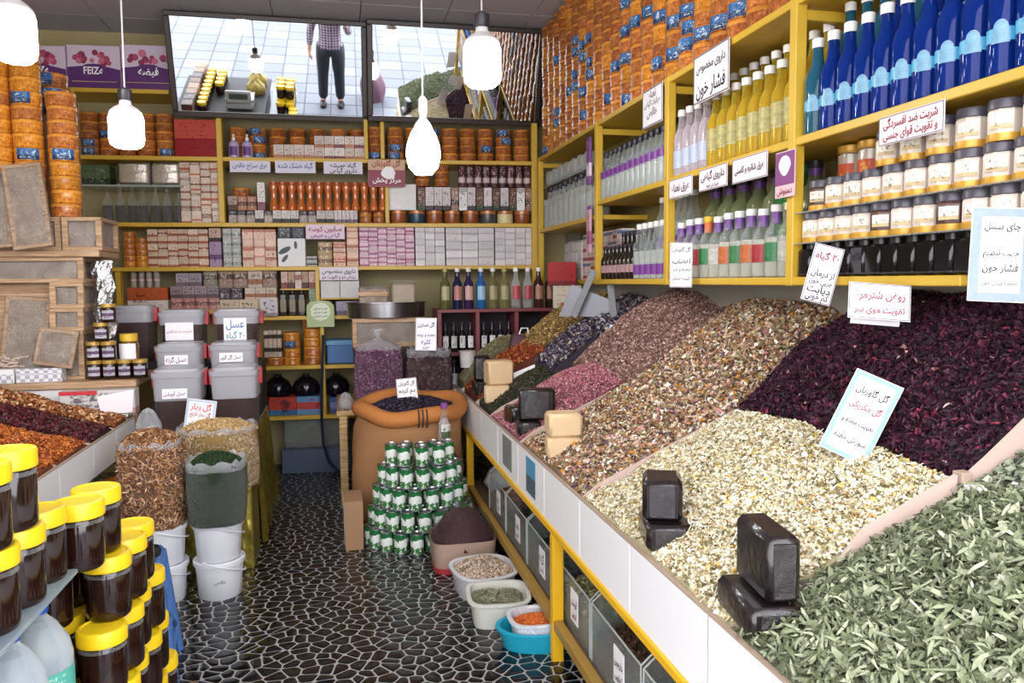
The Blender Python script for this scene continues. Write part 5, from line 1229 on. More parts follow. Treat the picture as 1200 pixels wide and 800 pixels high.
# flavoured water bottle with purple cap standing behind the top cans, cardboard box at the left
SB = bottle('rosebottle', .30, .036, CLEAR, mat('purple_cap', '8c4a9c', .4), print_mat('flower_label', 'd8d8d0', '5c6c4c', '3a3a34', .2, .6, 7), (.25,.6), liquid=mat('pale_pinkwater', 'a89494', .1), lvl=.6, lab_sweep=2.2)
put(SB, 'rosewater_bottle', 'clear bottle with purple cap standing beside the burlap sack', 'bottle', T(.572, 4.395, .448))
put([('stool_top', MB().bev(-.07,.07,-.046,.046,.42,.448,.004).mesh('stool_top', DARKWOOD))] + [('leg', MB().box(sx-.012, sx+.012, s2-.012, s2+.012, 0, .42).mesh('leg', DARKWOOD)) for sx in (-.055,.055) for s2 in (-.032,.032)], 'small_stand', 'low dark wooden stand behind the can pyramid', 'stand', T(.572, 4.392, 0))
put([('box_body', MB().bev(-.05,.05,-.12,.12,0,.27,.004).mesh('box_body', mat('cardboard', 'a07c5c', .8, noise=(10,.25)))), ('white_face', MB().box(-.053,-.050,-.10,.10,.03,.25).mesh('white_face', mat('box_print', 'c8ccd0', .6, noise=(14,.5)), False))], 'cardboard_box', 'narrow cardboard box with white side beside the cans', 'box', T(.043, 4.275, 0))
# clear bags standing on a low bench behind the sack
BENCH = wood_mat('bench_wood')
put([('bench_top', MB().bev(-.04,.66,4.98,5.75,.60,.63,.004).mesh('bench_top', BENCH, False))] + [('leg', MB().bev(x-.025,x+.025,y-.025,y+.025,0,.60,.003).mesh('leg', BENCH, False)) for x in (.0,.62) for y in (5.02,5.71)], 'low_bench', 'low wooden bench carrying bags and honeycomb crates', 'bench', T(0,0,0))
FILM = glass('bag_film', 'eceaf0', .035, .10, edge=.22, bump=(18,.9,.02))
FILMT = glass('bag_film_top', 'e4e4ea', .22, .15, edge=.4, bump=(14,.9,.02))
def shell(rx, ry, h, n=32, m=10, pw=.75, bulge=.06, seed=0, top=1.0):
    rr = np.random.RandomState(seed); p = rr.uniform(0, 6.28, 4); R = []
    for j in range(m+1):
        f = j/m; s_ = .93+bulge*sin(pi*f)+(top-1)*f
        R.append([(rx*s_*math.copysign(abs(cos(a))**pw, cos(a))*(1+.012*sin(5*a+p[0]+f*4)), ry*s_*math.copysign(abs(sin(a))**pw, sin(a))*(1+.012*sin(6*a+p[1]-f*3)), h*f) for a in [2*pi*i/n for i in range(n)]])
    return R
def goods_bag(name, label, x, y, z0, rx, ry, h, im, gcol, kind, size, npc, over=.03, top=1.0, collar=.05, seed=1, group='clear bags of loose goods'):
    r = thing(name, label, 'bag', T(x, y, z0), group)
    R = shell(rx*.96, ry*.96, h, seed=seed, top=top)
    Rn = np.array(R)
    m, n = Rn.shape[0], Rn.shape[1]
    def Zs(s, t):
        j = np.clip(s, 0, 1)*(m-1); i = (t % 1.0)*n
        j0 = np.floor(j).astype(int); j1 = np.minimum(j0+1, m-1); i0 = np.floor(i).astype(int) % n; i1 = (i0+1) % n
        fj = (j-j0)[..., None]; fi = (i-np.floor(i))[..., None]
        P = (Rn[j0, i0]*(1-fi)+Rn[j0, i1]*fi)*(1-fj)+(Rn[j1, i0]*(1-fi)+Rn[j1, i1]*fi)*fj
        return P[..., 0], P[..., 1], P[..., 2]
    side = surf_mesh('contents', Zs, None, ground(name+str(seed), gcol), [(kind, npc, size, im, .35)], 12, 40, 0.0, seed, jitter=0, radial=True)
    o = link('contents', side, r); o['kind'] = 'stuff'
    o = link('contents_top', disc_heap(0, 0, h-.004, rx*.98*top, ry*.98*top, over, ground(name+str(seed), gcol), [(kind, int(npc*.5), size, im, .8)], 'contents_top', seed+1), r); o['kind'] = 'stuff'
    RF = shell(rx*1.02, ry*1.02, h, seed=seed, top=top)
    link('plastic_film', MB().rings(RF, cap1=False).mesh('plastic_film', FILM), r)
    c = RF[-1]
    coll = [c, [(p[0]*1.03, p[1]*1.03, p[2]+collar*.5+.008*sin(i*1.7)) for i, p in enumerate(c)], [(p[0]*.99, p[1]*.99, p[2]+collar+.012*sin(i*2.3)) for i, p in enumerate(c)], [(p[0]*.93, p[1]*.93, p[2]+collar*.5+.008*sin(i*1.9)) for i, p in enumerate(c)]]
    link('rolled_collar', MB().rings(coll, cap0=False, cap1=False).mesh('rolled_collar', FILMT), r)
    return r
PURS = island('purple_seed', [('7c4268', 6), ('965a80', 5), ('5c304e', 5), ('b488a0', 2)])
BRNF = island('brown_flower', [('4a3034', 6), ('5c3e40', 5), ('38242a', 5), ('74585a', 2)])
goods_bag('purple_bag', 'tall clear bag of purple dried buds with a tied top', .24, 5.20, .63, .158, .15, .37, PURS, '5a3450', 'bud', (.012,.02), 3600, .02, seed=51, collar=.02)
link('tied_top', MB().lathe([(.15,0),(.11,.03),(.03,.055),(.012,.07),(.03,.10),(.045,.12)], 16).mesh('tied_top', FILMT), [o for o in bpy.data.objects if o.name == 'purple_bag'][0], T(0,0,.385))
goods_bag('brown_bag', 'open clear bag of dark brown dried flowers', .575, 5.18, .63, .155, .14, .32, BRNF, '3a262a', 'flake', (.012,.022), 3200, .04, seed=53, collar=.05)
# low bundle at the foot of the purple bag
put(lumpy(.048, .07, .10, 9, mt=FILMT, name='film_bundle'), 'film_bundle', 'crumpled clear film bundle beside the burlap sack', 'bag', T(.018, 5.06, .63))
# honeycomb: wooden crates with a steel tray and comb on top
WOOD = wood_mat('crate_wood', 'c8a888', '94704c')
def comb_mat():
    if 'honeycomb' in MATS: return MATS['honeycomb']
    t = NT('honeycomb'); v = t.n('ShaderNodeTexVoronoi'); v.inputs['Scale'].default_value = 150; t.l(t.coord(), v.inputs['Vector'])
    n = t.noise(9, 4, t.coord())
    t.base(t.mix(t.math('MULTIPLY', v.outputs['Distance'], .8), t.ramp(n, [(.3, srgb('8c7868')), (.6, srgb('c4b4a0'))]), srgb('54443a'))); t.b.inputs['Roughness'].default_value = .4
    t.bump(v.outputs['Distance'], .5, .004); MATS['honeycomb'] = t.mat; return t.mat
COMB = comb_mat()
def crate(w, d, h, bar=.028, wrapm=None, back=True):
    """open wooden frame box with comb seen through the front"""
    P = []
    for z0 in (0, h-bar): P += [('rail', MB().bev(-w/2, w/2, 0, .022, z0, z0+bar, .002).mesh('rail', WOOD, False)), ('side_rail', MB().bev(w/2-.022, w/2, .022, d, z0, z0+bar, .002).mesh('side_rail', WOOD, False)), ('side_rail', MB().bev(-w/2, -w/2+.022, .022, d, z0, z0+bar, .002).mesh('side_rail', WOOD, False))]
    for sx in (-1, 1): P.append(('post', MB().bev(*(sorted((sx*w/2, sx*(w/2-.03)))), .0, .03, bar, h-bar, .002).mesh('post', WOOD, False)))
    for sx in (-1, 1): P.append(('post', MB().bev(*(sorted((sx*w/2, sx*(w/2-.03)))), d-.03, d, bar, h-bar, .002).mesh('post', WOOD, False)))
    P.append(('comb', MB().bev(-w/2+.025, w/2-.025, .03, d-.03, .01, h-.012, .006).mesh('comb', COMB)))
    P.append(('film', MB().bev(-w/2+.02, w/2-.02, .012, d-.01, .006, h-.006, .004).mesh('film', crinkle('crate_film', scale=13, amt=.2))))
    return P
cx0, cz = (sy(414,380,5.12)[0]+sy(500,380,5.12)[0])/2, 0
CW_ = sy(500,380,5.12)[0]-sy(413,380,5.12)[0]
# a dark chest fills the space between the bench and the crates
put([('chest_body', MB().bev(-CW_/2+.02, CW_/2-.02, 0, .3, 0, .37, .006).mesh('chest_body', DARKWOOD, False)), ('chest_lid', MB().bev(-CW_/2, CW_/2, -.01, .31, .345, .37, .004).mesh('chest_lid', DARKWOOD, False))], 'wooden_chest', 'dark wooden chest behind the two clear bags', 'chest', T(cx0, 5.40, .63))
put(crate(CW_, .30, .20), 'honey_crate', 'wooden honeycomb crate under the round steel tray', 'crate', T(cx0, 5.38, 1.0))
tz = 1.20
put([('tray_wall', MB().lathe([(0,0),(.26,0),(.27,.006),(.275,.10),(.285,.104),(.285,.110),(.268,.110),(.262,.012),(0,.012)], 36, sy=.72).mesh('tray_wall', mat('steel', '8c8a8c', .22, metal=.95)))], 'steel_tray', 'wide round steel tray holding honeycomb blocks', 'tray', T(cx0, 5.53, tz))
put([('comb_block', MB().bev(-.19,.012,-.075,.075,0,.20,.012).mesh('comb_block', COMB)), ('wood_bar', MB().bev(-.195,.01,-.088,-.073,.14,.175,.003).mesh('wood_bar', WOOD)), ('film', MB().bev(-.195,.015,-.08,.08,.17,.215,.02).mesh('film', FILM))], 'honeycomb_block', 'wrapped honeycomb frame standing in the steel tray', 'honeycomb', T(cx0, 5.53, tz+.012))
put([('comb_block', MB().bev(0,.17,-.075,.075,0,.23,.016).mesh('comb_block', mat('pale_comb', 'b4a490', .5, noise=(60,.5), bump=(70,.6,.006)))), ('film', MB().bev(-.005,.175,-.07,.07,.22,.25,.012).mesh('film', FILM))], 'honeycomb_block', 'pale comb block beside the wrapped frame in the tray', 'honeycomb', T(cx0+.035, 5.545, tz+.012))
mcard(499, 409, 5.0, 37, 25, [('گل نسترن', .78, .06, 'black'), ('معده و روده', .48, .035, 'blue'), ('کلیه', .26, .04, 'blue'), ('عدد', .1, .03, 'blue')], 'white card with blue lines standing before the honeycomb crate', 1, border=(GB, .004))
# ---- maroon rack with bottles at the counter's end
MAR = mat('maroon_paint', '7c3a40', .45, noise=(9,.25))
rx0, rx1, ry_ = sy(513, 360, 5.40)[0], sy(651, 360, 5.40)[0], 5.425
rk = thing('maroon_rack', 'maroon open rack of bottles at the far end of the counter', 'rack', T(0, ry_, 0))
rz = sy(560, 362, 5.40)[1]
for z in (rz, rz-.31, rz-.58): link('shelf_board', MB().bev(rx0, rx1, 0, .30, z-.025, z, .003).mesh('shelf_board', MAR, False), rk)
for x in (rx0, sy(558,360,5.4)[0], sy(604,360,5.4)[0], rx1-.03): link('upright', MB().bev(x, x+.03, 0, .30, 0 if x in (rx0, rx1-.03) else rz-.58, rz-.025, .003).mesh('upright', MAR, False), rk)
link('back_panel', MB().box(rx0, rx1, .29, .30, rz-.58, rz).mesh('back_panel', mat('rack_back', '241c20', .7), False), rk)
WL = mat('white_crest', 'e0e0dc', .45, noise=(50,.25))
def wine(key, body, cap, lab): return bottle(key, .295, .037, body, cap, lab, (.22,.55), lab_sweep=1.7, front=-pi/2)
CRX = print_mat('crest_dark', 'b0a890', '6c6450', '3c382c', 0, .25, 9)
WN = [('olive green', glass('olive_wine', '6a6a3c', .65, .08, tint='a0a060'), 'b0aa84'), ('dark blue', glass('navy_wine', '22284c', .75, .08, tint='5058a0'), 'b87c74'), ('dark violet', glass('violet_wine', '3a2a54', .7, .08, tint='7860a8'), 'd0a89c'), ('sky blue', glass('sky_wine', '2f6cac', .7, .08, tint='60a0e0'), '9cc4dc'), ('pale olive', glass('pale_wine', '8c885c', .5, .08, tint='c0bc88'), 'a8a078'), ('straw olive', glass('straw_wine', '948c5c', .5, .08, tint='c8c088'), 'a8a078'), ('clear red-labelled', CLEARP, 'b84850'), ('clear red-banded', CLEARP, 'b0404c'), ('dark brown', mat('brown_wine', '3a201a', .12), 'a87860'), ('deep brown', mat('deepbrown_wine', '2e1a18', .12), '9c7058')]
for k, (nm, body, lc) in enumerate(WN):
    x = sy((522, 536.5, 549.5, 564, 578, 591.5, 605, 619, 631.5, 645)[k], 345, 5.46)[0]
    P = wine('w%d' % k, body, WCAP if k not in (0,5) else mat('brass_cap', 'b8a468', .4), mat('crest_%d' % k, lc, .4, noise=(26,.45)))
    put(P, 'syrup_bottle', nm + ' syrup bottle with crest label on top of the maroon rack', 'bottle', T(x, 5.475, rz), 'bottles on top of the maroon rack')
SM = [('bottle_body', MB().lathe([(0,0),(.026,0),(.027,.006),(.027,.10),(.024,.13),(.011,.15),(.011,.19)], 12).mesh('bottle_body', mat('black_syrup', '16121a', .14))), ('cap', MB().lathe([(.0145,.188),(.0145,.212),(0,.213)], 10).mesh('cap', DCAP)), ('crest_label', MB().lathe([(.0275,.03),(.0275,.115)], 6, a0=-pi/2-.8, sweep=1.6).mesh('crest_label', print_mat('crest_bw', 'e6e6e4', 'd8d8d8', '2a2a2e', .8, 1, 9)))]
for q, (zz, xs) in enumerate(((rz-.31, (522, 531.8, 541.5, 551.2, 567, 576.8, 586.6, 596.4)), (rz-.58, (522, 531.8, 541.5, 551.2, 567, 576.8, 586.6, 596.4)))):
    for x in xs: put(SM, 'black_bottle', 'small black bottle with white crest label on the %s of the maroon rack' % ('upper board', 'lower board')[q], 'bottle', T(sy(x, 380, 5.48)[0], 5.49, zz), 'crest bottles on board %d' % (q+1))
for k in range(3): put(lumpy(.031, .04, .12, 60+k, mt=mat('dark_pouch', '2c2a28', .6, noise=(20,.5)), name='dark_pouch'), 'dark_pouch', 'dark pouch in the right bay of the maroon rack', 'bag', T(sy(616+11.2*k, 380, 5.5)[0], 5.54, rz-.31), 'dark pouches in the rack')
# dark cartons with red print near the wall, grey chute behind the heaps
REDB = print_mat('red_box', 'a01818', '700c10', '58080c', 0, .2, 7, blot=.6)
x0 = sy(657,350,5.28)[0]
put(carton(.20, .15, .16, print_mat('red_round', 'd0c8b4', 'c8c0ac', 'b03434', 0, .1, 4)), 'saffron_carton', 'cream carton with red round print beside the brown bottles', 'box', T(sy(668,361,5.22)[0]-.02, 5.22, sy(668,361,5.22)[1]) @ RZ(-.25))
put(carton(.20, .11, .165, REDB), 'saffron_carton', 'bright red gift carton stacked on the cream carton', 'box', T(sy(668,338,5.24)[0]-.065, 5.22, sy(668,361,5.22)[1]+.16) @ RZ(-.25))
put([('box_body', MB().bev(-.13,.13,-.10,.10,-.3,0,.004).mesh('box_body', mat('carton_grey', '8a8680', .7, noise=(9,.2))))], 'support_box', 'grey box under the cream saffron carton', 'box', T(sy(668,361,5.22)[0]+.05, 5.31, sy(668,361,5.22)[1]))
GALV = mat('galvanised', '74747a', .4, metal=.6, noise=(40,.3))
r = thing('scoop_bin', 'grey metal chute with speckled straps behind the ochre heap', 'bin', T(1.43, 4.29, 1.235) @ RZ(-.5))
link('chute', MB().prism([(-.2,0),(.16,0),(.16,.08),(-.12,.19)], .05, .065).mesh('chute', GALV, False), r)
link('strap', MB().bev(-.02,.02,-.01,.0,0,.30,.002).mesh('strap', mat('speckled', '8c8c90', .6, noise=(90,.8)), False), r, T(-.10,0,0) @ RY(.42))
link('strap', MB().bev(-.02,.02,-.01,.0,0,.19,.002).mesh('strap', mat('speckled', '8c8c90'), False), r, T(.14,0,.0) @ RY(-.12))
# maroon carton and small white label tub on the counter's far end
put([('bag_body', MB().bev(-.09,.09,-.05,.05,0,.22,.02).mesh('bag_body', mat('plum_bag', '5c3c48', .6, noise=(9,.2)))), ('handle', MB().tube([(-.04,-.02,.21),(-.03,-.02,.27),(.02,-.02,.28),(.04,-.02,.21)], .006, 6).mesh('handle', PAPER))], 'gift_bag', 'plum coloured paper bag standing behind the orange petals', 'bag', T(sy(607,414,4.98)[0], 4.98, sy(607,414,4.98)[1]-.06) @ RY(.2) @ Matrix.Scale(.85, 4))
put([('tub_body', MB().lathe([(0,0),(.05,0),(.056,.10)], 18).mesh('tub_body', mat('tub_white', 'd8d4d0', .4, noise=(30,.3)))), ('lid', MB().lathe([(.056,.098),(.060,.10),(.060,.115),(0,.117)], 18).mesh('lid', mat('tub_lid', 'c8b8b4', .4)))], 'white_tub', 'small white labelled tub on the counter end', 'tub', T(.855, 5.26, .855))
link('end_board', MB().bev(.745, .80, 5.20, 5.40, .70, .716, .002).mesh('end_board', PINKBOARD, False), counter)

# ================================================================== on the floor beside the counter
def tub(w, d, h, mt, flare=1.12, pw=.55, rim=.012, th=.006, name='tub'):
    n = 36
    def ring(s_, z): return [(w/2*s_*math.copysign(abs(cos(2*pi*i/n))**pw, cos(2*pi*i/n)), d/2*s_*math.copysign(abs(sin(2*pi*i/n))**pw, sin(2*pi*i/n)), z) for i in range(n)]
    f0 = 1/flare
    return MB().rings([ring(f0*.98, 0), ring(f0, .006), ring(1, h-.01), ring(1+rim/w*2, h-.008), ring(1+rim/w*2, h), ring(1-th/w*2, h), ring(f0-th/w*2, .012)]).mesh(name, mt)
def basket(name, label, x, y, w, d, h, mt, im, gcol, kind, size, n, fill, yaw=0, pw=.55, seed=1, over=.05, z=0):
    r = thing(name, label, 'basin', T(x, y, z) @ RZ(radians(yaw)))
    link('tub_wall', tub(w, d, h, mt, pw=pw), r)
    def Zf(s, t):
        rr_ = np.sqrt(np.clip(s,0,1)); a = 2*pi*t
        ca, sa = np.cos(a), np.sin(a)
        xx = (w/2-.014)*.98*rr_*np.sign(ca)*np.abs(ca)**pw; yy = (d/2-.014)*.98*rr_*np.sign(sa)*np.abs(sa)**pw
        return xx, yy, fill+over*(1-rr_**2)+bumps(xx, yy, seed, .003)
    o = link('contents', surf_mesh('contents', Zf, None, ground('bk'+str(seed), gcol), [(kind, n, size, im, .8)], 10, 32, .02, seed, jitter=.002), r); o['kind'] = 'stuff'
    return r
TUBW = mat('tub_plastic', 'd4d4d8', .35); TUBC = mat('tub_cream', 'd2d2c8', .35)
BARK = island('pale_seed', [('c4b09c', 6), ('b09a88', 5), ('94806c', 4), ('dccab8', 3), ('786452', 2)])
GRN2 = island('cut_herb', [('8c8c70', 6), ('a4a488', 5), ('70745a', 4), ('bcb8a0', 2)])
ORL = island('lentils', [('c8642c', 6), ('d8783c', 5), ('b05020', 4), ('e09454', 1)])
basket('seed_basin', 'white plastic basin of pale brown seed husks on the floor', .625, 3.46, .28, .30, .115, TUBW, BARK, '94806c', 'bud', (.012,.024), 2600, .09, 10, .7, 71, .05)
basket('herb_basin', 'cream plastic basin half full of cut green herb', .632, 3.15, .25, .25, .115, TUBC, GRN2, '80806a', 'stick', (.012,.024), 2200, .07, -6, .5, 72, .035)
LAT = NT('lattice_tub'); _b = LAT.n('ShaderNodeTexBrick'); _b.inputs['Scale'].default_value = 40; LAT.l(LAT.coord(), _b.inputs['Vector'])
_b.inputs['Color1'].default_value = srgb('c8ccd4'); _b.inputs['Color2'].default_value = srgb('d0d4dc'); _b.inputs['Mortar'].default_value = srgb('eceef2'); LAT.base(_b.outputs['Color']); LAT.b.inputs['Roughness'].default_value = .35
basket('turquoise_basin', 'round turquoise plastic bowl under the orange lentil basket', .76, 2.89, .36, .225, .085, mat('turquoise', '1fa0bc', .35), GRN2, '1c8098', 'flake', (.006,.01), 60, .004, 0, 1.0, 73, .002)
basket('lentil_basket', 'white lattice basket of orange lentils standing in the turquoise bowl', .765, 2.89, .27, .185, .10, LAT.mat, ORL, 'b85a28', 'ball', (.006,.010), 4200, .065, 0, .6, 74, .028, z=.016)
# red sack of dark powder
rb = thing('powder_bag', 'cardboard box lined with clear film heaped with dark red powder', 'bag', T(.582, 3.83, 0) @ Matrix.Scale(.92, 4))
link('box_body', MB().rings([[(.17*s_*math.copysign(abs(cos(a))**.4, cos(a)), .16*s_*math.copysign(abs(sin(a))**.4, sin(a)), z) for a in [2*pi*i/32 for i in range(32)]] for z, s_ in ((0,.97),(.04,1.0),(.17,1.04))], cap1=False).mesh('box_body', mat('box_pinkish', 'b09484', .6, noise=(8,.25))), rb)
link('red_foot', MB().rings([[(.174*s_*math.copysign(abs(cos(a))**.4, cos(a)), .164*s_*math.copysign(abs(sin(a))**.4, sin(a)), z) for a in [2*pi*i/32 for i in range(32)]] for z, s_ in ((.0,.98),(.035,1.005))], cap0=False, cap1=False).mesh('red_foot', mat('red_foot', 'a8343c', .4)), rb)
o = link('powder', disc_heap(0, 0, .165, .175, .165, .16, mat('red_powder', '3c1118', .7, noise=(60,.4), bump=(120,.4,.004)), [('flake', 800, (.004,.008), island('red_grain', [('3c1118', 5), ('501a22', 3), ('2a0a10', 4)]), .6)], 'powder', 81), rb); o['kind'] = 'stuff'
link('film_cover', MB().lathe([(.185,.165),(.175,.215),(.14,.275),(.08,.325),(.02,.345),(0,.346)], 28, sy=.94).mesh('film_cover', glass('powder_film', 'e0d8d8', .012, .15, edge=.07, bump=(12,.9,.03))), rb)
# ================================================================== left counter of dried fruit bins
XLc = -1.12
lc = thing('fruit_counter', 'white fronted counter of sloping dried fruit bins', 'counter')
LS = (2.60, 2.96, 3.33, 3.76, 4.13, 4.49)
for a, b in zip(LS, LS[1:]):
    o = link('front_panel', MB().bev(XLc, XLc+.012, a+.002, b-.002, .575, .728, .002).mesh('front_panel', WHITE, False), lc)
    link('board_edge', MB().box(XLc-.0005, XLc+.0125, a+.002, b-.002, .728, .732).mesh('board_edge', EDGE, False), o)
for y in LS[:-1] + (4.40,): link('divider', MB().prism([(XLc, .60), (XLc, .735), (XLc-.75, .95), (XLc-.75, .80)], y-.006, y+.006).mesh('divider', PINKBOARD, False), lc)
link('bin_floor', MB().prism([(XLc, .585), (XLc, .60), (XLc-.8, .80), (XLc-.8, .78)], LS[0], 4.40).mesh('bin_floor', PINKBOARD, False), lc)
for y in (2.64, 4.45): link('leg', MB().bev(XLc-.06, XLc-.02, y-.02, y+.02, 0, .60, .003).mesh('leg', YELB, False), lc)
link('rear_panel', MB().box(XLc-.80, XLc-.785, LS[0], LS[-1], 0, 1.0).mesh('rear_panel', mat('rear_ply', '54483c'), False), lc)
RAIS = island('golden_raisin', [('a8561c', 6), ('bc6a28', 5), ('8c4216', 4), ('c87c38', 2), ('74340f', 3)], .4, .4)
PLUM = island('dark_plum', [('42141c', 6), ('561c24', 5), ('2e0e14', 5), ('6c2830', 2)], .4, .4)
MIXF = island('mixed_fruit', [('8c5430', 5), ('a86c40', 4), ('c49468', 3), ('743c20', 4), ('dcbc90', 2), ('5c2c18', 3)], .5, .3)
def lheap(name, label, y0, y1, im, gcol, kind, size, n, seed):
    c = (XLc-.3, (y0+y1)/2, .84)
    def Zf(s, t):
        x = XLc-.006-.70*s; y = y0+(y1-y0)*t
        return x, y, .732+.20*s+.03*np.sin(pi*np.clip(t,0,1))*(.3+s)+bumps(x, y, seed, .006)
    me = surf_mesh(name, Zf, None, ground('l%d' % seed, gcol), [(kind, n, size, im, .9)], 20, 14, .12, seed, center=c)
    tag(link(name, me, None, T(*c)), label, 'dried fruit', 'dried fruit in the left bins', 'stuff')
lheap('golden_raisins', 'bin of rusty golden raisins by the yellow lidded jars', 3.34, 3.75, RAIS, '7a3c14', 'ball', (.012,.022), 3000, 91)
lheap('golden_raisins', 'bin of golden raisins behind the tall jar tower', 2.62, 3.32, RAIS, '7a3c14', 'ball', (.012,.022), 3200, 92)
lheap('dried_plums', 'bin of dark red dried plums between two fruit bins', 3.77, 4.12, PLUM, '300f15', 'ball', (.014,.026), 2500, 93)
lheap('mixed_fruit', 'bin of mixed dried apricots and nuts at the counter end', 4.14, 4.392, MIXF, '6a4026', 'ball', (.014,.03), 2200, 94)
for k, (x, y) in enumerate(((-1.075, 4.02), (-1.085, 3.84))):
    for i in range(7): tin(T(x, y, i*.072), 'orange sweet tin in a stack on the floor under the fruit bins', 'tins under the fruit bins', (1,0)[k], False)
link('end_shelf', MB().bev(XLc-.30, XLc-.002, 4.408, 4.512, .745, .76, .002).mesh('end_shelf', WHITE, False), lc)
# ================================================================== table of honey combs and jars behind the fruit bins
PT = .93
put([('table_top', MB().bev(-2.5, -1.10, 4.52, 5.3, PT-.04, PT, .004).mesh('table_top', WOOD, False)), ('apron', MB().bev(-2.48, -1.12, 4.54, 4.56, PT-.2, PT-.04, .003).mesh('apron', WHITE, False))] + [('leg', MB().bev(x-.03,x+.03,y-.03,y+.03,0,PT-.04,.003).mesh('leg', WOOD, False)) for x in (-2.45,-1.14) for y in (4.58,5.25)], 'comb_table', 'wooden table behind the fruit bins piled with honeycomb crates', 'table', T(0,0,0))
YC = 4.62
def lx(x, y=350, Y=YC): return sy(x, y, Y)[0]
def lz(x, y, Y=YC): return sy(x, y, Y)[1]
DOT = NT('dotted_paper'); _c = DOT.n('ShaderNodeTexChecker'); _c.inputs['Scale'].default_value = 45; DOT.l(DOT.coord(), _c.inputs['Vector'])
_c.inputs['Color1'].default_value = srgb('e8e6ea'); _c.inputs['Color2'].default_value = srgb('b4b0bc'); DOT.base(_c.outputs['Color'])
Yd = 4.525
for x0, x1, lb in ((-12, 16, 'small white tray of pale sticks beside the dotted box'), (18, 72, 'white box with dotted front under the leaning comb frame')):
    a, b = lx(x0, 440, Yd), lx(x1, 440, Yd)
    r = put([('tray_body', MB().bev(a, b, 0, .08, 0, lz(40,432,Yd)-PT, .004).mesh('tray_body', WHITE if x0 < 0 else DOT.mat, False)), ('paper_trim', MB().box(a+.004, b-.004, -.002, .0, .004, .05).mesh('paper_trim', DOT.mat, False))], 'paper_tray', lb, 'tray', T(0, Yd, PT))
st = MB(); rr_ = random.Random(5)
for k in range(34):
    x = rr_.uniform(lx(-14,440,Yd), lx(20,440,Yd)); st.tube([(x, 4.56+rr_.uniform(-.03,.03), lz(20,432,Yd)+.005+k*.0016), (x+rr_.uniform(-.03,.05), 4.56+rr_.uniform(-.03,.03), lz(20,432,Yd)+.008+k*.0018)], .004, 5)
o = tag(link('candy_sticks', st.mesh('candy_sticks', mat('candy', 'dcc8bc', .5))), 'loose pile of thin pale candy sticks in the small tray', 'sticks', None, 'stuff')
# nut box with patterned paper and a white flap
a, b = sy(75,470,4.49)[0], sy(162,470,4.49)[0]
put([('box_body', MB().bev(-(b-a)/2, (b-a)/2, 0, .095, 0, .13, .003).mesh('box_body', print_mat('pattern_paper', 'd8d4d2', 'c89c94', '4c4448', .0, .25, 26, blot=.5), False)), ('flap', MB().prism([(-(b-a)*.0,.10),((b-a)/2,.13),((b-a)*.47,.01),(.02,.0)], -.012, -.006).mesh('flap', PAPER, False)), ('red_rim', MB().box(-(b-a)/2,0,-.004,.0,.11,.13).mesh('red_rim', INK['red'], False))], 'nut_box', 'patterned paper box with red rim between fruit bins and honey jars', 'box', T((a+b)/2, 4.42, .76))
# crates of comb
def lcrate(x0, x1, ytop, z0, label, d=.34, Y=YC):
    w = lx(x1, ytop, Y)-lx(x0, ytop, Y); z1 = lz((x0+x1)/2, ytop, Y)
    put(crate(w, d, z1-z0, .022), 'honey_crate', label, 'crate', T((lx(x0,ytop,Y)+lx(x1,ytop,Y))/2, Y, z0), 'honeycomb crates at the left'); return z1
zc0 = PT
zc1 = lcrate(57, 97, 388, zc0, 'lowest small honeycomb crate beside the crumpled foil')
zc2 = lcrate(57, 97, 361, zc1, 'middle small honeycomb crate beside the crumpled foil')
zc3 = lcrate(57, 97, 331, zc2, 'upper small honeycomb crate under the wide crate')
put([('crate_side', MB().bev(lx(-40,380), lx(56,380), .1, .34, 0, zc3-PT, .006).mesh('crate_side', WOOD, False))], 'wooden_box', 'plain wooden box behind the wrapped comb frame', 'box', T(0, YC, PT))
zc4 = lcrate(-40, 97, 301, zc3, 'wide honeycomb crate under the long wrapped plank')
put([('plank_body', MB().bev(lx(-40,296), lx(118,296), -.03, .36, 0, .035, .003).mesh('plank_body', WOOD, False))], 'plank', 'long pale plank lying across the comb crates', 'plank', T(0, YC, zc4))
zc5 = zc4+.035
zc6 = lcrate(71, 118, 254, zc5, 'small honeycomb crate on the plank beneath a tin stack')
put(crate(lx(70,280)-lx(-40,280), .30, (zc6-zc5), .022), 'honey_crate', 'wide wrapped honeycomb crate on the plank at the left', 'crate', T((lx(70,280)+lx(-40,280))/2, YC+.02, zc5), 'honeycomb crates at the left')
WRAPF = crinkle('frame_wrap', scale=13, amt=.13)
def comb_frame(w, h):
    P = []
    for q in ((-w/2, w/2, 0, .02), (-w/2, w/2, h-.02, h), (-w/2, -w/2+.02, .02, h-.02), (w/2-.02, w/2, .02, h-.02)): P.append(('frame_bar', MB().bev(q[0], q[1], 0, .026, q[2], q[3], .002).mesh('frame_bar', WOOD, False)))
    P.append(('comb', MB().bev(-w/2+.018, w/2-.018, .004, .022, .018, h-.018, .003).mesh('comb', COMB, False)))
    P.append(('wrap', MB().bev(-w/2-.003, w/2+.003, -.004, .030, -.001, h+.003, .006).mesh('wrap', WRAPF)))
    return P
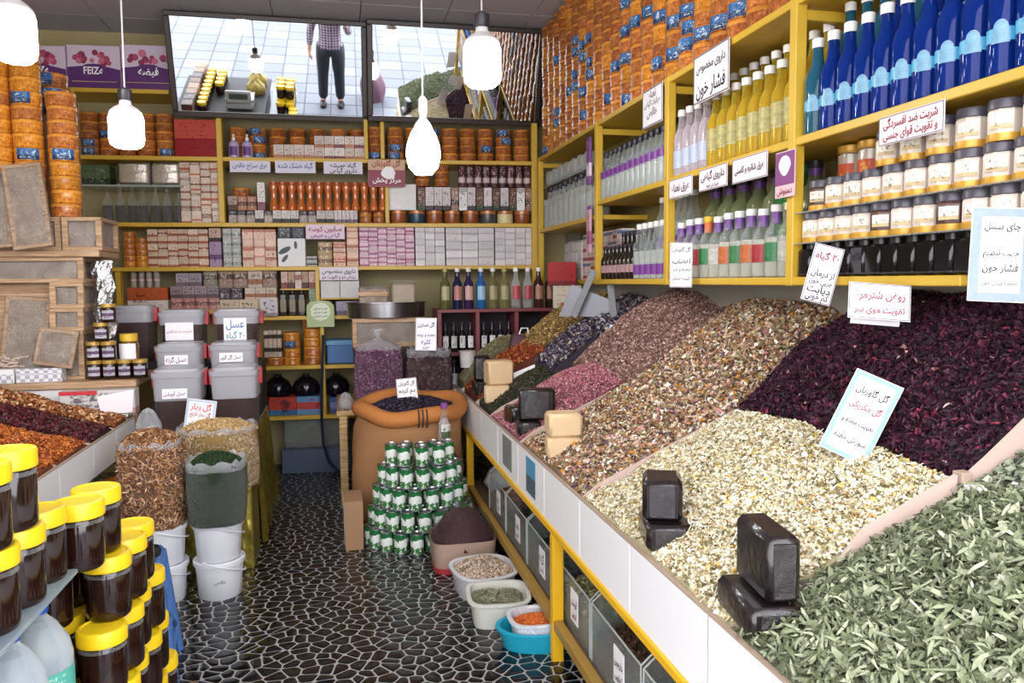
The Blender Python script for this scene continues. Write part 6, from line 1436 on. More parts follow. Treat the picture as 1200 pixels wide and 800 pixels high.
for x0, x1, y0, y1, Yf, lean, lab in ((2, 55, 318, 412, YC+.045, 4, 'tall wrapped honeycomb frame leaning against the wooden box'), (42, 88, 388, 432, Yd+.068, 10, 'small bare honeycomb frame standing on the dotted box'), (-30, 20, 200, 292, YC-.05, -4, 'wrapped honeycomb frame at the far left on the plank'), (20, 66, 190, 292, YC-.09, -8, 'tilted wrapped honeycomb frame in front of the tin stacks')):
    w = sy(x1,y1,Yf)[0]-sy(x0,y1,Yf)[0]; h = sy(x0,y0,Yf)[1]-sy(x0,y1,Yf)[1]
    zb = {412: PT+.02, 432: lz(40,432,Yd), 292: zc5}[y1]
    put(comb_frame(w, h), 'framed_honeycomb', lab, 'honeycomb', T((sy(x0,y1,Yf)[0]+sy(x1,y1,Yf)[0])/2, Yf-.05, zb+.008) @ RY(radians(lean)) @ RX(radians(-9)), 'leaning honeycomb frames')
put([('ledge_body', MB().bev(lx(-40,412,YC), lx(55,412,YC), -.010, .085, 0, .02, .002).mesh('ledge_body', WOOD, False))], 'ledge_board', 'thin board under the tall wrapped comb frame', 'board', T(0, YC, PT))
# tall stacks of tins on the crates
for x, n, Yt, zt in ((-1.5, 13, YC+.10, zc6), (36, 13, YC+.11, zc6), (76, 9, YC+.09, zc6)):
    for i in range(n): tin(T(sy(x,200,Yt)[0]+RND.uniform(-.003,.003), Yt, zt+i*.0745), 'large amber sweet tin in the %s stack on the honeycomb crates' % ('leftmost', 'middle', 'shorter right')[(-1.5,36,76).index(x)], 'amber tins in the %s stack' % ('leftmost', 'middle', 'right')[(-1.5,36,76).index(x)], RND.choice((1,1,0)), RND.random() < .2, 1.035)
u_ = sy(78,118,YC+.25)[0]
for i in range(3): tin(T(sy(64,140,YC+.32)[0], YC+.32, zc6+(5+i)*.0805+.18), 'dark copper tin behind the amber stacks', 'copper tins behind the amber stacks', 3, True, 1.1)
put([('box_body', MB().bev(-.1,.1,-.09,.09,0,5*.0805+.18,.004).mesh('box_body', mat('cardboard', 'a07c5c')))], 'cardboard_box', 'tall cardboard box hidden behind the amber tin stacks', 'box', T(sy(64,140,YC+.32)[0], YC+.32, zc6))
# crumpled foil roll hanging beside the crates
n = 22; R = []
rr_ = random.Random(8)
for j in range(22):
    f = j/21; z = PT+.02+(zc4-.045-PT)*f
    cxf = lx(113.5)+(.010)*sin(j*.9)
    R.append([(cxf+(.044+.010*rr_.random())*cos(2*pi*i/n)*(1+.25*sin(j*.7+i)), YC+.12+(.03+.01*rr_.random())*sin(2*pi*i/n), z+.01*rr_.random()) for i in range(n)])
tag(link('foil_roll', MB().rings(R).mesh('foil_roll', mat('crumpled_foil', 'c8c8cc', .16, metal=1.0, bump=(30,.7,.02)), False)), 'crumpled silver foil column beside the honeycomb crates', 'foil')
# small honey jars
HON = mat('dark_honey', '2a1a12', .12, coat=.5); GLD = mat('jar_gold', 'b89448', .35, metal=.3); JL = print_mat('honey_label', 'b8b4c4', '6a4c6c', '384c3c', .35, .7, 8)
HJ = [('jar_body', MB().lathe([(0,0),(.036,0),(.039,.005),(.039,.075),(.034,.084)], 16).mesh('jar_body', HON)), ('lid', MB().lathe([(.037,.082),(.039,.084),(.039,.102),(0,.103)], 16).mesh('lid', GLD)), ('label', MB().lathe([(.0396,.018),(.0396,.066)], 8, a0=-pi/2-.7, sweep=1.6).mesh('label', JL))]
Yj = 4.60
for lay, xs in enumerate(((111, 128.7, 146.4, 164.2), (111, 128.5), (121,))):
    for x in xs: put(HJ, 'honey_jar', ('small honey jar with gold lid in the bottom row by the foil', 'small honey jar with gold lid in the second row by the foil', 'small honey jar with gold lid in the third row by the foil')[lay], 'jar', T(sy(x,430,Yj)[0], Yj, PT+.004+lay*.103), 'small honey jars row %d' % (lay+1))
put([HJ[0], HJ[1], HJ[2]], 'honey_jar', 'single small honey jar on top of the jar pile', 'jar', T(sy(134,365,Yj)[0]-.03, Yj, PT+.004+3*.103))
put([('bottle_body', MB().lathe([(0,0),(.038,0),(.04,.006),(.04,.13),(.03,.15)], 14).mesh('bottle_body', mat('honey_amber', '6c4a1c', .15, coat=.5))), ('cap', MB().lathe([(.033,.148),(.035,.15),(.035,.18),(0,.181)], 14).mesh('cap', YCAP)), ('label', MB().lathe([(.0405,.07),(.0405,.14)], 8, a0=-pi/2-.9, sweep=1.8).mesh('label', PAPER))], 'honey_bottle', 'amber honey bottle with white label behind the small jars', 'bottle', T(sy(151,400,Yj+.1)[0], Yj+.1, PT+.0) @ Matrix.Scale(1.35, 4))

# ================================================================== honey boxes on the gold-draped table
HT = .64
GOLDC = NT('gold_cloth'); _n = GOLDC.noise(14, 5, GOLDC.coord()); GOLDC.base(GOLDC.ramp(_n, [(.3, srgb('8c7a24')), (.6, srgb('cdbb5a'))])); GOLDC.b.inputs['Metallic'].default_value = .75; GOLDC.b.inputs['Roughness'].default_value = .28; GOLDC.bump(GOLDC.noise(5, 4, GOLDC.coord()), .8, .03)
tb = thing('honey_table', 'table draped in shiny gold foil cloth carrying the honey boxes', 'table', T(-.83, 4.40, 0))
link('table_top', MB().bev(-.26, .34, 0, .92, HT-.03, HT, .004).mesh('table_top', mat('patterned_top', 'c8c4b8', .5, noise=(60,.7)), False), tb)
pr = [( .345+.008*sin(i*1.9), y) for i, y in enumerate(np.linspace(0, .92, 24))]
v0 = [(x, y, HT-.004) for x, y in pr]+[(x+.02+.012*sin(i*2.3), y, .30) for i, (x, y) in enumerate(pr)]+[(x+.03+.02*sin(i*1.7), y, .004) for i, (x, y) in enumerate(pr)]
fc = [(i+j*24, i+1+j*24, i+1+(j+1)*24, i+(j+1)*24) for j in range(2) for i in range(23)]
link('gold_drape', MB().add(v0, fc).mesh('gold_drape', GOLDC.mat), tb)
link('gold_front', MB().bev(-.26, .345, -.012, .0, .004, HT-.005, .003).mesh('gold_front', GOLDC.mat, False), tb)
for x in (-.23,.31):
    for y in (.04,.88): link('leg', MB().box(x-.02,x+.02,y-.02,y+.02,0,HT-.03).mesh('leg', DARKWOOD, False), tb)
HBOX = glass('box_plastic', 'd8d8e0', .04, .15, edge=.15); LIDP = glass('lid_plastic', 'c4c4cc', .6, .25)
CLIP = mat('red_clip', 'c8444c', .4); DKH = mat('honey_deep', '341608', .35, spec=.2)
def honey_box(w, d, h, fill):
    b = MB()
    def rg(s_, z): return [(w/2*s_*math.copysign(abs(cos(2*pi*i/28))**.3, cos(2*pi*i/28)), d/2+d/2*s_*math.copysign(abs(sin(2*pi*i/28))**.3, sin(2*pi*i/28)), z) for i in range(28)]
    fz = .90+.09*fill/.86
    P = [('box_wall', MB().rings([rg(.90,0), rg(fz,h*fill)], cap1=False).mesh('box_wall', HBOX)), ('frosted_wall', MB().rings([rg(fz,h*fill), rg(.99,h*.86), rg(1.03,h*.865), rg(1.03,h*.9)], cap0=False, cap1=False).mesh('frosted_wall', glass('frosted', 'c2c2ca', .62, .35)))]
    P.append(('honey', MB().rings([rg(.87,.006), rg(.88+.09*fill,h*fill)]).mesh('honey', DKH)))
    P.append(('lid', MB().rings([rg(1.045,h*.885), rg(1.05,h*.95), rg(.93,h*.955), rg(.90,h*1.0), rg(.2,h*.99)]).mesh('lid', LIDP)))
    for s_ in (-1, 1): P.append(('clip', MB().bev(s_*w*.52-.012, s_*w*.52+.012, d*.4, d*.6, h*.70, h*.955, .004).mesh('clip', CLIP)))
    return P
def hb(x0, x1, Y, ztop, zb, fill, label, txt=None, ty=.7, ink='purple', big=False, two=None):
    a, b = sy(x0, 450, Y)[0], sy(x1, 450, Y)[0]; w = (b-a)*.885
    M = T((a+b)/2, Y, zb)
    r = put(honey_box(w, .26, ztop-zb, fill), 'honey_box', label, 'box', M, 'honey boxes')
    if txt:
        cw, ch = (w*.5, .055) if not big else (w*.62, .11)
        if two: cw, ch = w*.5, .14
        c = link('name_label', MB().bev(-cw/2, cw/2, -.003, 0, -ch/2, ch/2, .001).mesh('name_label', PAPER, False), r, T(-w*.02, -.006, (ztop-zb)*ty) @ RX(radians(-4)))
        if two:
            lettering(c, two[0], 0, .03, .075, 'blue', y=-.0036, maxw=cw*.8, bold=.012); lettering(c, two[1], 0, -.04, .06, 'teal', y=-.0036, maxw=cw*.8, bold=.012)
        else: lettering(c, txt, 0, 0, .055, ink, y=-.0036, maxw=cw*.9)
    return r
z1 = sy(205,433,4.45)[1]; z2 = sy(205,403,4.78)[1]; z3 = sy(215,363,5.06)[1]
hb(172, 239, 4.45, z1, HT, .50, 'front honey box with a thyme honey label', 'عسل آویشن', .62, 'purple')
hb(241, 305, 4.45, z1, HT, .50, 'front honey box with a scoop and no label, beside the upright', None)
sc = link('scoop', MB().tube([(-.06,.12,.30),(.03,.10,.20)], .012, 6).mesh('scoop', mat('scoop_wood', '9c8c7c', .5)), bpy.data.objects['honey_box.001'] if 'honey_box.001' in bpy.data.objects else None)
RS = mat('riser_box', '2a2422', .6)
for Y, zt, lb in ((4.74, z2-.33, 'low dark step under the middle honey boxes'), (5.03, z3-.33, 'high dark step under the rear honey boxes')):
    put([('step_body', MB().bev(-1.08, -.49, 0, .275, 0, zt-HT, .004).mesh('step_body', RS, False))], 'step_box', lb, 'box', T(0, Y, HT))
hb(178, 240, 4.77, z2, z2-.33, .55, 'middle honey box with a nettle honey label', 'عسل گزنه', .72, 'purple')
hb(242, 304, 4.77, z2, z2-.33, .55, 'middle honey box with a flower honey label', 'عسل گل گون', .74, 'black')
hb(184, 244, 5.06, z3, z3-.33, .72, 'rear honey box with a wide pure honey label', 'عسل صد در صد گیاهی', .60, 'maroon', True)
hb(249, 309, 5.06, z3, z3-.33, .72, 'rear honey box with the blue forty-herb honey sign', 'عسل', .62, two=('عسل', '۴۰ گیاه'))
put([('step_body', MB().bev(sy(128,400,5.0)[0], sy(182,400,5.0)[0], 0, .26, 0, z3-.31-PT, .003).mesh('step_body', RS, False))], 'step_box', 'dark step under the leftmost honey box behind the jars', 'box', T(0, 5.03, PT))
hb(126, 183, 5.06, z3+.03, z3-.31, .70, 'leftmost honey box behind the small jars without a label', None)
# ================================================================== bags and buckets on the floor
BUCK = mat('bucket_white', 'e2e4ea', .35)
BK = [('bucket_body', MB().lathe([(0,0),(.092,0),(.096,.005),(.106,.15),(.112,.152),(.112,.160),(.108,.162)], 28).mesh('bucket_body', BUCK)), ('lid', MB().lathe([(.113,.158),(.116,.160),(.116,.176),(.110,.180),(.104,.176),(0,.176)], 28).mesh('lid', BUCK)), ('handle', MB().tube([(.116*cos(a), .116*sin(a), .150-.055*sin((a+pi*.15)/(1.3*pi)*pi)) for a in [-pi*.15-.0+1.3*pi*k/14-1.0 for k in range(15)]], .0038, 6).mesh('handle', BUCK))]
for x, y, nm in ((-.83, 3.72, 'left'), (-.582, 3.72, 'right')):
    for k in range(2):
        b = put(BK, 'bucket', {('left',0): 'lower white bucket under the husk bag', ('left',1): 'upper white bucket carrying the husk bag', ('right',0): 'lower white bucket with a small print under the green herb bag', ('right',1): 'upper white bucket carrying the green herb bag'}[nm, k], 'bucket', T(x, y, k*.178) @ RZ(-.6), 'white lidded buckets')
        if (nm, k) == ('right', 0): lettering(b, 'خالص', 0, 0, .02, 'grey', M=RZ(.75) @ T(.0, -.1025, .09) @ RX(.07), maxw=.05)
HUSK = island('husks', [('a87c54', 6), ('8c5c3c', 5), ('c49a74', 4), ('70452c', 4), ('dcbc98', 2)])
CHICK = island('chickpea', [('c8a878', 6), ('b4925f', 5), ('d8bc90', 4), ('98784c', 2)])
GHERB = island('green_powder', [('2c4424', 6), ('38522c', 5), ('1e3018', 5), ('466438', 2)])
goods_bag('husk_bag', 'tall clear bag of brown almond husks on white buckets', -.855, 3.72, .357, .135, .135, .36, HUSK, '7a5034', 'curl', (.016,.03), 5200, .07, seed=61, collar=.03)
goods_bag('herb_bag', 'clear bag of dark green powdered herb on white buckets', -.575, 3.70, .357, .128, .13, .25, GHERB, '22331c', 'ball', (.004,.008), 3500, .08, seed=63, collar=.045, top=1.06)
goods_bag('chickpea_bag', 'open clear bag of roasted chickpeas behind the green herb', -.63, 4.13, .42, .20, .17, .28, CHICK, 'a8884c', 'ball', (.009,.014), 5200, .06, seed=65, collar=.03)
put([('box_body', MB().bev(-.17,.17,-.15,.15,0,.42,.006).mesh('box_body', GOLDC.mat, False))], 'gold_box', 'gold foil box under the chickpea bag', 'box', T(-.63, 4.16, 0))
put(lumpy(.06, .05, .17, 12, mt=FILMT, name='film_bag'), 'film_bag', 'crumpled empty clear bag behind the almond husks', 'bag', T(sy(175,508,4.15)[0], 4.15, sy(175,512,4.15)[1]-.03))
put([('post_body', MB().bev(-.05,.05,-.05,.05,0,sy(175,512,4.15)[1]-.03,.004).mesh('post_body', mat('cardboard', 'a07c5c')))], 'cardboard_box', 'narrow cardboard box under the crumpled empty bag', 'box', T(sy(175,508,4.15)[0], 4.15, 0))
mcard(231, 512, 4.12, 44, 35, [('گل بهار', .80, .04, 'red'), ('گل بهار نارنج', .62, .05, 'maroon'), ('تسکین اعصاب', .40, .04, 'black'), ('دم کرده', .18, .04, 'red')], 'blue bordered card standing on the chickpea bag', 7, back=8, border=(LB_, .014))
# blue plastic stool
SBL = mat('stool_blue', '4c78b8', .4)
stl = thing('plastic_stool', 'light blue plastic stool with round and slanted openings', 'stool', T(-.80, 2.98, 0) @ RZ(.15))
link('seat', MB().bev(-.13,.13,-.13,.13,.425,.45,.01).mesh('seat', SBL), stl)
for q in range(4):
    sd = MB(); yb = lambda z: .125+.045*(1-z/.43)
    def bar(p, w=.022): 
        sd.tube([(x, -yb(z), z) for x, z in p], w/2, 6)
    bar([(-.12,.43),(-.165,.0)], .03); bar([(.12,.43),(.165,.0)], .03); bar([(-.12,.42),(.12,.42)], .03); bar([(-.125,.30),(.13,.12)], .02); bar([(.125,.30),(-.145,.12)], .02); bar([(-.145,.11),(.145,.11)], .02)
    sd.tube([(.055*cos(a), -yb(.345+.05*sin(a)), .345+.05*sin(a)) for a in [2*pi*i/16 for i in range(16)]], .009, 6, closed=True)
    link('side_frame', sd.mesh('side_frame', SBL), stl, RZ(q*pi/2))
put([('glove_body', lumpy(.06, .05, .05, 15, mt=mat('black_cloth', '15151a', .7), name='glove')), ('cuff', MB().lathe([(.03,0),(.035,.02),(.028,.035)], 12, c=(.05,0,.02)).mesh('cuff', mat('black_cloth', '15151a')))], 'black_cloth', 'crumpled black glove lying on the blue stool', 'cloth', T(-.74, 2.93, .45))
put([('board_body', MB().bev(-.12,.12,-.06,.06,0,.04,.004).mesh('board_body', wood_mat('plank_brown', '8c6a58', '5c4034'), False))], 'wood_offcut', 'brown wood offcut lying on the pebble floor', 'wood', T(-.60, 2.70, .006) @ RZ(.6))
# ================================================================== tower of honey jars with yellow lids
YL = mat('lid_yellow', 'ecc81c', .35); JDK = mat('jar_honey_dark', '220f0a', .1, coat=.4)
JAR = [('jar_body', MB().lathe([(0,0),(.046,0),(.051,.006),(.052,.02),(.052,.105),(.049,.118),(.045,.124)], 26).mesh('jar_body', JDK)),
       ('lid', MB().lathe([(.053,.120),(.0555,.122),(.0555,.152),(.053,.157),(.047,.158),(.046,.155),(0,.155)], 30).mesh('lid', YL)),
       ('glass_shoulder', MB().lathe([(.0525,.107),(.0505,.116)], 26).mesh('glass_shoulder', CLEAR))]
JP = .158
def jar(x, y, z, label, group): return put(JAR, 'honey_jar', label, 'jar', T(x+RND.uniform(-.002,.002), y+RND.uniform(-.002,.002), z) @ RZ(RND.uniform(0, 6)), group)
NM = ('floor layer', 'second layer', 'third layer', 'fourth layer', 'fifth layer')
for r_, (ye, n) in enumerate(((2.50, 5), (2.44, 5), (2.375, 5), (2.315, 4), (2.255, 3))):
    for k in range(n):
        y = ye-.121*k
        jar(-.575+.006*((k+r_) % 2), y, .006+r_*JP, 'large dark honey jar with yellow lid in the %s of the jar tower' % NM[r_], 'jar tower ' + NM[r_])
        if r_ >= 3: jar(-.70, y-.03, .006+r_*JP, 'large honey jar in the row behind the %s of the tower' % NM[r_], 'jar tower rear ' + NM[r_])
        elif k < 4: jar(-.70, y-.03, .006+r_*JP, 'large honey jar in the row behind the %s of the tower' % NM[r_], 'jar tower rear ' + NM[r_])
zt5 = .006+5*JP
pj = jar(-.60, 2.04, zt5, 'honey jar with a small landscape label on top of the tower', None)
link('picture_label', MB().lathe([(.0528,.02),(.0528,.095)], 8, a0=-.9, sweep=1.1).mesh('picture_label', print_mat('landscape', 'b8b4d8', '4c8c3c', 'e4e4f0', 0, .5, 5)), pj)
jar(-.605, 1.92, zt5, 'plain honey jar topping the end of the tower beside the glass shelf', None)
# glass shelf with more jars in front of the tower
gs = thing('glass_shelf', 'clear glass shelf on metal posts carrying honey jars', 'shelf', T(-.86, 1.52, 0))
GZ = .815
link('glass_top', MB().bev(-.05, .27, -.45, .335, GZ-.010, GZ, .002).mesh('glass_top', glass('shelf_glass', 'a8b8bc', .35, .05)), gs)
for x in (-.03, .0):
    for y in (-.42, .30) if x < -.02 else (): link('post', MB().tube([(x,y,0),(x,y,GZ-.01)], .012, 8).mesh('post', mat('grey_post', '8c9094', .3, metal=.7)), gs)
for r_, ys in ((0, (1.805, 1.68, 1.555, 1.43, 1.305)), (1, (1.665, 1.54, 1.415))):
    for y in ys:
        jar(-.648, y, GZ+r_*JP, 'large honey jar in the %s on the glass shelf' % ('bottom row', 'top row')[r_], 'jars on the glass shelf row %d' % (r_+1))
        jar(-.762, y-.02, GZ+r_*JP, 'large honey jar at the back of the %s on the glass shelf' % ('bottom row', 'top row')[r_], 'jars at the back of the glass shelf row %d' % (r_+1))
WBOT = glass('water_bottle', 'dfe8ee', .2, .06)
WBP = [('bottle_body', MB().lathe([(0,0),(.050,0),(.055,.01),(.055,.05),(.052,.06),(.055,.07),(.055,.19),(.05,.215),(.03,.25),(.016,.265),(.016,.28)], 22).mesh('bottle_body', WBOT)), ('water', MB().lathe([(0,.006),(.049,.006),(.053,.015),(.053,.19),(.048,.214),(.02,.245),(0,.246)], 20).mesh('water', glass('water_fill', 'aab8c4', .42, .05))), ('cap', MB().lathe([(.018,.272),(.019,.274),(.019,.292),(0,.293)], 14).mesh('cap', mat('cap_blue', '2450a8', .35))), ('label', MB().lathe([(.0557,.075),(.0557,.17)], 10, a0=-1.2, sweep=1.8).mesh('label', print_mat('teal_label', '58a898', '3c8c90', 'd8e8e0', .0, .5, 6)))]
put([('crate_body', MB().bev(-.2,.06,-.24,.215,0,.45,.006).mesh('crate_body', mat('crate_dark', '2c2a2c', .6), False))], 'dark_crate', 'dark crate standing under the glass shelf', 'box', T(-.65, 1.60, 0))
for x, y, lb in ((-.640, 1.75, 'clear water bottle with teal label under the glass shelf'), (-.645, 1.62, 'clear water bottle nearer the door under the glass shelf')): put(WBP, 'water_bottle', lb, 'bottle', T(x, y, .45) @ Matrix.Scale(1.15, 4), 'two large water bottles')
# ================================================================== hanging bulbs
EM = NT('bulb_glow'); EM.b.inputs['Base Color'].default_value = (1,1,1,1); EM.b.inputs['Emission Color'].default_value = (1.0, .98, .95, 1); EM.b.inputs['Emission Strength'].default_value = BULB_POWER
EM = EM.mat
NECK = mat('bulb_neck', 'd8d4d4', .4, bump=(60,.3,.004)); CORD = mat('cord_white', 'c8c4c8', .5)
def bulb(x, y, d, w, h, label, pear=False, dark=True):
    p = EYEV + ray(x, y)*d; k = d/F_PX
    r_, hh = w*k/2, h*k
    r = thing('hanging_bulb', label, 'lamp', T(p.x, p.y, p.z), 'bulbs on cords')
    if pear: prof = [(0,-hh/2),(r_*.5,-hh*.48),(r_*.85,-hh*.36),(r_,-hh*.16),(r_*.95,.02*hh),(r_*.72,hh*.22),(r_*.55,hh*.30)]; top = hh*.30; nr = r_*.55
    else: prof = [(0,-hh/2),(r_*.7,-hh*.49),(r_*.93,-hh*.42),(r_,-hh*.3),(r_,hh*.18),(r_*.9,hh*.30)]; top = hh*.30; nr = r_*.9
    link('glow_globe', MB().lathe(prof, 28).mesh('glow_globe', EM), r)
    link('neck', MB().lathe([(nr,top),(nr*1.0,top+hh*.04),(nr*.75,top+hh*.12),(nr*.40,top+hh*.19),(nr*.36,top+hh*.30)], 24).mesh('neck', NECK), r)
    link('socket', MB().lathe([(nr*.42,top+hh*.28),(nr*.46,top+hh*.30),(nr*.46,top+hh*.52),(nr*.2,top+hh*.58),(0,top+hh*.58)], 16).mesh('socket', DCAP if dark else NECK), r)
    link('cord', MB().tube([(0,0,top+hh*.55),(.004,0,(CEIL-p.z)*.6),(0,0,CEIL-p.z)], .0035, 6).mesh('cord', CORD), r)
bulb(565, 70, 2.9, 44, 62, 'big drum shaped bulb with dark socket hanging before the right mirror')
bulb(496, 172, 3.1, 40, 66, 'pear shaped bulb with pale neck hanging under the mirrors', True, False)
bulb(148, 148, 3.1, 38, 50, 'drum shaped bulb hanging in front of the tins at the left shelf')
bulb(17, 36, 2.45, 46, 72, 'large drum bulb hanging over the honeycomb crates')

# ================================================================== in the doorway (seen in the mirror)
def skin_body(name, pts, edges, mt, root=0, sub=1):
    me = bpy.data.meshes.new(name); me.from_pydata([p[:3] for p in pts], edges, []); me.materials.append(mt)
    o = bpy.data.objects.new(name, me); COL.objects.link(o)
    s = o.modifiers.new('skin', 'SKIN'); s.use_smooth_shade = True
    for i, p in enumerate(pts):
        v = me.skin_vertices[0].data[i]; rx, ry = (p[3] if isinstance(p[3], tuple) else (p[3], p[3])); v.radius = (rx, ry); v.use_root = i == root
    d = o.modifiers.new('sub', 'SUBSURF'); d.levels = sub; d.render_levels = sub
    bpy.context.view_layer.update()
    dg = bpy.context.evaluated_depsgraph_get()
    m2 = bpy.data.meshes.new_from_object(o.evaluated_get(dg)); m2.name = name
    if not m2.materials: m2.materials.append(mt)
    bpy.data.objects.remove(o)
    return m2
SKIN = mat('skin', 'b98a70', .55); NAVY = mat('navy_cloth', '20242e', .8, noise=(40,.3)); SHOE = mat('shoe_black', '121214', .4)
PL = NT('plaid'); _sp = PL.n('ShaderNodeSeparateXYZ'); PL.l(PL.coord(), _sp.inputs[0])
def _ln(ax, sc, wd): return PL.math('LESS_THAN', PL.math('FRACT', PL.math('MULTIPLY', _sp.outputs[ax], sc)), wd)
_c = PL.mix(PL.math('MULTIPLY', PL.math('ADD', _ln('X', 13, .5), _ln('Z', 13, .5)), .4), srgb('6a4a68'), srgb('2e2638'))
_c = PL.mix(PL.math('MINIMUM', PL.math('ADD', _ln('X', 26, .12), _ln('Z', 26, .12)), 1.0), _c, srgb('d8d4dc')); PL.base(_c); PL.b.inputs['Roughness'].default_value = .8
man = thing('person', 'man in a purple plaid shirt and dark trousers standing in the doorway', 'person', T(-.18, -.46, 0) @ Matrix.Diagonal((1.13,1.05,1,1)))
ARM_L = [(-.185,.0,1.40), (-.25,-.01,1.13), (-.27,.05,.88)]
ARM_R = [(.185,.0,1.40), (.25,.06,1.13), (.19,.22,1.33)]
def hand(pts, eds, wr, d, sidev, palm, base):
    """palm and five separate, slightly curled fingers from the wrist point"""
    d = Vector(d).normalized(); sv = Vector(sidev).normalized(); pv = Vector(palm).normalized(); w = Vector(wr)
    c = w+d*.05; pts.append((*c, (.036,.018))); k = len(pts)-1; eds.append((base, k))
    for q, (o_, L) in enumerate(((-.032,.066), (-.011,.078), (.011,.072), (.031,.056))):
        b = w+d*.088+sv*o_; m_ = b+d*L*.5+pv*.012; e = b+d*L*.85+pv*.034
        i = len(pts); pts += [(*b, .0095), (*m_, .0085), (*e, .007)]; eds += [(k, i), (i, i+1), (i+1, i+2)]
    b = w+d*.03-sv*.036; m_ = b+d*.03-sv*.022+pv*.01; e = m_+d*.028-sv*.004+pv*.012
    i = len(pts); pts += [(*b, .012), (*m_, .0095), (*e, .008)]; eds += [(k, i), (i, i+1), (i+1, i+2)]
P_ = [(0,0,.96,(.145,.10)), (0,0,1.12,(.135,.095)), (0,.0,1.28,(.155,.105)), (0,-.005,1.40,(.12,.085)), (0,-.01,1.49,.055), (0,.005,1.55,.058), (0,.012,1.60,(.073,.085)), (0,.012,1.67,(.076,.094)), (0,.0,1.735,(.058,.07))]
E_ = [(i, i+1) for i in range(8)]
for s_, arm in ((0, ARM_L), (1, ARM_R)):
    i = len(P_); P_ += [(*arm[0], .056), (*[(a+b)/2 for a, b in zip(arm[0], arm[1])], .047), (*arm[1], .04), (*[(a+b)/2 for a, b in zip(arm[1], arm[2])], .036), (*arm[2], .026)]
    E_ += [(3, i), (i, i+1), (i+1, i+2), (i+2, i+3), (i+3, i+4)]
    hand(P_, E_, arm[2], (0, .1, -1) if s_ == 0 else (-.2, .5, .75), (0, -1, 0) if s_ == 0 else (.5, -.5, .5), (1, 0, 0) if s_ == 0 else (-.6, .3, -.1), i+4)
for s_ in (-1, 1):
    i = len(P_); P_ += [(s_*.09, 0, .88, .095), (s_*.10, .01, .68, .08), (s_*.105, .015, .50, .06), (s_*.11, -.01, .30, .055), (s_*.115, -.02, .09, .038), (s_*.12, .06, .04, .035), (s_*.125, .13, .03, .03)]
    E_ += [(0, i)] + [(i+k, i+k+1) for k in range(6)]
link('body', skin_body('body', P_, E_, SKIN), man)
S_ = [(0,0,.84,(.19,.138)), (0,0,.95,(.185,.134)), (0,0,1.12,(.152,.112)), (0,0,1.28,(.172,.122)), (0,-.005,1.40,(.135,.10)), (0,-.01,1.455,.068)]
SE = [(i, i+1) for i in range(5)]
for arm in (ARM_L, ARM_R):
    i = len(S_); S_ += [(*arm[0], .072), (*[(a+b)/2 for a, b in zip(arm[0], arm[1])], .060), (*arm[1], .053), (*[a+(b-a)*.85 for a, b in zip(arm[1], arm[2])], .040)]
    SE += [(4, i), (i, i+1), (i+1, i+2), (i+2, i+3)]
link('shirt', skin_body('shirt', S_, SE, PL.mat, 2), man)
TR = [(0,0,1.03,(.172,.122)), (0,0,.93,(.18,.13))]; TE = [(0, 1)]
for s_ in (-1, 1):
    i = len(TR); TR += [(s_*.095, 0, .85, .13), (s_*.10, .01, .68, .098), (s_*.107, .012, .50, .08), (s_*.112, -.01, .30, .074), (s_*.117, -.02, .075, .066)]
    TE += [(1, i)] + [(i+k, i+k+1) for k in range(4)]
link('trousers', skin_body('trousers', TR, TE, NAVY, 1), man)
for s_ in (-1, 1):
    link('shoe', MB().rings([[(s_*.12+.048*w_*math.copysign(abs(cos(a))**.8, cos(a)), .045+.135*l_*sin(a), z) for a in [2*pi*i/20 for i in range(20)]] for z, w_, l_ in ((.004,1,1),(.03,1.0,1.0),(.06,.85,.9),(.085,.6,.55))]).mesh('shoe', SHOE), man)
link('hair', MB().lathe([(.082,1.66),(.088,1.70),(.082,1.75),(.05,1.79),(0,1.80)], 18, c=(0,-.012,0), sy=1.18).mesh('hair', mat('hair_black', '1a1512', .7, bump=(80,.5,.006))), man)
fc_ = MB()
for s_ in (-1, 1): fc_.lathe([(0,-.008),(.011,-.004),(.013,0),(.011,.004),(0,.008)], 10, 0, c=(s_*.03,.094,1.655))
link('eyes', fc_.mesh('eyes', mat('eye_dark', '2a1c18', .2)), man)
link('nose', MB().rings([[(r*cos(a), .098+r*.9*sin(a)*.8+o_, z) for a in [2*pi*i/10 for i in range(10)]] for z, r, o_ in ((1.605,.008,.0),(1.615,.015,.012),(1.64,.009,.004),(1.66,.006,-.002))]).mesh('nose', SKIN), man)
link('mouth', MB().rings([[(.024*cos(a), .088+.008*sin(a), z) for a in [2*pi*i/12 for i in range(12)]] for z in (1.572, 1.578, 1.584)]).mesh('mouth', mat('lip', '94584c', .5)), man)
for s_ in (-1, 1): link('ear', MB().lathe([(0,-.006),(.022,-.004),(.026,.004),(.016,.010),(0,.006)], 12, M=T(s_*.077,.01,1.64) @ RY(s_*pi/2) @ Matrix.Diagonal((1.3,.75,1,1))).mesh('ear', SKIN), man)
tag(link('phone', MB().bev(-.038,.038,-.006,.006,-.078,.078,.005).mesh('phone', mat('phone_black', '101014', .2)), None, T(-.006,-.045,1.445) @ RZ(-YAW)), 'black phone held up by the man in the doorway', 'phone')
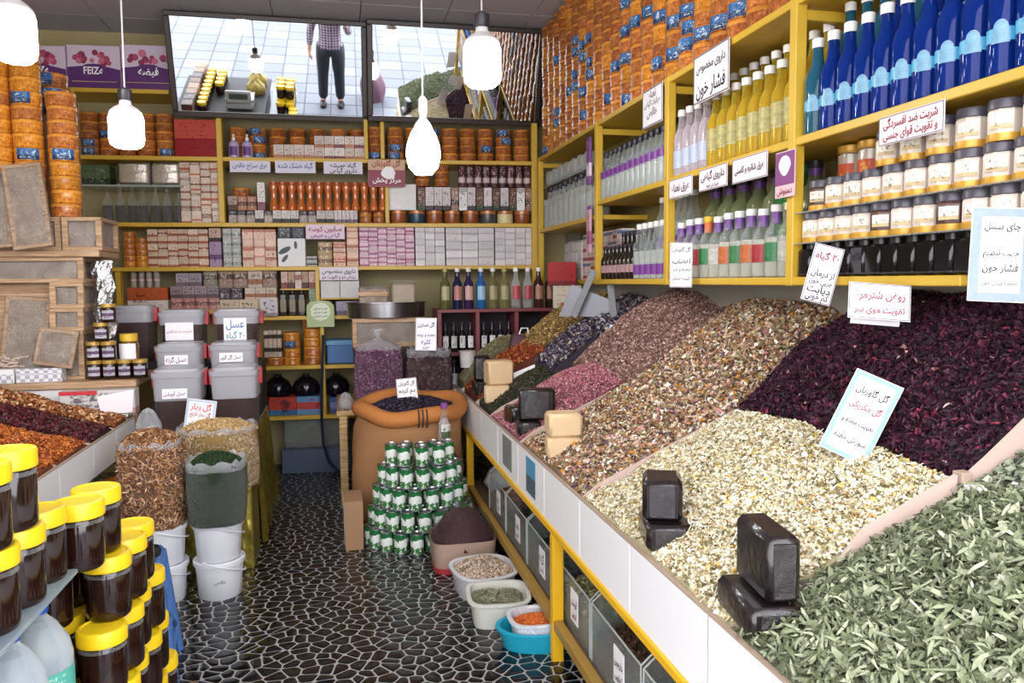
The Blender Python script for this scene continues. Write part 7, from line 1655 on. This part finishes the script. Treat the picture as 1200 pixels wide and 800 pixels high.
# sales counter with a scale inside the door on the left
sc_ = thing('sales_counter', 'dark glass fronted sales counter inside the door', 'counter', T(-1.47, 1.65, 0))
link('counter_body', MB().bev(-.5,.5,-.75,.75,0,.86,.01).mesh('counter_body', mat('counter_dark', '1c1c22', .5), False), sc_)
link('counter_top', MB().bev(-.53,.53,-.78,.78,.86,.90,.006).mesh('counter_top', mat('counter_top', '24242a', .6), False), sc_)
s_c = thing('shop_scale', 'silver electronic shop scale on the sales counter', 'scale', T(-1.25, 1.75, .90))
link('scale_body', MB().bev(-.16,.16,-.15,.15,0,.09,.012).mesh('scale_body', mat('scale_grey', 'b8bcc0', .35)), s_c)
link('weighing_plate', MB().bev(-.17,.17,-.13,.13,.09,.115,.006).mesh('weighing_plate', mat('steel', '8c8a8c')), s_c)
link('display', MB().bev(-.15,.15,.13,.17,.09,.24,.008).mesh('display', mat('scale_grey', 'b8bcc0')), s_c)
link('screen', MB().box(-.11,.11,.168,.173,.14,.21).mesh('screen', mat('lcd', '4a5a54', .3), False), s_c)
for k in range(4): put(JAR, 'honey_jar', 'honey jar with yellow lid lined up on the sales counter', 'jar', T(-1.53, 1.05+.13*k, .90), 'jars on the sales counter')
put([('sack_body', lumpy(.2, .2, .5, 22, mt=mat('plum_sack', '6a4a5c', .7, noise=(20,.3)))), ('tie', MB().lathe([(.03,.49),(.025,.51),(.05,.54),(.0,.55)], 12).mesh('tie', mat('plum_sack', '6a4a5c')))], 'plum_sack', 'plum coloured tied sack standing outside the door', 'sack', T(.45, -.75, 0))

LC = [carton(.16, .12, .2, mm) for mm in (MX[0], MX[2], MX[4], TC[0])]
for k in range(8): put(LC[k % 4], 'carton', 'printed carton standing at the wall side of the sales counter', 'box', T(-1.86, 1.0+.17*k, .90) @ RZ(-pi/2), 'cartons on the sales counter')
for k in range(9): put(JAR, 'honey_jar', 'honey jar with yellow lid in the rear line on the sales counter', 'jar', T(-1.665, 1.02+.13*k, .90), 'rear jars on the sales counter')
for k in range(2): put([('bag_body', lumpy(.12, .11, .16, 90+k, mt=mat('snack_yellow', 'c8b460', .5, noise=(30,.6)), name='bag_body'))], 'snack_bag', 'pale yellow snack bag on the sales counter', 'bag', T(-1.10, 1.08+.27*k, .90), 'snack bags on the sales counter')
